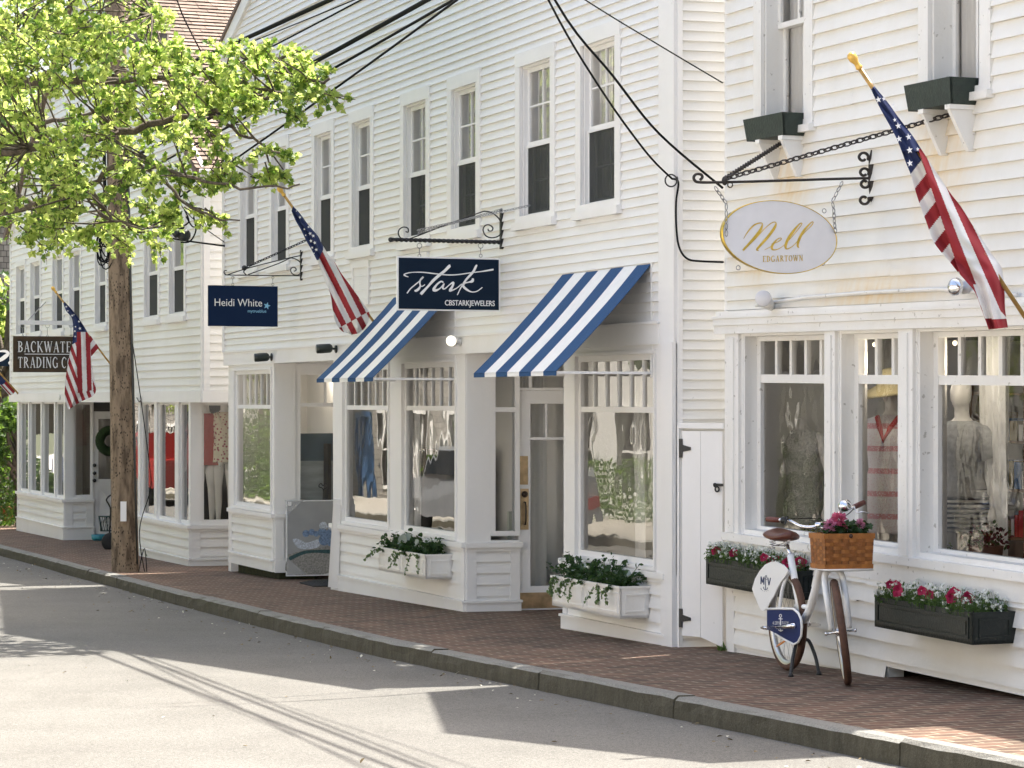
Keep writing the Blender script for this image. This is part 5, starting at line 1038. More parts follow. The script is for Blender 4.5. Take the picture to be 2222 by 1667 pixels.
# serif letters drawn from strokes: unit height, (x0, y0, x1, y1, width) or curve lists
T_, t_ = .15, .06
def arc(cx, cy, rx, ry, a0, a1, w0, w1, n=9): return [(cx + rx * math.cos(math.radians(a0 + (a1 - a0) * i / n)), cy + ry * math.sin(math.radians(a0 + (a1 - a0) * i / n)), w0 + (w1 - w0) * math.sin(math.pi * i / n)) for i in range(n + 1)]
def ser(x, y, w=.26): return [(x - w / 2, y, .045), (x + w / 2, y, .045)]
SER = {'B': (.62, [[(.14, 0, T_), (.14, 1, T_)], ser(.12, .02), ser(.12, .98), arc(.18, .755, .30, .225, 90, -90, .05, .14), arc(.18, .27, .36, .25, 90, -90, .05, .15)]),
 'A': (.74, [[(.12, 0, t_), (.38, 1, t_)], [(.38, 1, T_), (.64, 0, T_)], [(.2, .33, .05), (.54, .33, .05)], ser(.12, .02, .22), ser(.64, .02, .26)]),
 'C': (.68, [arc(.38, .5, .30, .48, 50, 310, .05, .15, 12), [(.60, .72, .05), (.62, .92, .05)]]), 'K': (.76, [[(.14, 0, T_), (.14, 1, T_)], ser(.14, .02), ser(.14, .98), [(.62, .98, .05), (.18, .42, .05)], [(.30, .56, .14), (.66, 0, .14)], ser(.62, .98, .22), ser(.66, .02, .22)]),
 'W': (1.04, [[(.08, 1, T_), (.32, 0, T_)], [(.32, 0, t_), (.54, 1, t_)], [(.50, 1, T_), (.74, 0, T_)], [(.74, 0, t_), (.96, 1, t_)], ser(.08, .98, .22), ser(.52, .98, .2), ser(.96, .98, .2)]), 'T': (.66, [[(.33, 0, T_), (.33, 1, T_)], [(.04, .97, .06), (.62, .97, .06)], ser(.33, .02), [(.05, .97, .04), (.05, .80, .04)], [(.61, .97, .04), (.61, .80, .04)]]),
 'E': (.60, [[(.14, 0, T_), (.14, 1, T_)], [(.02, .975, .05), (.54, .975, .05)], [(.14, .52, .05), (.44, .52, .05)], [(.02, .025, .05), (.56, .025, .05)], [(.54, .98, .04), (.54, .82, .04)], [(.56, .02, .04), (.56, .2, .04)]]),
 'R': (.72, [[(.14, 0, T_), (.14, 1, T_)], ser(.12, .02), ser(.12, .98), arc(.18, .74, .32, .24, 90, -90, .05, .15), [(.30, .50, .13), (.64, .02, .13)], ser(.66, .02, .14)]), 'D': (.74, [[(.14, 0, T_), (.14, 1, T_)], ser(.12, .02), ser(.12, .98), arc(.18, .5, .46, .475, 90, -90, .05, .16, 12)]),
 'I': (.32, [[(.16, 0, T_), (.16, 1, T_)], ser(.16, .02), ser(.16, .98)]), 'N': (.80, [[(.12, 0, t_), (.12, 1, t_)], [(.12, 1, T_), (.66, 0, T_)], [(.66, 0, t_), (.66, 1, t_)], ser(.12, .02, .2), ser(.08, .98, .2), ser(.66, .98, .2)]),
 'G': (.76, [arc(.38, .5, .31, .48, 50, 340, .05, .15, 12), [(.64, .05, .12), (.64, .42, .12)], ser(.62, .43, .24), [(.60, .74, .05), (.62, .92, .05)]]), 'O': (.76, [arc(.38, .5, .30, .48, 0, 180, .06, .05, 10), arc(.38, .5, .30, .48, 90, 270, .05, .15, 10), arc(.38, .5, .30, .48, -90, 90, .05, .15, 10)]), '.': (.2, [[(.1, 0, .12), (.1, .1, .12)]])}
def serif_text(txt, F, w_, x0, x1, z0, z1, name, m, parent, gap=.10, bold=1, slope=0):
    tot = sum((SER[c][0] + gap) if c != ' ' else .35 for c in txt) - gap; k = (x1 - x0) / tot; h = z1 - z0; x = 0; b = MB(); nv = Vector((*F.n, 0))
    for c in txt:
        if c == ' ': x += .35; continue
        for st_ in SER[c][1]:
            ribbon(b, [(p[0], p[1], p[2] * bold) for p in st_], lambda a, q, x=x: F.pt(x0 + (x + a) * k, w_, z0 + q * h + slope * (x + a) * k), .003, nv, 0)
        x += SER[c][0] + gap
    return b.build(name, m, parent)
serif_text('EDGARTOWN', PN, .0165, PN.u(1653), PN.u(1740), PN.z(1653, 569), PN.z(1653, 556), 'small_lettering', GOLD, sg, gap=.16, bold=.9, slope=.045)
for pts in (((295, 470), (293, 500), (420, 680), (418, 760), (418, 900), (420, 1050)), ((1738, 350), (1715, 440), (1600, 660), (1615, 740), (1625, 900), (1635, 1010))):
    b = MB(); P = [Vector(NT(*q)) + Vector((*PN.n, 0)) * .03 for q in pts]
    for A, C in zip(P[1:], P[2:]):
        if (C - A).length > .04: chain(b, A, C, .042, .004)
    b.build('sign_chain', STEEL, sg)
for q in ((492, 805), (1535, 760), (575, 1395), (1518, 1345)):
    b = MB(); b.torus(Vector(NT(*q)), (*PN.n, 0), .014, .003, 12, 5); b.build('eyelet', STEEL, sg)
# -- dark wooden board on the far building
bu = B.u(166); PB = perp(B, bu)
WOODS = mat('stained_sign_boards', (.060, .036, .016), .45, col2=(.022, .014, .008), vs=3, stretch=(1, 1, 9), bump=.15, bs=30)
x0, x1, zt, zb = PB.u(28.5), PB.u(164), PB.z(90, 730), PB.z(90, 808)
sg = thing('hanging_sign', 'dark stained wooden board with white serif letters behind the far flag', 'sign', PB.pt((x0 + x1) / 2, 0, zb))
b = MB(); b.box(PB, x0, x1, -.03, .01, zb, zt); b.build('panel', WOODS, sg)
b = MB(); frame_boards(b, PB, x0, x1, zb, zt, .05, .0, .03); b.build('border', mat('walnut_moulding', (.075, .042, .018), .4, var=.4, vs=6), sg)
serif_text('BACKWATER', PB, .0135, PB.u(38.5), PB.u(168), PB.z(90, 764.5), PB.z(90, 741), 'lettering', WLET, sg, gap=.13, bold=.95)
serif_text('TRADING CO.', PB, .0135, PB.u(38.5), PB.u(163), PB.z(90, 798.5), PB.z(90, 775), 'lettering', WLET, sg, gap=.13, bold=.95)
b = MB(); b.box(PB, PB.u(53), PB.u(150), .012, .016, PB.z(90, 769.5), PB.z(90, 768)); b.build('rule_line', WLET, sg); rings_(PB, (49, 103, 154), 703, 731, sg, .03)
b = MB(); b.box(PB, PB.u(40), 0.0, -.03, .03, PB.z(90, 705), PB.z(90, 696)); bar = b.build('sign_support', TRIM, loc=PB.pt(-.5, 0, PB.z(90, 700))); tag(bar, 'white horizontal arm above the dark wooden board', 'sign support')
b = MB(); b.beam(PB.P(61, 695), B.P(100, 655), .006, .006); b.build('stay_chain', STEEL, bar)
PZ = Frame(*pxd(0, 780, 45).xy, 1, .25)
sg = thing('hanging_sign', 'dark blue sign with a white curved fish shape cut by the left edge', 'sign', PZ.pt(-.1, 0, PZ.z(0, 795)))
b = MB(); b.box(PZ, PZ.u(-40), PZ.u(24), -.02, .01, PZ.z(0, 795), PZ.z(0, 762)); b.build('panel', NAVYS, sg); b = MB(); ribbon(b, [(-20, 783, 3), (-2, 782, 7), (10, 775, 9), (17, 768, 7), (14, 763, 6), (5, 762, 5), (-6, 764, 2)], lambda x, y: PZ.P(x, y, .013), .003, Vector((*PZ.n, 0)), 5); b.ball(PZ.P(22, 788, .02), .035); b.build('white_emblem', WLET, sg)
# ================================================================= awnings
AB = mat('blue_awning_canvas', (.002, .055, .165), .75, var=.08, vs=20, bump=.15, bs=200); AWH = mat('white_awning_canvas', (.80, .79, .76), .8, var=.05, vs=20, bump=.15, bs=200)
def awning(label, xw, xl, ytop, ybot, xf, n_=7):
    """xw: column of the wall strip, xl: left front corner, ytop/ybot rows at the wall, xf right front corner"""
    uw, zt = S.px(xw, ytop, .02); zb = S.z(xw, ybot, .02); PA = perp(S, uw); pr = -PA.u(xf)
    u = uw - 0.0
    ul = Frame(*S.pt(0, pr, 0).xy, *ST).u(xl); wd = uw - ul
    t = thing('striped_awning', label, 'awning', S.pt(uw - wd / 2, 0, zb)); b = MB(); v = .035; th = .006
    for i in range(n_):
        a, c = ul + wd * i / n_, ul + wd * (i + 1) / n_; b.mi = i % 2; seg = 6
        for j in range(seg):
            s0, s1 = j / seg, (j + 1) / seg; sg_ = lambda q: -.022 * math.sin(q * math.pi) - .003 * math.sin(q * 9 + i)
            P = [(.02 + (pr - .02) * s_, zt + (zb - zt) * s_ + sg_(s_)) for s_ in (s0, s1)]
            b.hexa([S.pt(a, P[1][0], P[1][1] - th), S.pt(c, P[1][0], P[1][1] - th), S.pt(c, P[0][0], P[0][1] - th), S.pt(a, P[0][0], P[0][1] - th), S.pt(a, P[1][0], P[1][1]), S.pt(c, P[1][0], P[1][1]), S.pt(c, P[0][0], P[0][1]), S.pt(a, P[0][0], P[0][1])])
        b.box(S, a, c, pr - .006, pr, zb - v, zb)
    b.build('canopy', [AB, AWH], t)
    b = MB(); b.box(S, uw - .006, uw + .016, 0, .022, zb - .05, zt + .01); b.build('wall_strut', TRIM, t)
    for uu in (uw, ul + .01):
        b = MB(); b.box(S, uu - .012, uu + .012, .01, pr - .008, zb - .022, zb - .002); b.build('side_arm', TRIM, t)
    b = MB(); b.tube([S.pt(ul, pr - .02, zb - .012), S.pt(uw, pr - .02, zb - .012)], .010, 8); b.build('front_rail', TRIM, t)
awning('left blue and white striped awning partly behind the navy board', 986, 687, 630, 820, 808)
awning('right blue and white striped awning over the shop door', 1412, 1028, 573, 806, 1206)
# ================================================================= lamps
LAMPB = mat('dark_green_lamp', (.02, .028, .026), .4)
for x, y, lx, ly, lab in ((588, 775, 560, 776, 'black spotlight with a round lens on the fascia, left of the pair'), (728, 757, 695, 757, 'black cylindrical spotlight on the fascia just left of the first awning')):
    P0 = S.P(x, y, .05); t = thing('spotlight', lab, 'spotlight', P0); b = MB(); b.lathe(P0 - Vector((*S.n, 0)) * .012, (*S.n, 0), [(0, .045), (.012, .045), (.02, .02)], 14); b.build('wall_plate', LAMPB, t)
    C = pxd(lx, ly, P0.y - .16); d = (Vector((-.9, -.42, -.05))).normalized(); D_ = C + (P0 - C) * .25 + Vector((0, 0, .0))
    b = MB(); b.tube([P0, P0 + (D_ - P0) * .6, D_], .012, 8); b.build('swivel_arm', LAMPB, t)
    b = MB(); q = C + Vector((.10, .02, .006)); b.lathe(q, C - q, [(-.03, .01), (-.02, .035), (.0, .048), (.10, .050), (.14, .048), (.145, .042)], 18); b.build('lamp_housing', LAMPB, t)
    b = MB(); b.lathe(q + (C - q).normalized() * .1455, C - q, [(0, .041), (.004, .03)], 16); b.build('lens', STEEL, t)
P0 = S.P(998, 742, .05); t = thing('flood_lamp', 'lit round floodlight bulb beside the navy board', 'lamp', P0); C = pxd(979, 740, P0.y - .05)
b = MB(); b.lathe(P0, C - P0, [(-.02, .03), (.01, .03), (.03, .02), (.05, .03), (.055, .05)], 14); b.build('socket', TRIM, t)
b = MB(); dd = (Vector((-.45, -.9, -.15))).normalized(); b.lathe(C - dd * .02, dd, [(-.03, .025), (0, .044), (.02, .050), (.035, .046), (.045, .028), (.049, .01)], 18); b.build('bulb', mat('lit_bulb', (1, .93, .80), .4, emit=.45), t)
cd = MB(); cz = N.z(1700, 652, .09)
uu0, uu1 = N.u(1655), N.u(2120)
cd.tube([N.pt(uu0, .05, N.z(1655, 662, .05)), N.pt(N.u(1760), .05, N.z(1760, 645, .05)), N.pt(N.u(1900), .05, N.z(1900, 634, .05)), N.pt(N.u(2050), .05, N.z(2050, 627, .05)), N.pt(N.u(2222), .05, N.z(2222, 640, .05))], .014, 8)
tag(cd.build('wall_conduit', TRIMN, loc=N.pt(uu0, .05, cz)), 'white painted conduit running along the wall above the right-hand shop windows', 'conduit')
P0 = N.P(1672, 664, .06); t = thing('flood_lamp', 'unlit white round floodlight bulb at the left end of the conduit', 'lamp', P0); b = MB(); C = pxd(1656, 648, P0.y - .16); b.lathe(P0, C - P0, [(-.02, .03), (.0, .034), (.05, .04), (.09, .045)], 14); b.build('socket', TRIMN, t)
b = MB(); dd = Vector((-.35, -.92, .05)).normalized(); b.lathe(C - dd * .03, dd, [(-.03, .035), (0, .052), (.025, .058), (.04, .056), (.045, .05), (.048, .01)], 20); b.build('bulb', mat('frosted_bulb', (.62, .62, .64), .35), t)
P0 = N.P(2098, 628, .06); t = thing('flood_lamp', 'silver-fronted floodlight bulb partly behind the large flag', 'lamp', P0); b = MB(); C = pxd(2072, 622, P0.y - .08); b.lathe(P0 + Vector((.03, 0, 0)), C - P0, [(-.03, .02), (.0, .028), (.05, .03), (.07, .04)], 14); b.build('socket', mat('frosted_bulb', (.62, .62, .64), .35), t)
b = MB(); dd = (C - P0).normalized(); b.lathe(C - dd * .02, dd, [(-.02, .035), (0, .052), (.015, .056), (.035, .045), (.048, .02), (.05, .005)], 20); b.build('bulb', CHROME, t)
b = MB(); b.tube(catmull([tuple(B.P(x, y, .06)) for x, y in ((297, 863), (302, 872), (306, 868), (305, 860))], 4), .008, 6); tag(b.build('hook', BLACK, loc=B.P(300, 868)), 'small black hook on the fascia just right of the utility pole', 'hook')
b = MB(); b.lathe(B.P(130, 862, .045), (*B.n, 0), [(0, .045), (.01, .045), (.012, .01)], 16); tag(b.build('blank_cover', TRIM, loc=B.P(130, 862)), 'white round blank cover on the far shop fascia', 'cover plate')
# ================================================================= flags
FR = mat('flag_red', (.30, .022, .03), .85); FW = leafmat('flag_white', (.80, .78, .79), (.7, .66, .66), .22, .9, .95); FBL = mat('flag_blue', (.018, .032, .11), .85); PINE = mat('varnished_pole', (.50, .30, .08), .4, var=.3, vs=20); FIN = mat('gilt_finial', (.72, .45, .10), .35, .3)
def flag(label, P_, sc, off, rows, colour, stars, tip, foot, ws, seed, group='flags flown from the shop fronts', nx=84, ny=300, amp=.022, fold=None, pr=.013):
    """P_: upright frame holding the pole; rows: (left x, left y, right x, right y) of the hanging cloth in the enlarged view"""
    cv_ = lambda x, y: (off[0] + x * sc, off[1] + y * sc)
    A = P_.P(*cv_(*tip)); F0 = P_.P(*cv_(*foot)); t = thing('wall_flag', label, 'flag', F0, group)
    ax = (A - F0).normalized(); b = MB(); b.tube([F0, A], pr, 10); b.build('flagpole', PINE, t)
    b = MB(); b.lathe(A - ax * .02, ax, [(0, .016), (.01, .022), (.02, .017), (.04, .015), (.065, .026), (.09, .027), (.105, .018), (.11, .004)], 12); b.build('finial', FIN, t)
    R_ = catmull([tuple(r) for r in rows], 24); K = len(R_) - 1; b = MB(); b.sm = True; g = []; C_ = []
    rn = random.Random(seed); ph = [rn.uniform(0, 6.28) for _ in range(6)]
    for j in range(ny + 1):
        q = j / ny * K; i0 = min(int(q), K - 1); f = q - i0; r = [R_[i0][k] * (1 - f) + R_[i0 + 1][k] * f for k in range(4)]; row = []; cr = []
        for i in range(nx + 1):
            a = i / nx; x = r[0] + (r[2] - r[0]) * a; y = r[1] + (r[3] - r[1]) * a; v = j / ny
            off_w = amp * (.35 + v) * (math.sin(a * 9 + ph[0] + v * 1.5) * .8 + .5 * math.sin(a * 17 + ph[1] - v * 3)) + .006 * math.sin(v * 34 + a * 5 + ph[2]) + .004 * math.sin(v * 61 - a * 11 + ph[3])
            if fold: off_w += fold(x, y, a, v)
            off_w += -.03 * (2 * a - 1) ** 2 * (.3 + v)
            row.append(b.vert(P_.P(*cv_(x, y), off_w + ws))); cr.append((x, y))
        g.append(row); C_.append(cr)
    for j in range(ny):
        for i in range(nx):
            x = (C_[j][i][0] + C_[j + 1][i + 1][0]) / 2; y = (C_[j][i][1] + C_[j + 1][i + 1][1]) / 2; b.mi = colour(x, y); b.face((g[j][i], g[j + 1][i], g[j + 1][i + 1], g[j][i + 1]))
    cl = b.build('flag_cloth', [FR, FW, FBL], t)
    b = MB()
    for (x, y, r) in stars: 
        u, z = P_.px(*cv_(x, y), ws + amp + .012); star(b, P_, ws + amp + .012, u, z, r * sc / FPX * P_.pt(u, 0, 0).y, rot=.2)
    b.build('stars', WLET, cl); return t
uf = N.u(2262); PF1 = perp(N, uf)
def col1(x, y):
    l1 = 385 + (y - 560) * .335; wl = 34 + (y - 560) * .052
    if y > 1330 and x < 720 + (y - 1330) * .9: return 1 if (y < 1560 - (820 - x) * .0 and x > 700 + (y - 1330) * .35 and y < 1530) else 0
    if x >= l1 and y > 545:
        k = int((x - l1) / wl); return (0, 1, 0, 1, 0, 0, 0)[min(k, 6)]
    c = y + 1.3 * x
    if c < 1128 or y < 545: return 2
    return (1, 0)[int((c - 1128) / 116) % 2]
flag('largest flag, hanging furled from a gold-tipped pole beside the upper window box on the right', PF1, .3739, (1850, 120),
     [(108, 200, 125, 178), (150, 290, 205, 275), (205, 390, 275, 372), (258, 490, 350, 470), (308, 620, 405, 555), (340, 700, 478, 665), (378, 830, 562, 792), (425, 960, 630, 880), (475, 1090, 705, 1000), (560, 1195, 775, 1105), (612, 1260, 825, 1175), (665, 1320, 868, 1245), (712, 1380, 882, 1380), (750, 1480, 886, 1480), (790, 1592, 902, 1580)], col1,
     [(150, 258, 21), (182, 252, 15), (232, 290, 14), (245, 375, 14), (265, 410, 21), (270, 486, 21), (325, 474, 21), (331, 551, 22), (333, 627, 22), (378, 545, 13)], (32, 62), (1060, 1610), .05, 3, fold=lambda x, y, a, v: -.05 if x < 385 + (y - 560) * .335 and y > 560 else .0)
uf = S.u(842); PF2 = perp(S, uf)
def col2(x, y):
    if y + 2.2 * (x - 410) < 770 + 10 and x < 466 and not (y > 760): return 2
    if y < 600 and x < 455: return 2
    k = math.floor((x - (562 + (y - 1000) * .505)) / 64)
    low = y > 1440 - (x - 620) * .55
    return (0, 1)[(k + (1 if low else 0)) % 2]
flag('flag in the middle, hanging from a pole above the left striped awning', PF2, .217, (600, 400),
     [(150, 268, 166, 218), (195, 372, 240, 300), (240, 450, 322, 412), (300, 570, 412, 515), (352, 660, 452, 592), (410, 775, 520, 705), (455, 870, 572, 765), (492, 975, 648, 890), (540, 1105, 740, 1015), (562, 1250, 835, 1150), (592, 1380, 925, 1280), (650, 1465, 915, 1375), (700, 1485, 880, 1440), (750, 1505, 830, 1490)], col2,
     [(198, 268, 8), (235, 330, 17), (320, 428, 14), (278, 450, 13), (336, 493, 20), (367, 516, 19), (344, 567, 19), (382, 585, 19), (357, 633, 15), (398, 655, 19), (292, 510, 10), (375, 690, 9)], (68, 100), (1060, 1500), .055, 8, amp=.03)
uf = B.u(262); PF3 = perp(B, uf)
def col3(x, y):
    if y < 832 or (x < 768 and y < 960 - (x - 720) * .6): return 2
    if x > 768 + (y - 1150) * .03 and y < 1440 - (x - 800) * .2 and x < 905 + (y - 1000) * .07: return (0, 1, 0, 1)[max(0, min(3, int((x - 772 - (y - 1150) * .03) / 46)))]
    return (0, 1)[math.floor((x - .38 * (y - 1200) - 700) / 37) % 2]
flag('small drooping flag in front of the dark wooden board by the pole', PF3, .21695, (0, 540),
     [(632, 548, 648, 532), (662, 622, 722, 612), (720, 700, 790, 700), (733, 830, 872, 832), (722, 950, 902, 930), (700, 1030, 908, 1030), (680, 1150, 915, 1150), (662, 1250, 936, 1250), (648, 1400, 962, 1395), (650, 1500, 930, 1470), (672, 1575, 810, 1530), (688, 1610, 720, 1590)], col3,
     [(662, 580, 13), (678, 622, 10), (722, 668, 14), (740, 660, 9), (790, 728, 13), (800, 797, 17), (755, 780, 10), (748, 825, 12), (752, 878, 12)], (556, 430), (1230, 1320), .06, 5, amp=.035)
b = MB(); P3 = lambda x, y, w_=.03: PF3.P(x * .21695, 540 + y * .21695, w_)
for i, (x0_, y0_) in enumerate(((878, 905), (905, 945), (935, 985), (960, 1015))): pass
cor = [(905, 868), (990, 988), (915, 1078), (880, 900)]
b.mi = 0; b.poly([P3(905, 868), P3(932, 906), P3(892, 962), P3(876, 905)]); b.mi = 1; b.poly([P3(932, 906), P3(962, 948), P3(900, 1020), P3(892, 962)]); b.mi = 0; b.poly([P3(962, 948), P3(990, 988), P3(912, 1078), P3(900, 1020)])
sb_ = [o for o in bpy.data.objects if o.name.startswith('wall_flag')][-1]; b.build('flag_corner', [FR, FW], sb_)
PF4 = perp(B, B.u(44)); 
t = thing('wall_flag', 'flagpole with a rolled flag at the far left edge of the picture', 'flag', PF4.P(42, 860), 'flags flown from the shop fronts')
b = MB(); b.tube([PF4.P(41, 856), PF4.P(-60, 745)], .016, 8); b.build('flagpole', PINE, t)
b = MB(); b.sm = True; ids = []
for j in range(10):
    a = j / 9; x, y = -30 + 45 * a, 800 + 50 * a; ids.append([b.vert(PF4.P(x - 2 + i * 4.0, y + i * 6 - i * i * 1.2, .02 * math.sin(i * 2 + j))) for i in range(6)])
for j in range(9):
    for i in range(5): b.mi = 2 if j < 5 else (0, 1)[i % 2]; b.face((ids[j][i], ids[j][i + 1], ids[j + 1][i + 1], ids[j + 1][i]))
b.build('flag_cloth', [FR, FW, FBL], t)
# ================================================================= planters
WBOX = paint('white_planter_paint', (.82, .80, .76), (.62, .56, .46), .4, 3, crack=False); BBOX = mat('black_green_planter_paint', (.012, .018, .015), .38, var=.3, vs=30, bump=.25, bs=60); GBOX = mat('dark_green_box_paint', (.022, .036, .028), .6, var=.3, vs=20, bump=.3, bs=60)
SOIL = mat('potting_soil', (.03, .02, .014), .95, bump=1, bs=50)
def planter(F, xw, xc, xl, yt, yb, label, m, panels, name='planter_box', group=None, taper=0.0, raised=True, lip=.012, brackets=None):
    """xw wall column, xc near corner column, xl left end column, rows at the near corner"""
    uw = F.u(xw); Pf = perp(F, uw); w = -Pf.u(xc); Fo = Frame(*F.pt(0, w, 0).xy, *ST, tilt=F.tilt); ul = Fo.u(xl); zt, zb = Fo.z(xc, yt), Fo.z(xc, yb); um = (ul + uw) / 2
    t = thing(name, label, 'planter box', F.pt(um, 0, zb), group); b = MB(); k = taper
    P = [F.pt(ul + k, .004, zb), F.pt(uw - k, .004, zb), F.pt(uw - k, w - k, zb), F.pt(ul + k, w - k, zb), F.pt(ul, .004, zt), F.pt(uw, .004, zt), F.pt(uw, w, zt), F.pt(ul, w, zt)]
    # open box: four walls and a bottom
    th = .018
    for (i, j) in ((0, 1), (1, 2), (2, 3), (3, 0)):
        A, C, Dt, Et = P[i], P[j], P[j + 4], P[i + 4]; c = (P[4] + P[5] + P[6] + P[7]) / 4; nn = ((C - A).cross(Vector((0, 0, 1)))).normalized(); nn = nn if nn.dot(c - A) > 0 else -nn
        b.hexa([A, C, C + nn * th, A + nn * th, Et, Dt, Dt + nn * th, Et + nn * th])
    b.hexa([q + Vector((0, 0, .0)) for q in P[:4]] + [q + Vector((0, 0, .02)) for q in P[:4]]); b.build('box', m, t)
    if lip: 
        b = MB(); b.box(F, ul - lip, uw + lip, w - .01, w + lip, zt - .004, zt + .014); b.box(F, uw - .01, uw + lip, .0, w - .01, zt - .004, zt + .014); b.box(F, ul - lip, ul + .01, .0, w - .01, zt - .004, zt + .014); b.build('rim', m, t)
    if raised:
        h = zt - zb; b = MB()
        n_ = panels; L = (uw - ul) / n_
        for i in range(n_):
            a, c = ul + L * i + .035, ul + L * (i + 1) - .035; frame_boards(b, F, a, c, zb + h * .16, zt - h * .16, .014, w, w + .007)
            if taper == 0: b.box(F, a + .03, c - .03, w, w + .006, zb + h * .30, zt - h * .30)
        Pe = Frame(*F.pt(uw, 0, 0).xy, -F.n[0], -F.n[1]); frame_boards(b, Pe, -w + .045, -.045, zb + h * .2 + F.tilt * uw, zt - h * .2 + F.tilt * uw, .012, 0, .006); b.build('raised_panels', m, t)
    b = MB(); b.poly([F.pt(ul + .02, .02, zt - .035), F.pt(uw - .02, .02, zt - .035), F.pt(uw - .02, w - .02, zt - .035), F.pt(ul + .02, w - .02, zt - .035)]); b.build('soil', SOIL, t)
    if brackets:
        for uu in brackets:
            uu = ul + (uw - ul) * uu; b = MB(); b.box(F, uu - .03, uu + .03, .005, w * .92, zb - .03, zb - .001)
            for A, C in (((.01, -.03), (w * .85, -.03)),):
                b.hexa([F.pt(uu - .018, .006, zb - .28), F.pt(uu + .018, .006, zb - .28), F.pt(uu + .018, .05, zb - .28), F.pt(uu - .018, .05, zb - .28), F.pt(uu - .018, .006, zb - .031), F.pt(uu + .018, .006, zb - .031), F.pt(uu + .018, w * .88, zb - .031), F.pt(uu - .018, w * .88, zb - .031)])
            b.build('bracket', TRIMN, t)
    return F, ul, uw, w, zt, t
FERN = leafmat('deep_green_leaf', (.035, .085, .025), (.08, .16, .03), .3); IVY = leafmat('variegated_ivy', (.20, .28, .12), (.2, .3, .08), .3); SILV = leafmat('silver_leaf', (.50, .54, .50), (.3, .33, .28), .2)
FGR = leafmat('fine_green', (.09, .16, .045), (.2, .32, .06), .35); WPET = leafmat('white_petals', (.85, .85, .82), (.7, .7, .65), .3, .6, .95); PPET = leafmat('magenta_petals', (.62, .035, .13), (.65, .04, .14), .35); PPK = leafmat('pink_petals', (.80, .32, .52), (.7, .28, .42), .35, .5, .8); BPET = mat('blue_petals', (.06, .08, .45), .6)
def petal_ball(mb, c, r, n_, rnd, size=.5, mi=0):
    mb.mi = mi
    for _ in range(n_):
        v = rv(rnd); v.z = abs(v.z) * .9 - .15; v.normalize(); add_leaf(mb, c + v * r * rnd.uniform(.2, .6), (v + rv(rnd) * .4), rv(rnd), r * size * rnd.uniform(.7, 1.3), 'heart', .3, .3)
def trailing_plant(base, rnd, label, name, group, rad=.13, h=.16, n_=150, trail=None, mats=(FERN, IVY, SILV), silver=0, flowers=None, sz=(.025, .05)):
    t = thing(name, label, 'plant', base, group); b = MB(); st = MB()
    for k in range(16):
        d = (Vector((rnd.uniform(-1, 1), rnd.uniform(-1, 1), rnd.uniform(.4, 1.3)))).normalized(); L = rnd.uniform(.5, 1) * h * 1.3; e = base + Vector((d.x * rad * 1.6, d.y * rad * 1.2, 0)) * .9 + Vector((0, 0, L * d.z)); m_ = base + (e - base) * .5 + Vector((0, 0, .03)); st.tube([base, m_, e], .0025, 4, caps=False)
        for i in range(n_ // 16): q = base + (e - base) * rnd.uniform(.2, 1.05) + rv(rnd) * .03; b.mi = 0; add_leaf(b, q, (d + rv(rnd)), (Vector((0, 0, 1)) + rv(rnd) * .8), rnd.uniform(*sz), rnd.choice(('oval', 'heart', 'oval')))
    if trail:
        for k in range(trail[0]):
            d = Vector(trail[1]); p0 = base + Vector((rnd.uniform(-rad, rad), 0, .02)) + d * .02; pts = [p0, p0 + d * rnd.uniform(.09, .13) + Vector((0, 0, .0)), p0 + d * rnd.uniform(.13, .17) + Vector((rnd.uniform(-.04, .04), 0, -rnd.uniform(.05, .16))), ]; P = [Vector(q) for q in catmull([tuple(q) for q in pts], 6)]; st.tube(P, .002, 4, caps=False)
            for q in P: 
                for _ in range(3): b.mi = 1; add_leaf(b, q + rv(rnd) * .008, rv(rnd) + Vector((0, 0, -.3)), d + rv(rnd) * .5, rnd.uniform(.014, .028), 'heart')
    for _ in range(silver): b.mi = 2; add_leaf(b, base + Vector((rnd.uniform(-rad, rad) * .8, -rad * .4, rnd.uniform(.04, h * .8))), rv(rnd) + Vector((0, 0, .5)), Vector((-.4, -1, .3)) + rv(rnd) * .4, rnd.uniform(.05, .085), 'heart', .1)
    b.build('leaves', list(mats), t); st.build('stems', FGR, t)
    if flowers:
        for _ in range(flowers[0]): f = MB(); q = base + Vector((rnd.uniform(-rad, rad), rnd.uniform(-.06, .02), rnd.uniform(.6, 1.15) * h)); petal_ball(f, q, flowers[2], 16, rnd); f.build('flower', flowers[1], t)
    return t
def alyssum(F, u0, u1, w, zt, rnd, label, group, hmax=.13):
    p = F.pt((u0 + u1) / 2, w * .55, zt); t = thing('alyssum', label, 'plant', p, group); g = MB(); f = MB(); st = MB()
    for _ in range(int(520 * (u1 - u0))):
        u = rnd.uniform(u0, u1); q = F.pt(u, rnd.uniform(.02, w + .015), zt - .03); hh = rnd.uniform(.3, 1) * hmax; e = q + Vector((rnd.uniform(-.035, .035), rnd.uniform(-.03, .03), hh)); st.tube([q, (q + e) / 2 + rv(rnd) * .01, e], .0012, 3, caps=False)
        for k in range(5): s_ = q + (e - q) * rnd.uniform(.2, .95); add_leaf(g, s_, rv(rnd) + Vector((0, 0, .5)), rv(rnd), rnd.uniform(.014, .028), 'thin' if rnd.random() < .6 else 'oval')
        if rnd.random() < .40:
            for k in range(5): add_leaf(f, e + rv(rnd) * .008, rv(rnd), rv(rnd), rnd.uniform(.010, .017), 'heart')
    g.build('leaves', FGR, t); f.build('blossoms', WPET, t); st.build('stems', FGR, t); return t
rnd = random.Random(77)
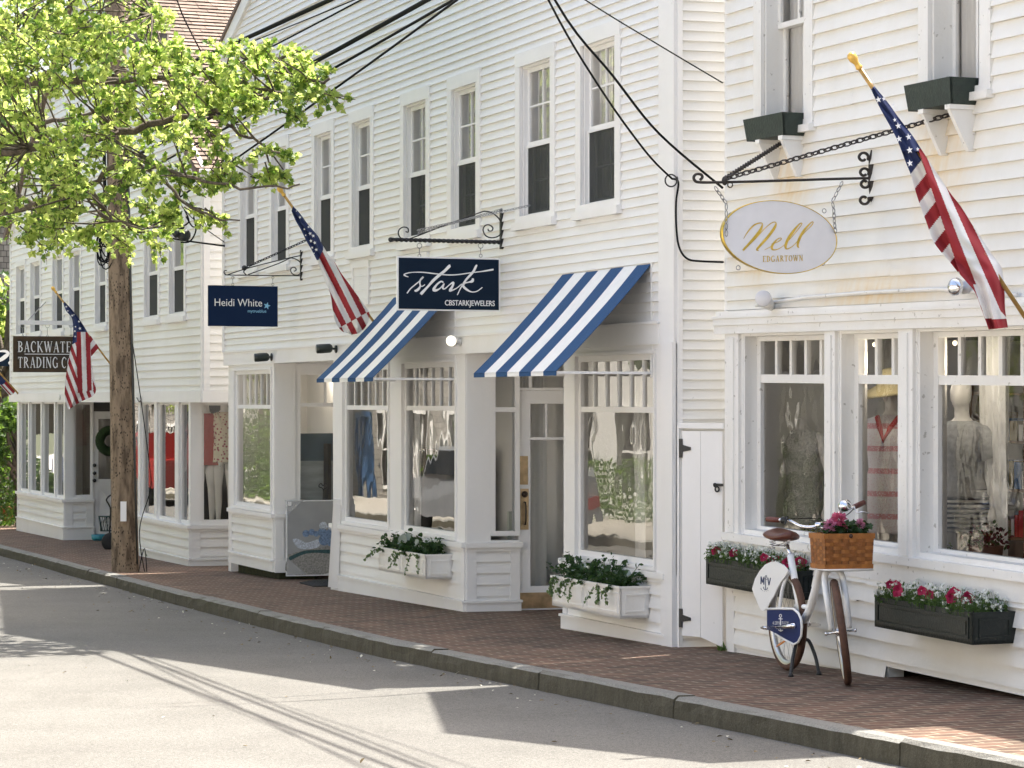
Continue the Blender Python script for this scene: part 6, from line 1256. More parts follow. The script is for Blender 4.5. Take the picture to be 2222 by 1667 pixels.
def petunia(F, u, w, z, rnd, label, group, r=.045, m=PPET, k=3):
    p = F.pt(u, w, z); t = thing('petunia', label, 'plant', p, group); g = MB()
    for _ in range(60): add_leaf(g, p + Vector((rnd.uniform(-.07, .07), rnd.uniform(-.04, .04), rnd.uniform(-.03, .05))), rv(rnd), Vector((0, 0, 1)) + rv(rnd), rnd.uniform(.02, .035), 'oval')
    g.build('leaves', FGR, t)
    for i in range(k):
        f = MB(); c = p + Vector((rnd.uniform(-.06, .06), -.02 - rnd.uniform(0, .03), rnd.uniform(.03, .09))); 
        for q in range(22):
            a = q * 2.4; rr = r * (.3 + .7 * (q / 22)); d = Vector((math.cos(a), -.35, math.sin(a))); add_leaf(f, c + d * rr * .25, d, Vector((0, -1, .2)) + rv(rnd) * .35, rr * .85, 'heart', .25, -.3)
        f.build('flower', m, t)
# white boxes on the middle building
FV = tuple(S.n) + (0,)
mp1 = planter(S, 984, 923.5, 822, 1207, 1257, 'small white panelled planter under the middle shop window, full of ferns', WBOX, 2)
mp2 = planter(S, 1413, 1345.5, 1198, 1277, 1343, 'larger white panelled planter beside the shop door, with ivy spilling over', WBOX, 2)
for (F_, ul, uw, w, zt, t_), k, nm in ((mp1, 4, 'small white planter'), (mp2, 5, 'larger white planter by the door')):
    for i in range(k):
        u = ul + (uw - ul) * (i + .5) / k; where = ('at the left end', 'left of centre', 'right of centre', 'at the right end')[i] if k == 4 else ('at the left end', 'left of centre', 'in the centre', 'right of centre', 'at the right end')[i]
        trailing_plant(F_.pt(u, w * .6, zt - .03), rnd, f'green fern and ivy {where} of the {nm}', 'ivy_plant', f'plants in the {nm}', rad=.13 if k == 4 else .14, h=.17 if k == 4 else .19, n_=230, trail=(4 if i in (0, 1, k - 2) else 2, FV), silver=3 if i in (k - 2, 1) else 0, flowers=(2, WPET, .028) if k == 5 and i < 3 else ((1, WPET, .03) if i == 3 else None))
# black boxes on the right-hand house
bp1 = planter(N, 1771, 1731, 1532, 1240, 1303, 'black planter with pink and white flowers behind the bicycle', BBOX, 1, lip=0)
bp2 = planter(N, 2206, 2109.6, 1898, 1330, 1400, 'black planter of pink and white flowers right of the bicycle', BBOX, 1, lip=0)
for (F_, ul, uw, w, zt, t_), nm in ((bp1, 'behind the bicycle'), (bp2, 'right of the bicycle')):
    L = uw - ul; g_ = 'flowers in the black planter ' + nm
    for i in range(3): alyssum(F_, ul + L * i / 3 + .02, ul + L * (i + 1) / 3 - .01, w, zt, rnd, f'white alyssum {("on the left", "in the middle", "on the right")[i]} of the black planter {nm}', g_, .15 if nm[0] == 'b' else .14)
    for f_, where in ((.08, 'at the left end'), (.26, 'left of centre'), (.70 if nm[0] == 'b' else .50, 'past the middle'), (.93 if nm[0] == 'b' else .78, 'near the right end')):
        petunia(F_, ul + L * f_, w * .85, zt + .01, rnd, f'magenta petunia {where} of the black planter {nm}', g_, .05 if f_ > .7 else .038, PPET, 2 if f_ < .6 else 3)
planter(N, 1751, 1697, 1612, 243, 292, 'small dark green window box under the left upstairs window', GBOX, 1, name='window_box', taper=.02, raised=False, lip=0, brackets=(.32, .9), group='green window boxes upstairs')
planter(N, 2125, 2060.5, 1961, 166, 224, 'dark green window box under the right upstairs window, beside the flag', GBOX, 1, name='window_box', taper=.02, raised=False, lip=0, brackets=(.32, .9), group='green window boxes upstairs')
# ================================================================= bicycle
BW = mat('white_enamel', (.86, .86, .85), .38, spec=.35); TYR = mat('brown_rubber', (.105, .048, .028), .7, var=.25, vs=30, bump=.3, bs=200); CREAM = mat('reflective_line', (.75, .68, .5), .5); SAD = mat('brown_leather', (.13, .038, .022), .32, var=.3, vs=20, bump=.1, bs=100)
GRIP = mat('brown_grip', (.12, .032, .022), .5); BLUEP = mat('blue_guard_plate', (.006, .022, .11), .45, spec=.2); ORG = mat('orange_reflector', (.75, .25, .02), .3); RIM = mat('alloy_rim', (.62, .62, .62), .3, .8)
Cf = gpt(1840, 1487); Crr = gpt(1697, 1452); fw = (Cf - Crr); fw.z = 0; fw = fw.normalized(); Crr = Cf - fw * 1.09; Crr.z = ground_z(Crr.y); fw = (Cf - Crr).normalized()
rt = Vector((fw.y, -fw.x, 0)).normalized(); upv = rt.cross(fw) * -1
if upv.z < 0: upv = -upv
RAD = .335
def bp(x, y, b_=0):
    D = Vector(((x - CXP) / FPX, 1, -(y - HOR) / FPX)); C = Vector((0, 0, CZ)); t_ = (Crr + rt * b_ - C).dot(rt) / D.dot(rt); return C + D * t_
bike = thing('bicycle', 'white step-through bicycle with brown tyres and a wicker front basket', 'bicycle', (Crr + Cf) / 2)
def wheel(c, axle, up_, name_):
    fwd_ = axle.cross(up_).normalized(); w_ = MB(); pt_ = lambda a, r_, s_=0: c + (fwd_ * math.cos(a) + up_ * math.sin(a)) * r_ + axle * s_
    N_ = 48
    b = MB(); b.tube([pt_(2 * math.pi * i / N_, RAD - .025) for i in range(N_)], .025, 10, closed=True); W = b.build('wheel', TYR, bike)
    for s_ in (-1, 1):
        b = MB(); b.tube([pt_(2 * math.pi * i / N_, RAD - .042, s_ * .0185) for i in range(N_)], .003, 5, closed=True); b.build('tyre_line', CREAM, W)
    b = MB(); b.sm = True; rr = [[b.vert(pt_(2 * math.pi * i / N_, r_, s_)) for i in range(N_)] for r_, s_ in ((RAD - .045, -.018), (RAD - .066, -.014), (RAD - .07, 0), (RAD - .066, .014), (RAD - .045, .018))]
    for A, C in zip(rr, rr[1:]):
        for i in range(N_): b.face((A[i], A[(i + 1) % N_], C[(i + 1) % N_], C[i]))
    b.build('rim', RIM, W)
    b = MB()
    for i in range(32): s_ = 1 if i % 2 else -1; b.tube([pt_(2 * math.pi * (i + (2.2 if (i // 2) % 2 else -2.2)) / 32, .022, s_ * .03), pt_(2 * math.pi * i / 32, RAD - .066, 0)], .0012, 3, caps=False)
    b.build('spokes', STEEL, W); b = MB(); b.tube([c - axle * .05, c - axle * .035, c - axle * .03, c + axle * .03, c + axle * .035, c + axle * .05], [.008, .008, .024, .024, .008, .008], 12); b.build('hub', CHROME, W); return W
rc = Crr + upv * RAD; wheel(rc, rt, upv, 'rear')
b = MB(); q = bp(1695.6, 1396, .015); dd = (bp(1706, 1389, .015) - bp(1686, 1402, .015)); b.lathe(q - dd * .5, dd, [(0, .004), (.01, .013), (dd.length * .5, .017), (dd.length - .01, .013), (dd.length, .004)], 10, sx=1, sy=.4); b.build('spoke_reflector', ORG, bike)
# steered fork, wheel and bars
hx = (upv * .93 - fw * .37).normalized(); steer = Matrix.Rotation(-R(20), 3, hx)
t1 = steer @ fw; 
if t1.dot(rt) < 0: steer = Matrix.Rotation(R(20), 3, hx)
fa = (steer @ fw).normalized(); fr_ = (steer @ rt).normalized(); fu = fr_.cross(fa); fu = fu if fu.z > 0 else -fu
v = Vector((0, 0, 1)); vu = (v - fr_ * v.dot(fr_)).normalized(); fc = Cf + vu * RAD
wheel(fc, fr_, vu, 'front')
hx2 = hx; crown = fc + vu * (RAD + .035) - fa * .03
b = MB(); 
for s_ in (-1, 1):
    b.tube([Vector(q) for q in catmull([tuple(crown + hx2 * .03), tuple(crown + fr_ * s_ * .035 + hx2 * .012), tuple(crown + fr_ * s_ * .056 - hx2 * .04), tuple(crown + fr_ * s_ * .058 - hx2 * .20), tuple(fc + fr_ * s_ * .056 + vu * .02)], 6)], [.020] * 18 + [.0195, .019, .0185, .018, .017, .016, .015], 10)
b.build('fork', BW, bike)
b = MB(); b.tube([fc - fr_ * .085, fc + fr_ * .085], .007, 8); b.lathe(fc - fr_ * .085, -fr_, [(0, .012), (.012, .012), (.016, .006)], 8); b.lathe(fc + fr_ * .085, fr_, [(0, .012), (.012, .012), (.016, .006)], 8); b.build('axle_nuts', CHROME, bike)
h0 = crown + hx2 * .02; h1 = h0 + hx2 * .24
b = MB(); b.tube([h0, h1], .025, 12)
bb_ = bp(1741, 1352)
b.tube([Vector(q) for q in catmull([tuple(h0 + hx2 * .12), tuple(bp(1779, 1243)), tuple(bp(1767, 1288)), tuple(bp(1756, 1325)), tuple(bb_)], 6)], .027, 12)
b.tube([h0 + hx2 * .20, bp(1776, 1222), bp(1765, 1273)], .015, 8)
st0, st1 = bp(1715, 1205), bb_; b.tube([st0, st1], .0235, 12); b.tube([bp(1727, 1315), bp(1756, 1318)], .016, 8); b.lathe(bb_ - rt * .04, rt, [(0, .025), (.08, .025)], 14)
for s_ in (-1, 1):
    b.tube([Vector(q) for q in catmull([tuple(st0 + (st1 - st0) * .22 + rt * s_ * .012), tuple((st0 + rc) / 2 + rt * s_ * .05 + fw * .02), tuple(rc + rt * s_ * .062)], 6)], .012, 8); b.tube([bb_ + rt * s_ * .02, (bb_ + rc) / 2 + rt * s_ * .045, rc + rt * s_ * .062], .010, 8)
b.build('frame', BW, bike)
sp0 = bp(1708.5, 1184); b = MB(); b.tube([sp0 + (sp0 - st0) * .05, st0], .0125, 10); b.torus(st0, (sp0 - st0), .021, .005); b.build('seat_post', CHROME, bike)
# saddle
sc_ = bp(1702, 1166); b = MB(); b.sm = True; ns, nc = 14, 16; rg = []
for i in range(ns + 1):
    t_ = i / ns; x = -.13 + .27 * t_; hw = (.108 * (1 - t_ ** 1.5) ** .6 + .03 * t_ ** .5) if t_ < 1 else .012; hw = max(hw, .028) if t_ < .97 else .012
    if t_ < .04: hw *= .72
    hz = .03 + .012 * math.sin(t_ * 3.14); top_ = .018 + .016 * (1 - t_) - .02 * math.sin(t_ * 2.6) + .022 * t_ ** 2
    rg.append([b.vert(sc_ + fw * x + rt * math.cos(a) * hw + upv * (top_ + math.sin(a) * (.024 if math.sin(a) > 0 else .048) * (1 - .25 * t_) - (.012 * (math.cos(a) ** 4)))) for a in [2 * math.pi * k / nc for k in range(nc)]])
for A, C in zip(rg, rg[1:]):
    for k in range(nc): b.face((A[k], A[(k + 1) % nc], C[(k + 1) % nc], C[k]))
b.face(rg[0][::-1]); b.face(rg[-1]); SD = b.build('saddle', SAD, bike)
b = MB()
for s_ in (-1, 1):
    q = sc_ + rt * s_ * .05 - fw * .09 - upv * .02; b.tube([q + upv * (-.012 * 0) + (rt * math.cos(k * 1.1) + fw * math.sin(k * 1.1)) * (.017 + .006 * (k / 22)) - upv * (.06 * (1 - k / 22)) for k in range(23)], .0028, 5)
    b.tube([sc_ + rt * s_ * .045 - fw * .1 - upv * .06, sc_ + rt * s_ * .022 - upv * .045, sc_ + fw * .11 - upv * .015], .0035, 6)
b.tube([sc_ - fw * .1 - rt * .05 - upv * .06, sc_ - fw * .1 + rt * .05 - upv * .06], .005, 6); b.build('saddle_springs', CHROME, SD)
# bars
def hp(x, y, d_=0):
    o = h1 + hx2 * .10; D = Vector(((x - CXP) / FPX, 1, -(y - HOR) / FPX)); C = Vector((0, 0, CZ)); return C + D * ((o + fa * d_ - C).dot(fa) / D.dot(fa))
b = MB(); bc = hp(1779, 1139); b.tube([h1, h1 + hx2 * .04, bc - hx2 * .02], .0125, 10); b.tube([bc - (steer @ rt) * .03, bc + (steer @ rt) * .03], .018, 10); b.build('stem', CHROME, bike)
b = MB(); b.tube([Vector(q) for q in catmull([tuple(hp(1690, 1128.5, -.14)), tuple(hp(1712, 1129.5, -.10)), tuple(hp(1738, 1142, -.03)), tuple(hp(1762, 1144, 0)), tuple(hp(1779, 1139, 0)), tuple(hp(1800, 1132, 0)), tuple(hp(1822, 1113, -.03)), tuple(hp(1843, 1104, -.09)), tuple(hp(1854, 1100, -.13))], 6)], .0115, 10); b.build('handlebar', CHROME, bike)
for a, c in (((1663, 1127, -.2), (1692, 1128.5, -.14)), ((1876, 1090, -.19), (1852, 1101, -.13))): b = MB(); A, C = hp(*a), hp(*c); b.lathe(A, C - A, [(0, .010), (.004, .0165), ((C - A).length * .5, .0175), ((C - A).length - .002, .0165), ((C - A).length, .012)], 12); b.build('grip', GRIP, bike)
b = MB(); q = hp(1701, 1129, -.12); b.ball(q, .024, 10, 1.1); b.tube([q, hp(1709, 1122, -.10), hp(1703, 1138, -.06)], .007, 6); b.build('gear_shifter', BLACK, bike)
b = MB(); b.tube([Vector(q) for q in catmull([tuple(hp(1853, 1099, -.12)), tuple(hp(1860, 1112, -.05)), tuple(hp(1872, 1111, -.04)), tuple(hp(1886, 1114, -.05))], 5)], .0045, 6); b.build('brake_lever', CHROME, bike)
b = MB(); b.tube([Vector(q) for q in catmull([tuple(hp(1709, 1127, -.1)), tuple(hp(1740, 1125, -.02)), tuple(hp(1770, 1126, .02)), tuple(hp(1786, 1135, .03)), tuple(crown + fr_ * .03 + hx2 * .1)], 5)], .003, 5); b.tube([Vector(q) for q in catmull([tuple(hp(1853, 1104, -.1)), tuple(hp(1835, 1119, 0)), tuple(hp(1810, 1120, .03)), tuple(crown + fr_ * -.02 + hx2 * .12)], 5)], .003, 5); b.build('brake_cable', CABLE, bike)
q = hp(1832, 1096, .02); b = MB(); dd = (Vector((-.35, -.8, .45))).normalized(); b.lathe(q - dd * .02, dd, [(-.01, .01), (0, .040), (.012, .043), (.016, .040), (.03, .034), (.042, .018), (.045, .002)], 20); b.tube([q - dd * .02, hp(1838, 1107, -.04)], .007, 6); b.build('bell', CHROME, bike)
# guards, emblem plates
def plate(mb, pts, b_, th):
    P = [bp(x, y, b_) for x, y in pts]; Q = [p - rt * th for p in P]; i1 = [mb.vert(p) for p in P]; i2 = [mb.vert(p) for p in Q]; mb.face(i1); mb.face(i2[::-1]); n_ = len(P)
    for k in range(n_): mb.face((i1[k], i2[k], i2[(k + 1) % n_], i1[(k + 1) % n_]))
cz2 = lambda x, y: (1630 + x * .11454, 1230 + y * .11454)
gp2 = [cz2(*q) for q in ((15, 420), (70, 230), (150, 90), (260, -40), (380, -95), (500, -90), (610, -30), (705, 75), (640, 190), (560, 290), (500, 400), (440, 540), (400, 600), (340, 720), (290, 800), (230, 840), (180, 820), (140, 740), (100, 640), (50, 520))]
b = MB(); plate(b, gp2, .055, .006); SKG = b.build('skirt_guard', BW, bike)
b = MB(); b.tube([bp(x, y, .056) for x, y in gp2[6:14]], .006, 6); b.build('guard_edge', BW, SKG)
INK = mat('navy_print', (.02, .04, .12), .4)
def brib(mb, pts, b_, wd, sm=4, th=.0015):
    ribbon(mb, [(x, y, wd) for x, y in pts], lambda x, y: bp(*cz2(x, y), b_), th, rt, sm)
b = MB(); bz = .0575
for pts in (((185, 185), (182, 330)), ((185, 190), (213, 300)), ((240, 195), (213, 300)), ((240, 190), (237, 338))): brib(b, pts, bz, 17, 0)
for pts in (((312, 205), (333, 350)), ((365, 210), (333, 350))): brib(b, pts, bz, 15, 0)
brib(b, [(278 + 14 * math.cos(a), 185 + 20 * math.sin(a)) for a in [k * .7 for k in range(10)]], bz, 7)
brib(b, ((272, 210), (268, 435)), bz, 9, 0); brib(b, ((248, 228), (300, 240)), bz, 9, 0); brib(b, ((228, 380), (240, 420), (266, 440), (292, 430), (312, 395)), bz, 10)
for k in range(7): a = R(200 - k * 24); brib(b, ((268 + math.cos(a) * 92, 400 - math.sin(a) * -(-88) * -1 * 0 + abs(math.sin(a)) * 60 + 10 * 0), (268 + math.cos(a) * 80, 408 + abs(math.sin(a)) * 60)), bz, 7, 0)
b.build('anchor_emblem', INK, SKG)
cg = [cz2(*q) for q in ((298, 815), (560, 808), (790, 820), (880, 900), (930, 1000), (945, 1120), (930, 1300), (880, 1410), (810, 1455), (640, 1365), (460, 1260), (298, 1180))]
b = MB(); plate(b, cg, .075, .004); CG_ = b.build('chain_guard', BLUEP, bike)
b = MB(); b.tube([bp(x, y, .074) for x, y in [cz2(*q) for q in ((290, 800), (560, 795), (800, 800), (895, 880), (948, 1000), (962, 1130), (948, 1310), (890, 1430), (810, 1470), (640, 1385), (460, 1275))]], .008, 8); b.build('guard_edge', BW, CG_)
b = MB(); bz = .0765
brib(b, [(553 + 20 * math.cos(a), 930 + 28 * math.sin(a)) for a in [k * .7 for k in range(10)]], bz, 11); brib(b, ((553, 960), (557, 1210)), bz, 16, 0); brib(b, ((518, 985), (590, 990)), bz, 18, 0); brib(b, ((515, 1195), (557, 1222), (598, 1200)), bz, 16, 0); b.build('anchor_emblem', WLET, CG_)
def side_text(body_, x0, x1, y1, h, b_, nm, m_, par):
    cu = bpy.data.curves.new('lettering', 'FONT'); cu.body = body_; cu.size = 1; t_ = bpy.data.objects.new('lt', cu); COL.objects.link(t_); me = bpy.data.meshes.new_from_object(t_); bpy.data.objects.remove(t_)
    xs = [v_.co.x for v_ in me.vertices]; a, c = min(xs), max(xs); mb = MB()
    for v_ in me.vertices: mb.vert(bp(*cz2(x0 + (v_.co.x - a) / (c - a) * (x1 - x0), y1 - v_.co.y * h), b_))
    for p_ in me.polygons: mb.face(list(p_.vertices))
    return mb.build(nm, m_, par)
side_text('41.389 N', 408, 542, 1098, 95, bz, 'coordinate_lettering', WLET, CG_); side_text('70.513 W', 578, 708, 1088, 80, bz, 'coordinate_lettering', WLET, CG_)
b = MB(); c0_ = bp(*cz2(800, 1120), .09); c1_ = bp(*cz2(500, 1150), .10); b.tube([c0_ - rt * .03, c0_ + rt * .014], .018, 12); b.tube([c0_, c1_], [.015, .011], 10); b.build('crank', CHROME, bike)
def pedal(c, nm):
    b = MB(); P = [c + fw * a * .035 + upv * z_ * .012 * 0 + rt * l_ for a, l_, z_ in ((-1, .0, 0), (1, .0, 0), (1, .09, 0), (-1, .09, 0))]; b.tube([*P], .008, 8, closed=True); b.tube([c, c + rt * .09], .010, 8)
    for s_ in (-1, 1): b.hexa([c + fw * (s_ * .03 - .012) + rt * .012 - upv * .012, c + fw * (s_ * .03 + .012) + rt * .012 - upv * .012, c + fw * (s_ * .03 + .012) + rt * .08 - upv * .012, c + fw * (s_ * .03 - .012) + rt * .08 - upv * .012, c + fw * (s_ * .03 - .012) + rt * .012 + upv * .012, c + fw * (s_ * .03 + .012) + rt * .012 + upv * .012, c + fw * (s_ * .03 + .012) + rt * .08 + upv * .012, c + fw * (s_ * .03 - .012) + rt * .08 + upv * .012])
    return b.build(nm, CHROME, bike)
pedal(bp(*cz2(470, 1155), .105), 'pedal'); pl = bp(1757, 1356, -.10); pedal(pl - rt * .06, 'pedal'); b = MB(); b.tube([bb_ - rt * .05, pl + (pl - bb_) * .1], .011, 8); b.build('crank', CHROME, bike)
b = MB(); kx = bp(1741, 1385)
for (x, y, s_) in ((1716, 1469, .10), (1777, 1465, -.13)):
    e = gpt(x, y); b.tube([Vector(q) for q in catmull([tuple(bb_ - upv * .02), tuple(kx), tuple(kx + rt * s_ * .35 - upv * .02), tuple((kx + e) / 2 + rt * s_ * .25), tuple(e + Vector((0, 0, .015)))], 5)], [.017] * 6 + [.012] * 15, 8); b.lathe(e, (0, 0, 1), [(0, .022), (.015, .016), (.03, .009)], 10)
b.build('kickstand', BLACK, bike)
# basket
WICK, n, l, p = nodes_of('woven_ash_splint', .45); 
bko = bp(1792.4, 1236, 0); near = None
o_ = Crr + fw * (1.09 + .07); D = Vector(((1792.4 - CXP) / FPX, 1, -(1236 - HOR) / FPX)); Cc = Vector((0, 0, CZ)); nc_ = Cc + D * ((o_ - Cc).dot(fw) / D.dot(fw))
near = nc_; W_, D_, H_ = .305, .25, .222; lf = -rt
bk = thing('wicker_basket', 'square woven brown basket on the front rack of the bicycle', 'basket', near + lf * W_ / 2 - fw * D_ / 2)
SP = [mat('splint_a', (.40, .145, .028), .4, var=.3, vs=25, bump=.2, bs=80), mat('splint_b', (.30, .10, .018), .4, var=.3, vs=25, bump=.2, bs=80), mat('splint_c', (.17, .055, .012), .45, var=.3, vs=25, bump=.2, bs=80)]
b = MB(); rw = random.Random(9); rows = 7
def bpt(side, s_, z_, o_=0):
    """s_ 0..1 along a side; walls flare slightly upwards"""
    fl = .010 * (z_ / H_); A = [near + Vector((0, 0, 0)), near + lf * W_, near + lf * W_ - fw * D_, near - fw * D_]
    a, c = A[side], A[(side + 1) % 4]; nn = [fw, lf, -fw, -lf][side]; e0 = [-lf + fw, fw + lf, lf - fw, -fw - lf][side]
    pq = a + (c - a) * s_; cen = near + lf * W_ / 2 - fw * D_ / 2; rad_ = (pq - cen); return pq + rad_ * (fl / .15) + nn * o_ + Vector((0, 0, z_))
for sd2 in range(4):
    cols = 6 if sd2 % 2 == 0 else 5
    for r_ in range(rows):
        z0, z1 = .028 + (H_ - .06) * r_ / rows, .028 + (H_ - .06) * (r_ + 1) / rows - .0015
        for c_ in range(cols):
            over_ = (r_ + c_) % 2; s0, s1 = c_ / cols, (c_ + 1) / cols; b.mi = rw.choice((0, 0, 1)) if over_ else rw.choice((1, 2, 1))
            o0, o1 = (.0015, .006) if over_ else (.0, -.003); n3 = 4
            for k in range(n3):
                q0, q1 = k / n3, (k + 1) / n3; f0, f1 = o0 + (o1 - o0) * math.sin(q0 * math.pi), o0 + (o1 - o0) * math.sin(q1 * math.pi); a0, a1 = s0 + (s1 - s0) * q0, s0 + (s1 - s0) * q1
                b.poly([bpt(sd2, a0, z0, f0), bpt(sd2, a1, z0, f1), bpt(sd2, a1, z1, f1), bpt(sd2, a0, z1, f0)])
        
    for c_ in range(cols):     # uprights showing between
        for r_ in range(rows):
            if (r_ + c_) % 2 == 0:
                s0, s1 = (c_ + .12) / cols, (c_ + .88) / cols; z0, z1 = .028 + (H_ - .06) * r_ / rows, .028 + (H_ - .06) * (r_ + 1) / rows; b.mi = 1; b.poly([bpt(sd2, s0, z0, .001), bpt(sd2, s1, z0, .001), bpt(sd2, s1, z1, .001), bpt(sd2, s0, z1, .001)])
    b.mi = 1; b.poly([bpt(sd2, 0, .005, -.004), bpt(sd2, 1, .005, -.004), bpt(sd2, 1, H_, -.004), bpt(sd2, 0, H_, -.004)])
b.build('woven_walls', SP, bk)
for z0, z1, nm, mi in ((H_ - .034, H_, 'rim_band', 0), (0, .03, 'base_band', 0)):
    b = MB()
    for sd2 in range(4):
        b.mi = mi; A, C, D2, E2_ = bpt(sd2, -.012, z0, .007), bpt(sd2, 1.012, z0, .007), bpt(sd2, 1.012, z1, .007), bpt(sd2, -.012, z1, .007); ii = [fw, lf, -fw, -lf][sd2] * -.012; b.hexa([A, C, C + ii, A + ii, E2_, D2, D2 + ii, E2_ + ii])
    b.build(nm, SP[0], bk)
b = MB(); b.poly([bpt(0, 0, .01), bpt(0, 1, .01), bpt(2, 0, .01), bpt(2, 1, .01)]); b.build('base', SP[2], bk)
b = MB(); b.lathe(bpt(0, .52, H_ - .016, .008), fw, [(0, .014), (.003, .012)], 12); b.build('brand_mark', mat('burnt_mark', (.05, .02, .01), .6), bk)
b = MB(); zr = -.006; P = [near + fw * .01 - lf * .01, near + lf * (W_ - .0) + fw * .01, near + lf * W_ - fw * D_, near - fw * D_ - lf * .01]; b.tube([q + Vector((0, 0, zr)) for q in P], .008, 8, closed=True); b.tube([(P[0] + P[1]) / 2 + Vector((0, 0, zr)), (P[2] + P[3]) / 2 + Vector((0, 0, zr)), h0 + hx2 * .08], .008, 8); b.tube([P[0] + lf * .08 - fw * .03 + Vector((0, 0, zr)), h0 + hx2 * .01 + fw * .02], .006, 6); b.build('front_rack', BW, bike)
# flowers in the basket
bc0 = near + lf * W_ / 2 - fw * D_ / 2 + Vector((0, 0, H_))
for lab, dx, fl in (('pink chrysanthemum with three blooms at the left of the basket', -.055, ((-.085, .05, .052), (-.025, .085, .055), (.0, .045, .04))), ('pink daisy plant with one bloom at the right of the basket', .10, ((.115, .055, .04),))):
    c = bc0 + lf * dx; t = thing('flowering_plant', lab, 'plant', c - Vector((0, 0, .03)), 'flowering plants in the bicycle basket'); b = MB()
    for _ in range(85): add_leaf(b, c + Vector((rnd.uniform(-.07, .07), rnd.uniform(-.07, .06), rnd.uniform(-.01, .055))), rv(rnd) + Vector((0, 0, .2)), Vector((0, -.3, 1)) + rv(rnd) * .6, rnd.uniform(.03, .055), 'maple', .2)
    b.build('leaves', FERN, t)
    for (ox, oz, r_) in fl:
        f = MB(); q = bc0 + lf * (ox if dx < 0 else ox) + Vector((0, -.04, oz))
        for k in range(70):
            v_ = rv(rnd); v_.y -= .3; v_.normalize(); add_leaf(f, q + v_ * r_ * .2, v_, rv(rnd), r_ * rnd.uniform(.6, .9), 'oval', .3, .2)
        f.build('flower', PPK if ox < -.05 or dx > 0 else mat('dusty_rose_petals', (.60, .12, .22), .7), t); f2 = MB(); f2.tube([c, q], .003, 5, caps=False); f2.build('flower_stem', FGR, t)
# ================================================================= canvas, boards, mat, wagon
EC = Frame(*E1.pt(E1.u(622, .14), .14, 0).xy, *RWD); ub = EC.u(728); z0c, z1c = EC.z(622, 1250), EC.z(622, 1087)
cvs = thing('wrapped_canvas', 'large plastic-wrapped canvas photo of shells leaning in the shop recess', 'picture', EC.pt(ub / 2, 0, z0c))
b = MB(); b.box(EC, 0, ub, -.035, 0, z0c, z1c); b.build('stretcher', mat('canvas_edge', (.62, .62, .63), .5), cvs)
SAND = mat('printed_sand', (.36, .35, .33), .55, var=.45, vs=55); GREY = mat('printed_grey', (.33, .34, .35), .5, var=.12, vs=4); SHL = mat('printed_shell', (.62, .68, .78), .5, var=.45, vs=60); TEAL = mat('printed_teal', (.04, .10, .11), .5, var=.4, vs=50); SHB = mat('printed_blue_shell', (.22, .33, .52), .5, var=.5, vs=50)
b = MB(); cc_ = lambda x, y: EC.P(480 + x * .34358, 760 + y * .34358, .004)
b.mi = 0; b.poly([cc_(418, 960), cc_(722, 950), cc_(722, 1400), cc_(418, 1415)]); b.build('print', GREY, cvs)
def blob(pts, m_, w_, nm):
    b = MB(); b.poly([EC.P(480 + x * .34358, 760 + y * .34358, w_) for x, y in catmull(pts + [pts[0]], 4)[:-1]]); b.build(nm, m_, cvs)
blob([(424, 1290), (520, 1265), (620, 1250), (700, 1245), (700, 1400), (424, 1412)], SAND, .006, 'printed_sand'); blob([(430, 1305), (520, 1268), (610, 1262), (700, 1262), (700, 1285), (600, 1280), (520, 1290), (430, 1330)], TEAL, .0075, 'printed_seaweed')
blob([(448, 1195), (480, 1190), (540, 1215), (610, 1195), (630, 1210), (610, 1245), (540, 1258), (480, 1245)], SHL, .009, 'printed_shell')
for x, y, r_, m_ in ((535, 1158, 22, SHB), (572, 1150, 20, SHB), (600, 1160, 18, SHB), (645, 1110, 26, SHL), (695, 1115, 24, SHL), (640, 1150, 28, SHB), (690, 1160, 30, SHB), (650, 1200, 34, SHB), (695, 1215, 26, SHB)):
    blob([(x + r_ * math.cos(a), y + r_ * math.sin(a)) for a in [k * .785 for k in range(8)]], m_, .0095, 'printed_shell')
PLA = mat('crumpled_plastic_wrap', (.7, .72, .74), .25, alpha=.45, bump=.6, bs=60)
for pts in (((404, 950), (525, 945), (418, 1050)), ((415, 1310), (540, 1415), (415, 1420))): b = MB(); b.poly([EC.P(480 + x * .34358, 760 + y * .34358, .013) for x, y in pts]); b.build('plastic_corner', PLA, cvs)
b = MB(); frame_boards(b, EC, -.004, ub + .004, z0c - .004, z1c + .004, .012, -.03, .006); b.build('plastic_edge', mat('plastic_edge', (.72, .73, .75), .3), cvs); b = MB(); b.box(EC, EC.u(624), EC.u(632), .014, .016, EC.z(624, 1098), EC.z(624, 1089)); b.build('price_tag', WLET, cvs)
for i, (xa, ya, xb, yb, lab) in enumerate(((719, 1274, 731, 1083, 'tall white board leaning against the left end of the middle shop bay'), (727, 1276, 733, 1095, 'shorter white board leaning beside the taller one by the shop bay'))):
    A = S.P(xa, ya, .06); C = S.P(xb, yb, .045); b = MB(); b.beam(A, C, .035, .012, up=Vector((0, 1, 0))); tag(b.build('leaning_board', TRIM, loc=A), lab, 'board')
b = MB(); g = [gpt(650, 1266), gpt(690, 1259), gpt(722, 1260), gpt(722, 1273), gpt(680, 1274)]; up_ = Vector((0, 0, .012)); i1 = [b.vert(q + up_) for q in g]; i0 = [b.vert(q) for q in g]; b.face(i1)
for k in range(5): b.face((i0[k], i0[(k + 1) % 5], i1[(k + 1) % 5], i1[k]))
tag(b.build('door_mat', mat('black_mat', (.02, .024, .027), .8, var=.7, vs=60, bump=1, bs=120), loc=g[0]), 'black ribbed door mat in front of the recessed entry', 'mat')
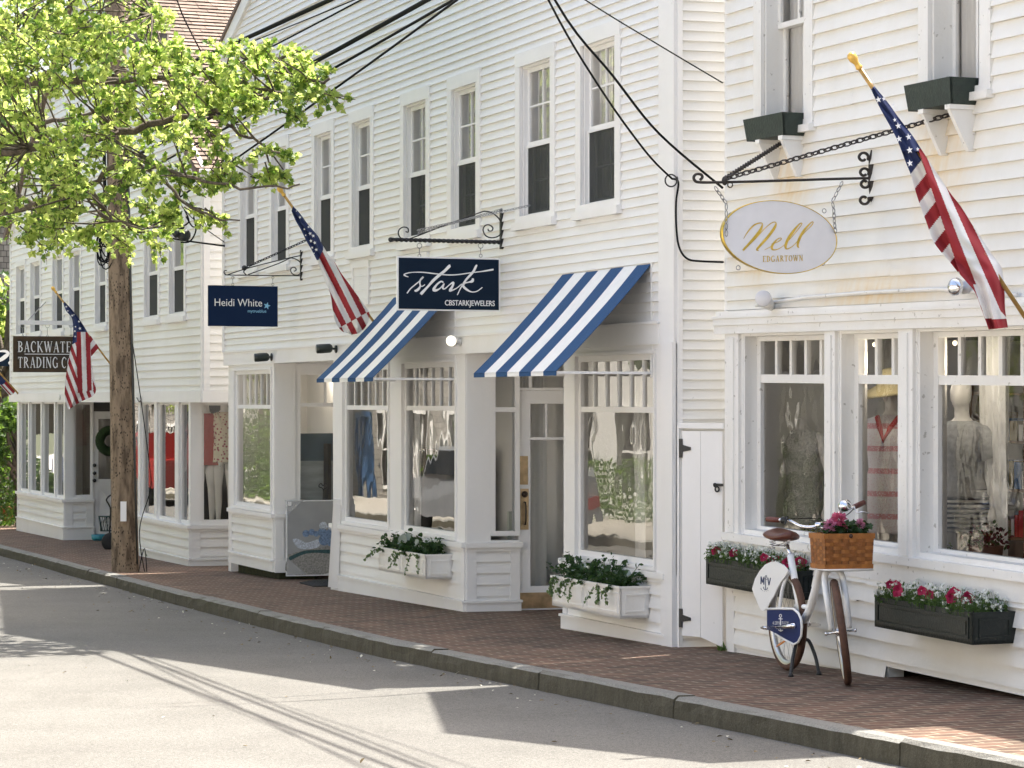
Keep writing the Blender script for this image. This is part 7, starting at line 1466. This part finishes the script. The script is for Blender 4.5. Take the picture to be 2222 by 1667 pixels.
wg0 = gpt(232, 1192); wg = thing('garden_wagon', 'dark green mesh garden wagon with a curved handle standing left of the pole', 'wagon', wg0); WGR = mat('dark_green_wagon', (.01, .035, .03), .4)
WF = Frame(wg0.x, wg0.y, 1, .1); wx = lambda x, y, w_=0: WF.P(x, y, w_); b = MB()
for w_ in (0, -.5):
    for y in (1121, 1152): b.tube([wx(215 + (4 if y > 1130 else 0), y, w_), wx(262, y, w_)], .011, 6)
    b.tube([wx(215, 1121, w_), wx(220, 1152, w_)], .011, 6); b.tube([wx(230, 1121, w_), wx(234, 1152, w_)], .007, 6)
    for k in range(9): b.tube([wx(217 + k * 5, 1121, w_), wx(222 + k * 5, 1152, w_)], .003, 4); b.tube([wx(222 + k * 5, 1121, w_), wx(217 + k * 5, 1152, w_)], .003, 4)
b.tube([wx(215, 1121, 0), wx(215, 1121, -.5)], .011, 6); b.tube([wx(219, 1152, 0), wx(219, 1152, -.5)], .011, 6); b.poly([wx(219, 1152, 0), wx(262, 1152, 0), wx(262, 1152, -.5), wx(219, 1152, -.5)]); b.build('mesh_tray', WGR, wg)
b = MB(); b.tube([Vector(q) for q in catmull([tuple(wx(*q)) for q in ((250, 1073), (238, 1076), (231, 1085), (236, 1095), (240, 1108), (238, 1150), (237, 1165))], 5)], .012, 7); b.build('handle', BLACK, wg)
for x, w_ in ((238, .03), (238, -.45)): b = MB(); c = wx(x + 2, 1176, w_); b.lathe(c - Vector((*WF.n, 0)) * .04, (*WF.n, 0), [(0, .08), (.01, .12), (.04, .135), (.07, .12), (.08, .07), (.081, .03)], 18); b.build('wheel', TYRE, wg)
dsh = gpt(216, 1173); b = MB(); b.lathe(dsh, (0, 0, 1), [(0, .10), (.03, .125), (.09, .13), (.095, .12), (.04, .11), (.03, .02)], 20); tag(b.build('blue_bowl', mat('turquoise_enamel', (.03, .25, .33), .4), loc=dsh), 'turquoise blue bowl on the pavement beside the garden wagon', 'bowl')
# odds and ends at the far left corner
for lab, x, y, r_, h_, m_, pl_ in (('terracotta pot with a round cactus-like plant, nearest at the far corner', 19, 1134, .16, .30, mat('terracotta', (.30, .11, .05), .8), 1), ('dark crate of pink flowers at the far left edge', -2, 1100, .42, .62, mat('dark_crate', (.02, .02, .02), .8), 2), ('brown pot standing beside the far corner of the gabled shop', 33, 1110, .14, .32, mat('brown_pot', (.18, .09, .04), .7), 1)):
    c = gpt(x, y); t = thing('flower_pot', lab, 'flower pot', c); b = MB(); b.lathe(c, (0, 0, 1), [(0, r_ * .7), (h_ * .85, r_), (h_ * .86, r_ * 1.1), (h_, r_ * 1.1), (h_, r_ * .9), (h_ * .9, r_ * .85)], 16); b.build('pot', m_, t); b = MB()
    for _ in range(260 if pl_ == 2 else 90): v_ = rv(rnd); v_.z = abs(v_.z); b.mi = 1 if (pl_ == 2 and rnd.random() < .45) else 0; add_leaf(b, c + Vector((0, 0, h_)) + v_ * r_ * rnd.uniform(.4, 1.1), rv(rnd), rv(rnd), rnd.uniform(.04, .08), 'oval')
    b.build('leaves', [FERN, PPK], t)
for s_, q_, hh in ((45.6, -7.9, 1.3), (47.6, -7.9, 2.2)):
    c = street(s_, q_); b = MB(); 
    for _ in range(2600): v_ = rv(rnd); add_leaf(b, c + Vector((v_.x * .9, v_.y * .9, hh * .5 + v_.z * hh * .55)) * 1.0, rv(rnd), rv(rnd), rnd.uniform(.07, .12), 'oval')
    tag(b.build('shrub', [DEEP], loc=c), ('low' if hh < 2 else 'taller') + ' dark shrub crowding the far corner at the left edge', 'shrub')
# weeds and litter
for i, (x, y, lab) in enumerate(((81, 1157, 'small weed growing at the foot of the far bay'), (331, 1210, 'grass tuft at the foot of the bay just right of the pole'), (1582, 1413, 'tiny weed where the gate meets the right-hand house'))):
    c = gpt(x, y); b = MB()
    for _ in range(26): add_leaf(b, c + Vector((rnd.uniform(-.08, .08), rnd.uniform(-.02, .02), 0)), Vector((rnd.uniform(-.7, .7), rnd.uniform(-.4, .4), 1)), rv(rnd), rnd.uniform(.03, .09), 'thin' if i == 1 else 'oval')
    tag(b.build('weed', FGR, loc=c), lab, 'weed', 'weeds along the building foot')
b = MB(); LT = [mat('dry_leaf_litter', (.16, .12, .06), .8), mat('pale_litter', (.5, .48, .4), .8)]
for _ in range(420):
    s_ = rnd.uniform(8, 40); q_ = kq(s_) + (abs(rnd.gauss(0, .35)) + .03 if rnd.random() < .8 else rnd.uniform(.3, 4)); p_ = street(s_, q_, -KERB + .008); b.mi = 0 if rnd.random() < .75 else 1; add_leaf(b, p_, Vector((rnd.uniform(-1, 1), rnd.uniform(-1, 1), .15)), Vector((0, 0, 1)) + rv(rnd) * .4, rnd.uniform(.015, .04), 'oval')
tag(b.build('leaf_litter', LT), 'dry leaves and crumbs scattered in the gutter along the kerb', 'leaf litter', kind='stuff')
# ================================================================= shop window displays
MANQ = mat('mannequin_white', (.74, .72, .69), .35)
def mannequin(base, hd, label, topm, bottomm=None, h=1.72, hat=None, hem=.95, head=True, vneck=None, group='mannequins in the shop windows', sleeve=False, arm=(0, 0), wide=1.0, dz=0):
    base = Vector(base); f = Vector((*hd, 0)).normalized(); s = Vector((-f.y, f.x, 0)); t = thing('mannequin', label, 'mannequin', base, group); k = h / 1.75; b = MB(); b.sm = True
    def loft(b, prof, n_=18):
        rg = []
        for (z, rx, ry, ox) in prof: rg.append([b.vert(base + Vector((0, 0, z * k)) + s * math.cos(a) * rx * k + f * (math.sin(a) * ry + ox) * k) for a in [2 * math.pi * i / n_ for i in range(n_)]])
        for A, C in zip(rg, rg[1:]):
            for i in range(n_): b.face((A[i], A[(i + 1) % n_], C[(i + 1) % n_], C[i]))
        b.face(rg[0][::-1]); b.face(rg[-1])
    loft(b, [(.80, .15, .10, 0), (.90, .17, .115, 0), (1.0, .15, .10, .0), (1.08, .125, .085, .0), (1.18, .135, .095, .01), (1.28, .15, .11, .02), (1.38, .175, .095, .01), (1.44, .16, .075, 0), (1.47, .085, .06, 0), (1.50, .052, .052, 0), (1.56, .048, .05, .01)] + ([(1.58, .05, .065, .02), (1.62, .066, .085, .025), (1.68, .072, .092, .02), (1.74, .062, .08, .01), (1.78, .03, .04, 0)] if head else []))
    for q in (-1, 1):
        b.tube([base + s * q * .085 * k + Vector((0, 0, z * k)) + f * o_ for z, o_ in ((.86, 0), (.7, .01), (.5, .0), (.3, -.02), (.1, -.01), (.03, .0))], [.085 * k, .078 * k, .052 * k, .048 * k, .032 * k, .03 * k], 10)
        sh = base + s * q * .165 * k + Vector((0, 0, 1.41 * k)); el = base + s * q * (.235 + .02 * arm[0]) * k + Vector((0, 0, 1.13 * k)) - f * .02; wr_ = base + s * q * .25 * k + f * (.06 + arm[1]) + Vector((0, 0, .88 * k))
        b.tube([sh + Vector((0, 0, .02)) - s * q * .03, sh, (sh + el) / 2, el, (el + wr_) / 2, wr_, wr_ + f * .02 - Vector((0, 0, .05)), wr_ + f * .03 - Vector((0, 0, .09))], [.03, .043, .038, .032, .032, .022, .03, .025], 10)
        for j in range(4): b.tube([wr_ + f * (.05 - .022 * j) - Vector((0, 0, .085)), wr_ + f * (.055 - .022 * j) - Vector((0, 0, .13)), wr_ + f * (.05 - .02 * j) - Vector((0, 0, .165 - .008 * abs(j - 1)))], [.009, .008, .006], 6)
    b.build('body', MANQ, t)
    d = MB(); d.sm = True; w_ = wide
    loft(d, [(hem, .22 * w_, .16 * w_, 0), (hem + .02, .215 * w_, .155 * w_, 0), (1.0, .185 * w_, .135, 0), (1.08, .16 * w_, .11, 0), (1.2, .165 * w_, .12, .01), (1.3, .18 * w_, .13, .02), (1.38, .195 * w_, .11, .01), (1.445, .175 * w_, .082, 0), (1.475, .09, .066, 0)]); d.build('dress', topm, t)
    if sleeve:
        for q in (-1, 1): d = MB(); sh = base + s * q * .15 * k + Vector((0, 0, 1.43 * k)); e = base + s * q * .22 * k + Vector((0, 0, 1.22 * k)); d.tube([sh, (sh + e) / 2, e], [.06, .068, .075], 12); d.build('sleeve', topm, t)
    if bottomm: d = MB(); d.sm = True; loft(d, [(bottomm[1], .24, .18, 0), (.95, .215, .155, 0), (1.07, .15, .105, 0), (1.09, .145, .1, 0)]); d.build('skirt', bottomm[0], t)
    if vneck: d = MB(); c = base + Vector((0, 0, 1.46 * k)); d.tube([c + s * .085 * k + f * .06, c + s * .04 * k + f * .11 - Vector((0, 0, .08 * k)), c + f * .15 * k - Vector((0, 0, .17 * k)), c - s * .04 * k + f * .11 - Vector((0, 0, .08 * k)), c - s * .085 * k + f * .06], .02, 6); d.build('collar', vneck, t)
    if hat: d = MB(); c = base + Vector((0, 0, 1.70 * k)) + f * .02; d.lathe(c, Vector((0, 0, 1)) + f * .12 - s * .1, [(-.07, .25), (-.05, .235), (-.01, .13), (.0, .105), (.07, .10), (.10, .075), (.11, .01)], 24); d.build('hat', hat, t)
    return t
def pattern(name, bands, base_c, line_c, fleck=None, duty=.48):
    m_, n, l, p = nodes_of(name, .8); g = n.new('ShaderNodeNewGeometry').outputs['Position']; se = n.new('ShaderNodeSeparateXYZ'); l.new(g, se.inputs[0])
    ml = n.new('ShaderNodeMath'); ml.operation = 'MULTIPLY'; ml.inputs[1].default_value = bands; l.new(se.outputs['Z'], ml.inputs[0]); fr2 = n.new('ShaderNodeMath'); fr2.operation = 'FRACT'; l.new(ml.outputs[0], fr2.inputs[0])
    msk = ramp(n, l, fr2.outputs[0], [(duty, 0), (duty + .04, 1)]); c = mix(n, l, msk, base_c, line_c)
    if fleck:
        v_ = n.new('ShaderNodeTexVoronoi'); v_.inputs['Scale'].default_value = fleck[0]; l.new(g, v_.inputs[0]); c = mix(n, l, ramp(n, l, v_.outputs['Distance'], [(.25, 1), (.4, 0)]), c, fleck[1])
    l.new(c, p.inputs['Base Color']); return m_
LACE = pattern('red_banded_lace', 6.5, (.80, .77, .79), (.66, .30, .33), (75, (.74, .62, .66)), .74); STRI = pattern('striped_skirt', 32, (.75, .75, .73), (.03, .03, .04)); FLOR = pattern('floral_print', 1, (.72, .64, .50), (.70, .60, .46), (24, (.35, .05, .08)))
FREDD = mat('red_jersey', (.42, .04, .03), .8); GREYT = mat('grey_blouse', (.42, .43, .44), .8, var=.3, vs=30); STRAW = mat('olive_straw', (.28, .24, .13), .8, bump=.5, bs=150); RC = mat('red_collar', (.55, .03, .03), .7); LACEW = mat('cream_lace', (.80, .79, .75), .8, var=.25, vs=60, bump=1, bs=80)
hd = (-.55, -.83)
q = pxd(1934, 1240, N.pt(N.u(1934, -.6), -.6, 0).y); zf = .62
def at(F, x, w_): u = F.u(x, w_); p_ = F.pt(u, w_, 0); return p_
p_ = at(N, 1936, -.52); mannequin((p_.x, p_.y, CZ + (HOR - 892) / FPX * p_.y - 1.50 * .95), hd, 'mannequin in a wide hat and red-banded lace dress in the middle window on the right', LACE, hat=STRAW, hem=.62, h=1.66, vneck=RC, sleeve=True, wide=1.12)
p_ = at(N, 2088, -.50); mannequin((p_.x, p_.y, CZ + (HOR - 905) / FPX * p_.y - 1.50 * .95), hd, 'mannequin in grey blouse and striped skirt in the rightmost window', GREYT, (STRI, .72), h=1.66, sleeve=True)
p_ = at(N, 1738, -.55); mannequin((p_.x, p_.y, CZ + (HOR - 925) / FPX * p_.y - 1.50 * .95), hd, 'headless mannequin in long cream lace in the leftmost window on the right', LACEW, hem=.3, h=1.66, head=False, wide=.9)
p_ = at(BE2, 487, -.45); mannequin((p_.x, p_.y, CZ + (HOR - 890) / FPX * p_.y - 1.50), (-.1, -1), 'mannequin in a floral dress with pale bow, far shop window beside the middle building', FLOR, hem=.82, h=1.75, vneck=mat('pale_scarf', (.7, .62, .48), .8))
p_ = at(BE2, 446, -.55); mannequin((p_.x, p_.y, CZ + (HOR - 893) / FPX * p_.y - 1.50), (-.3, -.95), 'mannequin in a plain red dress at the left of the far corner window', FREDD, hem=.8, h=1.75, sleeve=True)
# interior of the right-hand shop: counter, curtain, shelves, pots
b = MB(); b.box(N, .12, 4.04, -1.0, -.17, .56, .98); tag(b.build('display_counter', mat('white_counter', (.45, .44, .42), .5), loc=N.pt(2, -.5, .6)), 'pale display counter running behind the right-hand shop windows', 'counter')
curtain(N, N.u(1655, -.5), N.u(1690, -.5), 1.0, 2.45, -.45, CURT, nb, .03, 4, 'drape'); curtain(N, N.u(2160, -.7), N.u(2215, -.7), 1.0, 2.45, -.6, CURT, nb, .03, 4, 'drape')
for i, (x, lab, m_) in enumerate(((2140, 'dark red potted flowers behind the rightmost shop window', (.12, .01, .03)), (2045, 'small white pot of yellow-green herbs in the rightmost shop window', (.35, .42, .05)), (1760, 'yellow flowers standing low in the leftmost right-hand shop window', (.6, .5, .08)))):
    p_ = at(N, x, -.36); c = Vector((p_.x, p_.y, N.pt(N.u(x, -.36), 0, .98).z)); t = thing('flower_pot', lab, 'flower pot', c); r_ = .11 if i == 0 else .055; b = MB(); b.lathe(c, (0, 0, 1), [(0, r_ * .8), (r_ * 1.3, r_), (r_ * 1.3, r_ * .8)], 14); b.build('pot', mat('pot_brown', (.10, .04, .03), .6) if i == 0 else MANQ, t); f = MB(); fm = leafmat(f'display_petals_{i}', m_, m_, .3)
    for _ in range(170): v_ = rv(rnd); v_.z = abs(v_.z); f.mi = 0 if rnd.random() < .6 else 1; add_leaf(f, c + Vector((0, 0, r_ * 1.3)) + v_ * r_ * rnd.uniform(.4, 1.5), rv(rnd), rv(rnd), r_ * .32, 'oval')
    f.build('leaves', [fm, FERN], t)
for i, x in enumerate((1935, 2175)):
    p_ = at(N, x, -1.9); b = MB(); c = N.u(x, -1.9)
    for z_ in (1.0, 1.35, 1.7, 2.05): b.box(N, c - .35, c + .35, -2.1, -1.85, z_, z_ + .02)
    b.box(N, c - .37, c - .35, -2.1, -1.85, .6, 2.2); b.box(N, c + .35, c + .37, -2.1, -1.85, .6, 2.2); sh = thing('shelf_unit', ('left' if i == 0 else 'right') + ' wooden shelf unit deep inside the right-hand shop', 'shelf', N.pt(c, -2, .6)); b.build('shelf_frame', mat('shelf_wood', (.16, .09, .05), .6), sh); f = MB()
    for z_ in (1.02, 1.37, 1.72):
        xx = c - .32
        while xx < c + .28: w_ = rnd.uniform(.04, .12); f.mi = rnd.randint(0, 3); f.box(N, xx, xx + w_ * .8, -2.05, -1.9, z_, z_ + rnd.uniform(.06, .22)); xx += w_
    f.build('goods', [RC, MANQ, STRAW, mat('blue_goods', (.05, .15, .35), .6)], sh)

# lamps to brighten the shop interiors: one glimpsed on the right, the rest added
def pendant(F, u, w, z, lab, watts):
    c = F.pt(u, w, z); t = thing('pendant_lamp', lab, 'lamp', c); b = MB(); b.ball(c, .016, 12); b.build('globe', mat('lit_globe', (1, .86, .62), .5, emit=.6), t); b = MB(); b.tube([c + Vector((0, 0, .05)), F.pt(u, w, z + .25)], .006, 6); b.build('stem', BLACK, t)
    L = bpy.data.lights.new('pendant_light', 'POINT'); L.energy = watts; L.color = (1, .90, .76); L.shadow_soft_size = .12; o = bpy.data.objects.new('pendant_light', L); COL.objects.link(o); o.location = c - Vector((0, 0, .12))
pendant(N, N.u(1915, -.3), -.24, 2.40, 'lit warm ceiling lamp inside the right-hand shop, left of the two', 2.0)
pendant(N, N.u(2090, -.3), -.24, 2.40, 'warm lamp added to brighten the right-hand shop, right of the two', 1.6)
pendant(N, N.u(1740, -.9), -.3, 2.40, 'warm lamp added to brighten behind the leftmost window of the right-hand shop', 1.6)
pendant(E2, e2b + .6, -.45, 2.38, 'unseen ceiling lamp added to brighten just inside the glazed shop door', 5)
pendant(E1, e1w + .5, -1.0, 2.38, 'ceiling lamp added to brighten behind the recessed shop window', 2.0)
pendant(B, -1.2, -1.2, 1.8, 'ceiling lamp added to brighten the far shop right of the pole', 3)
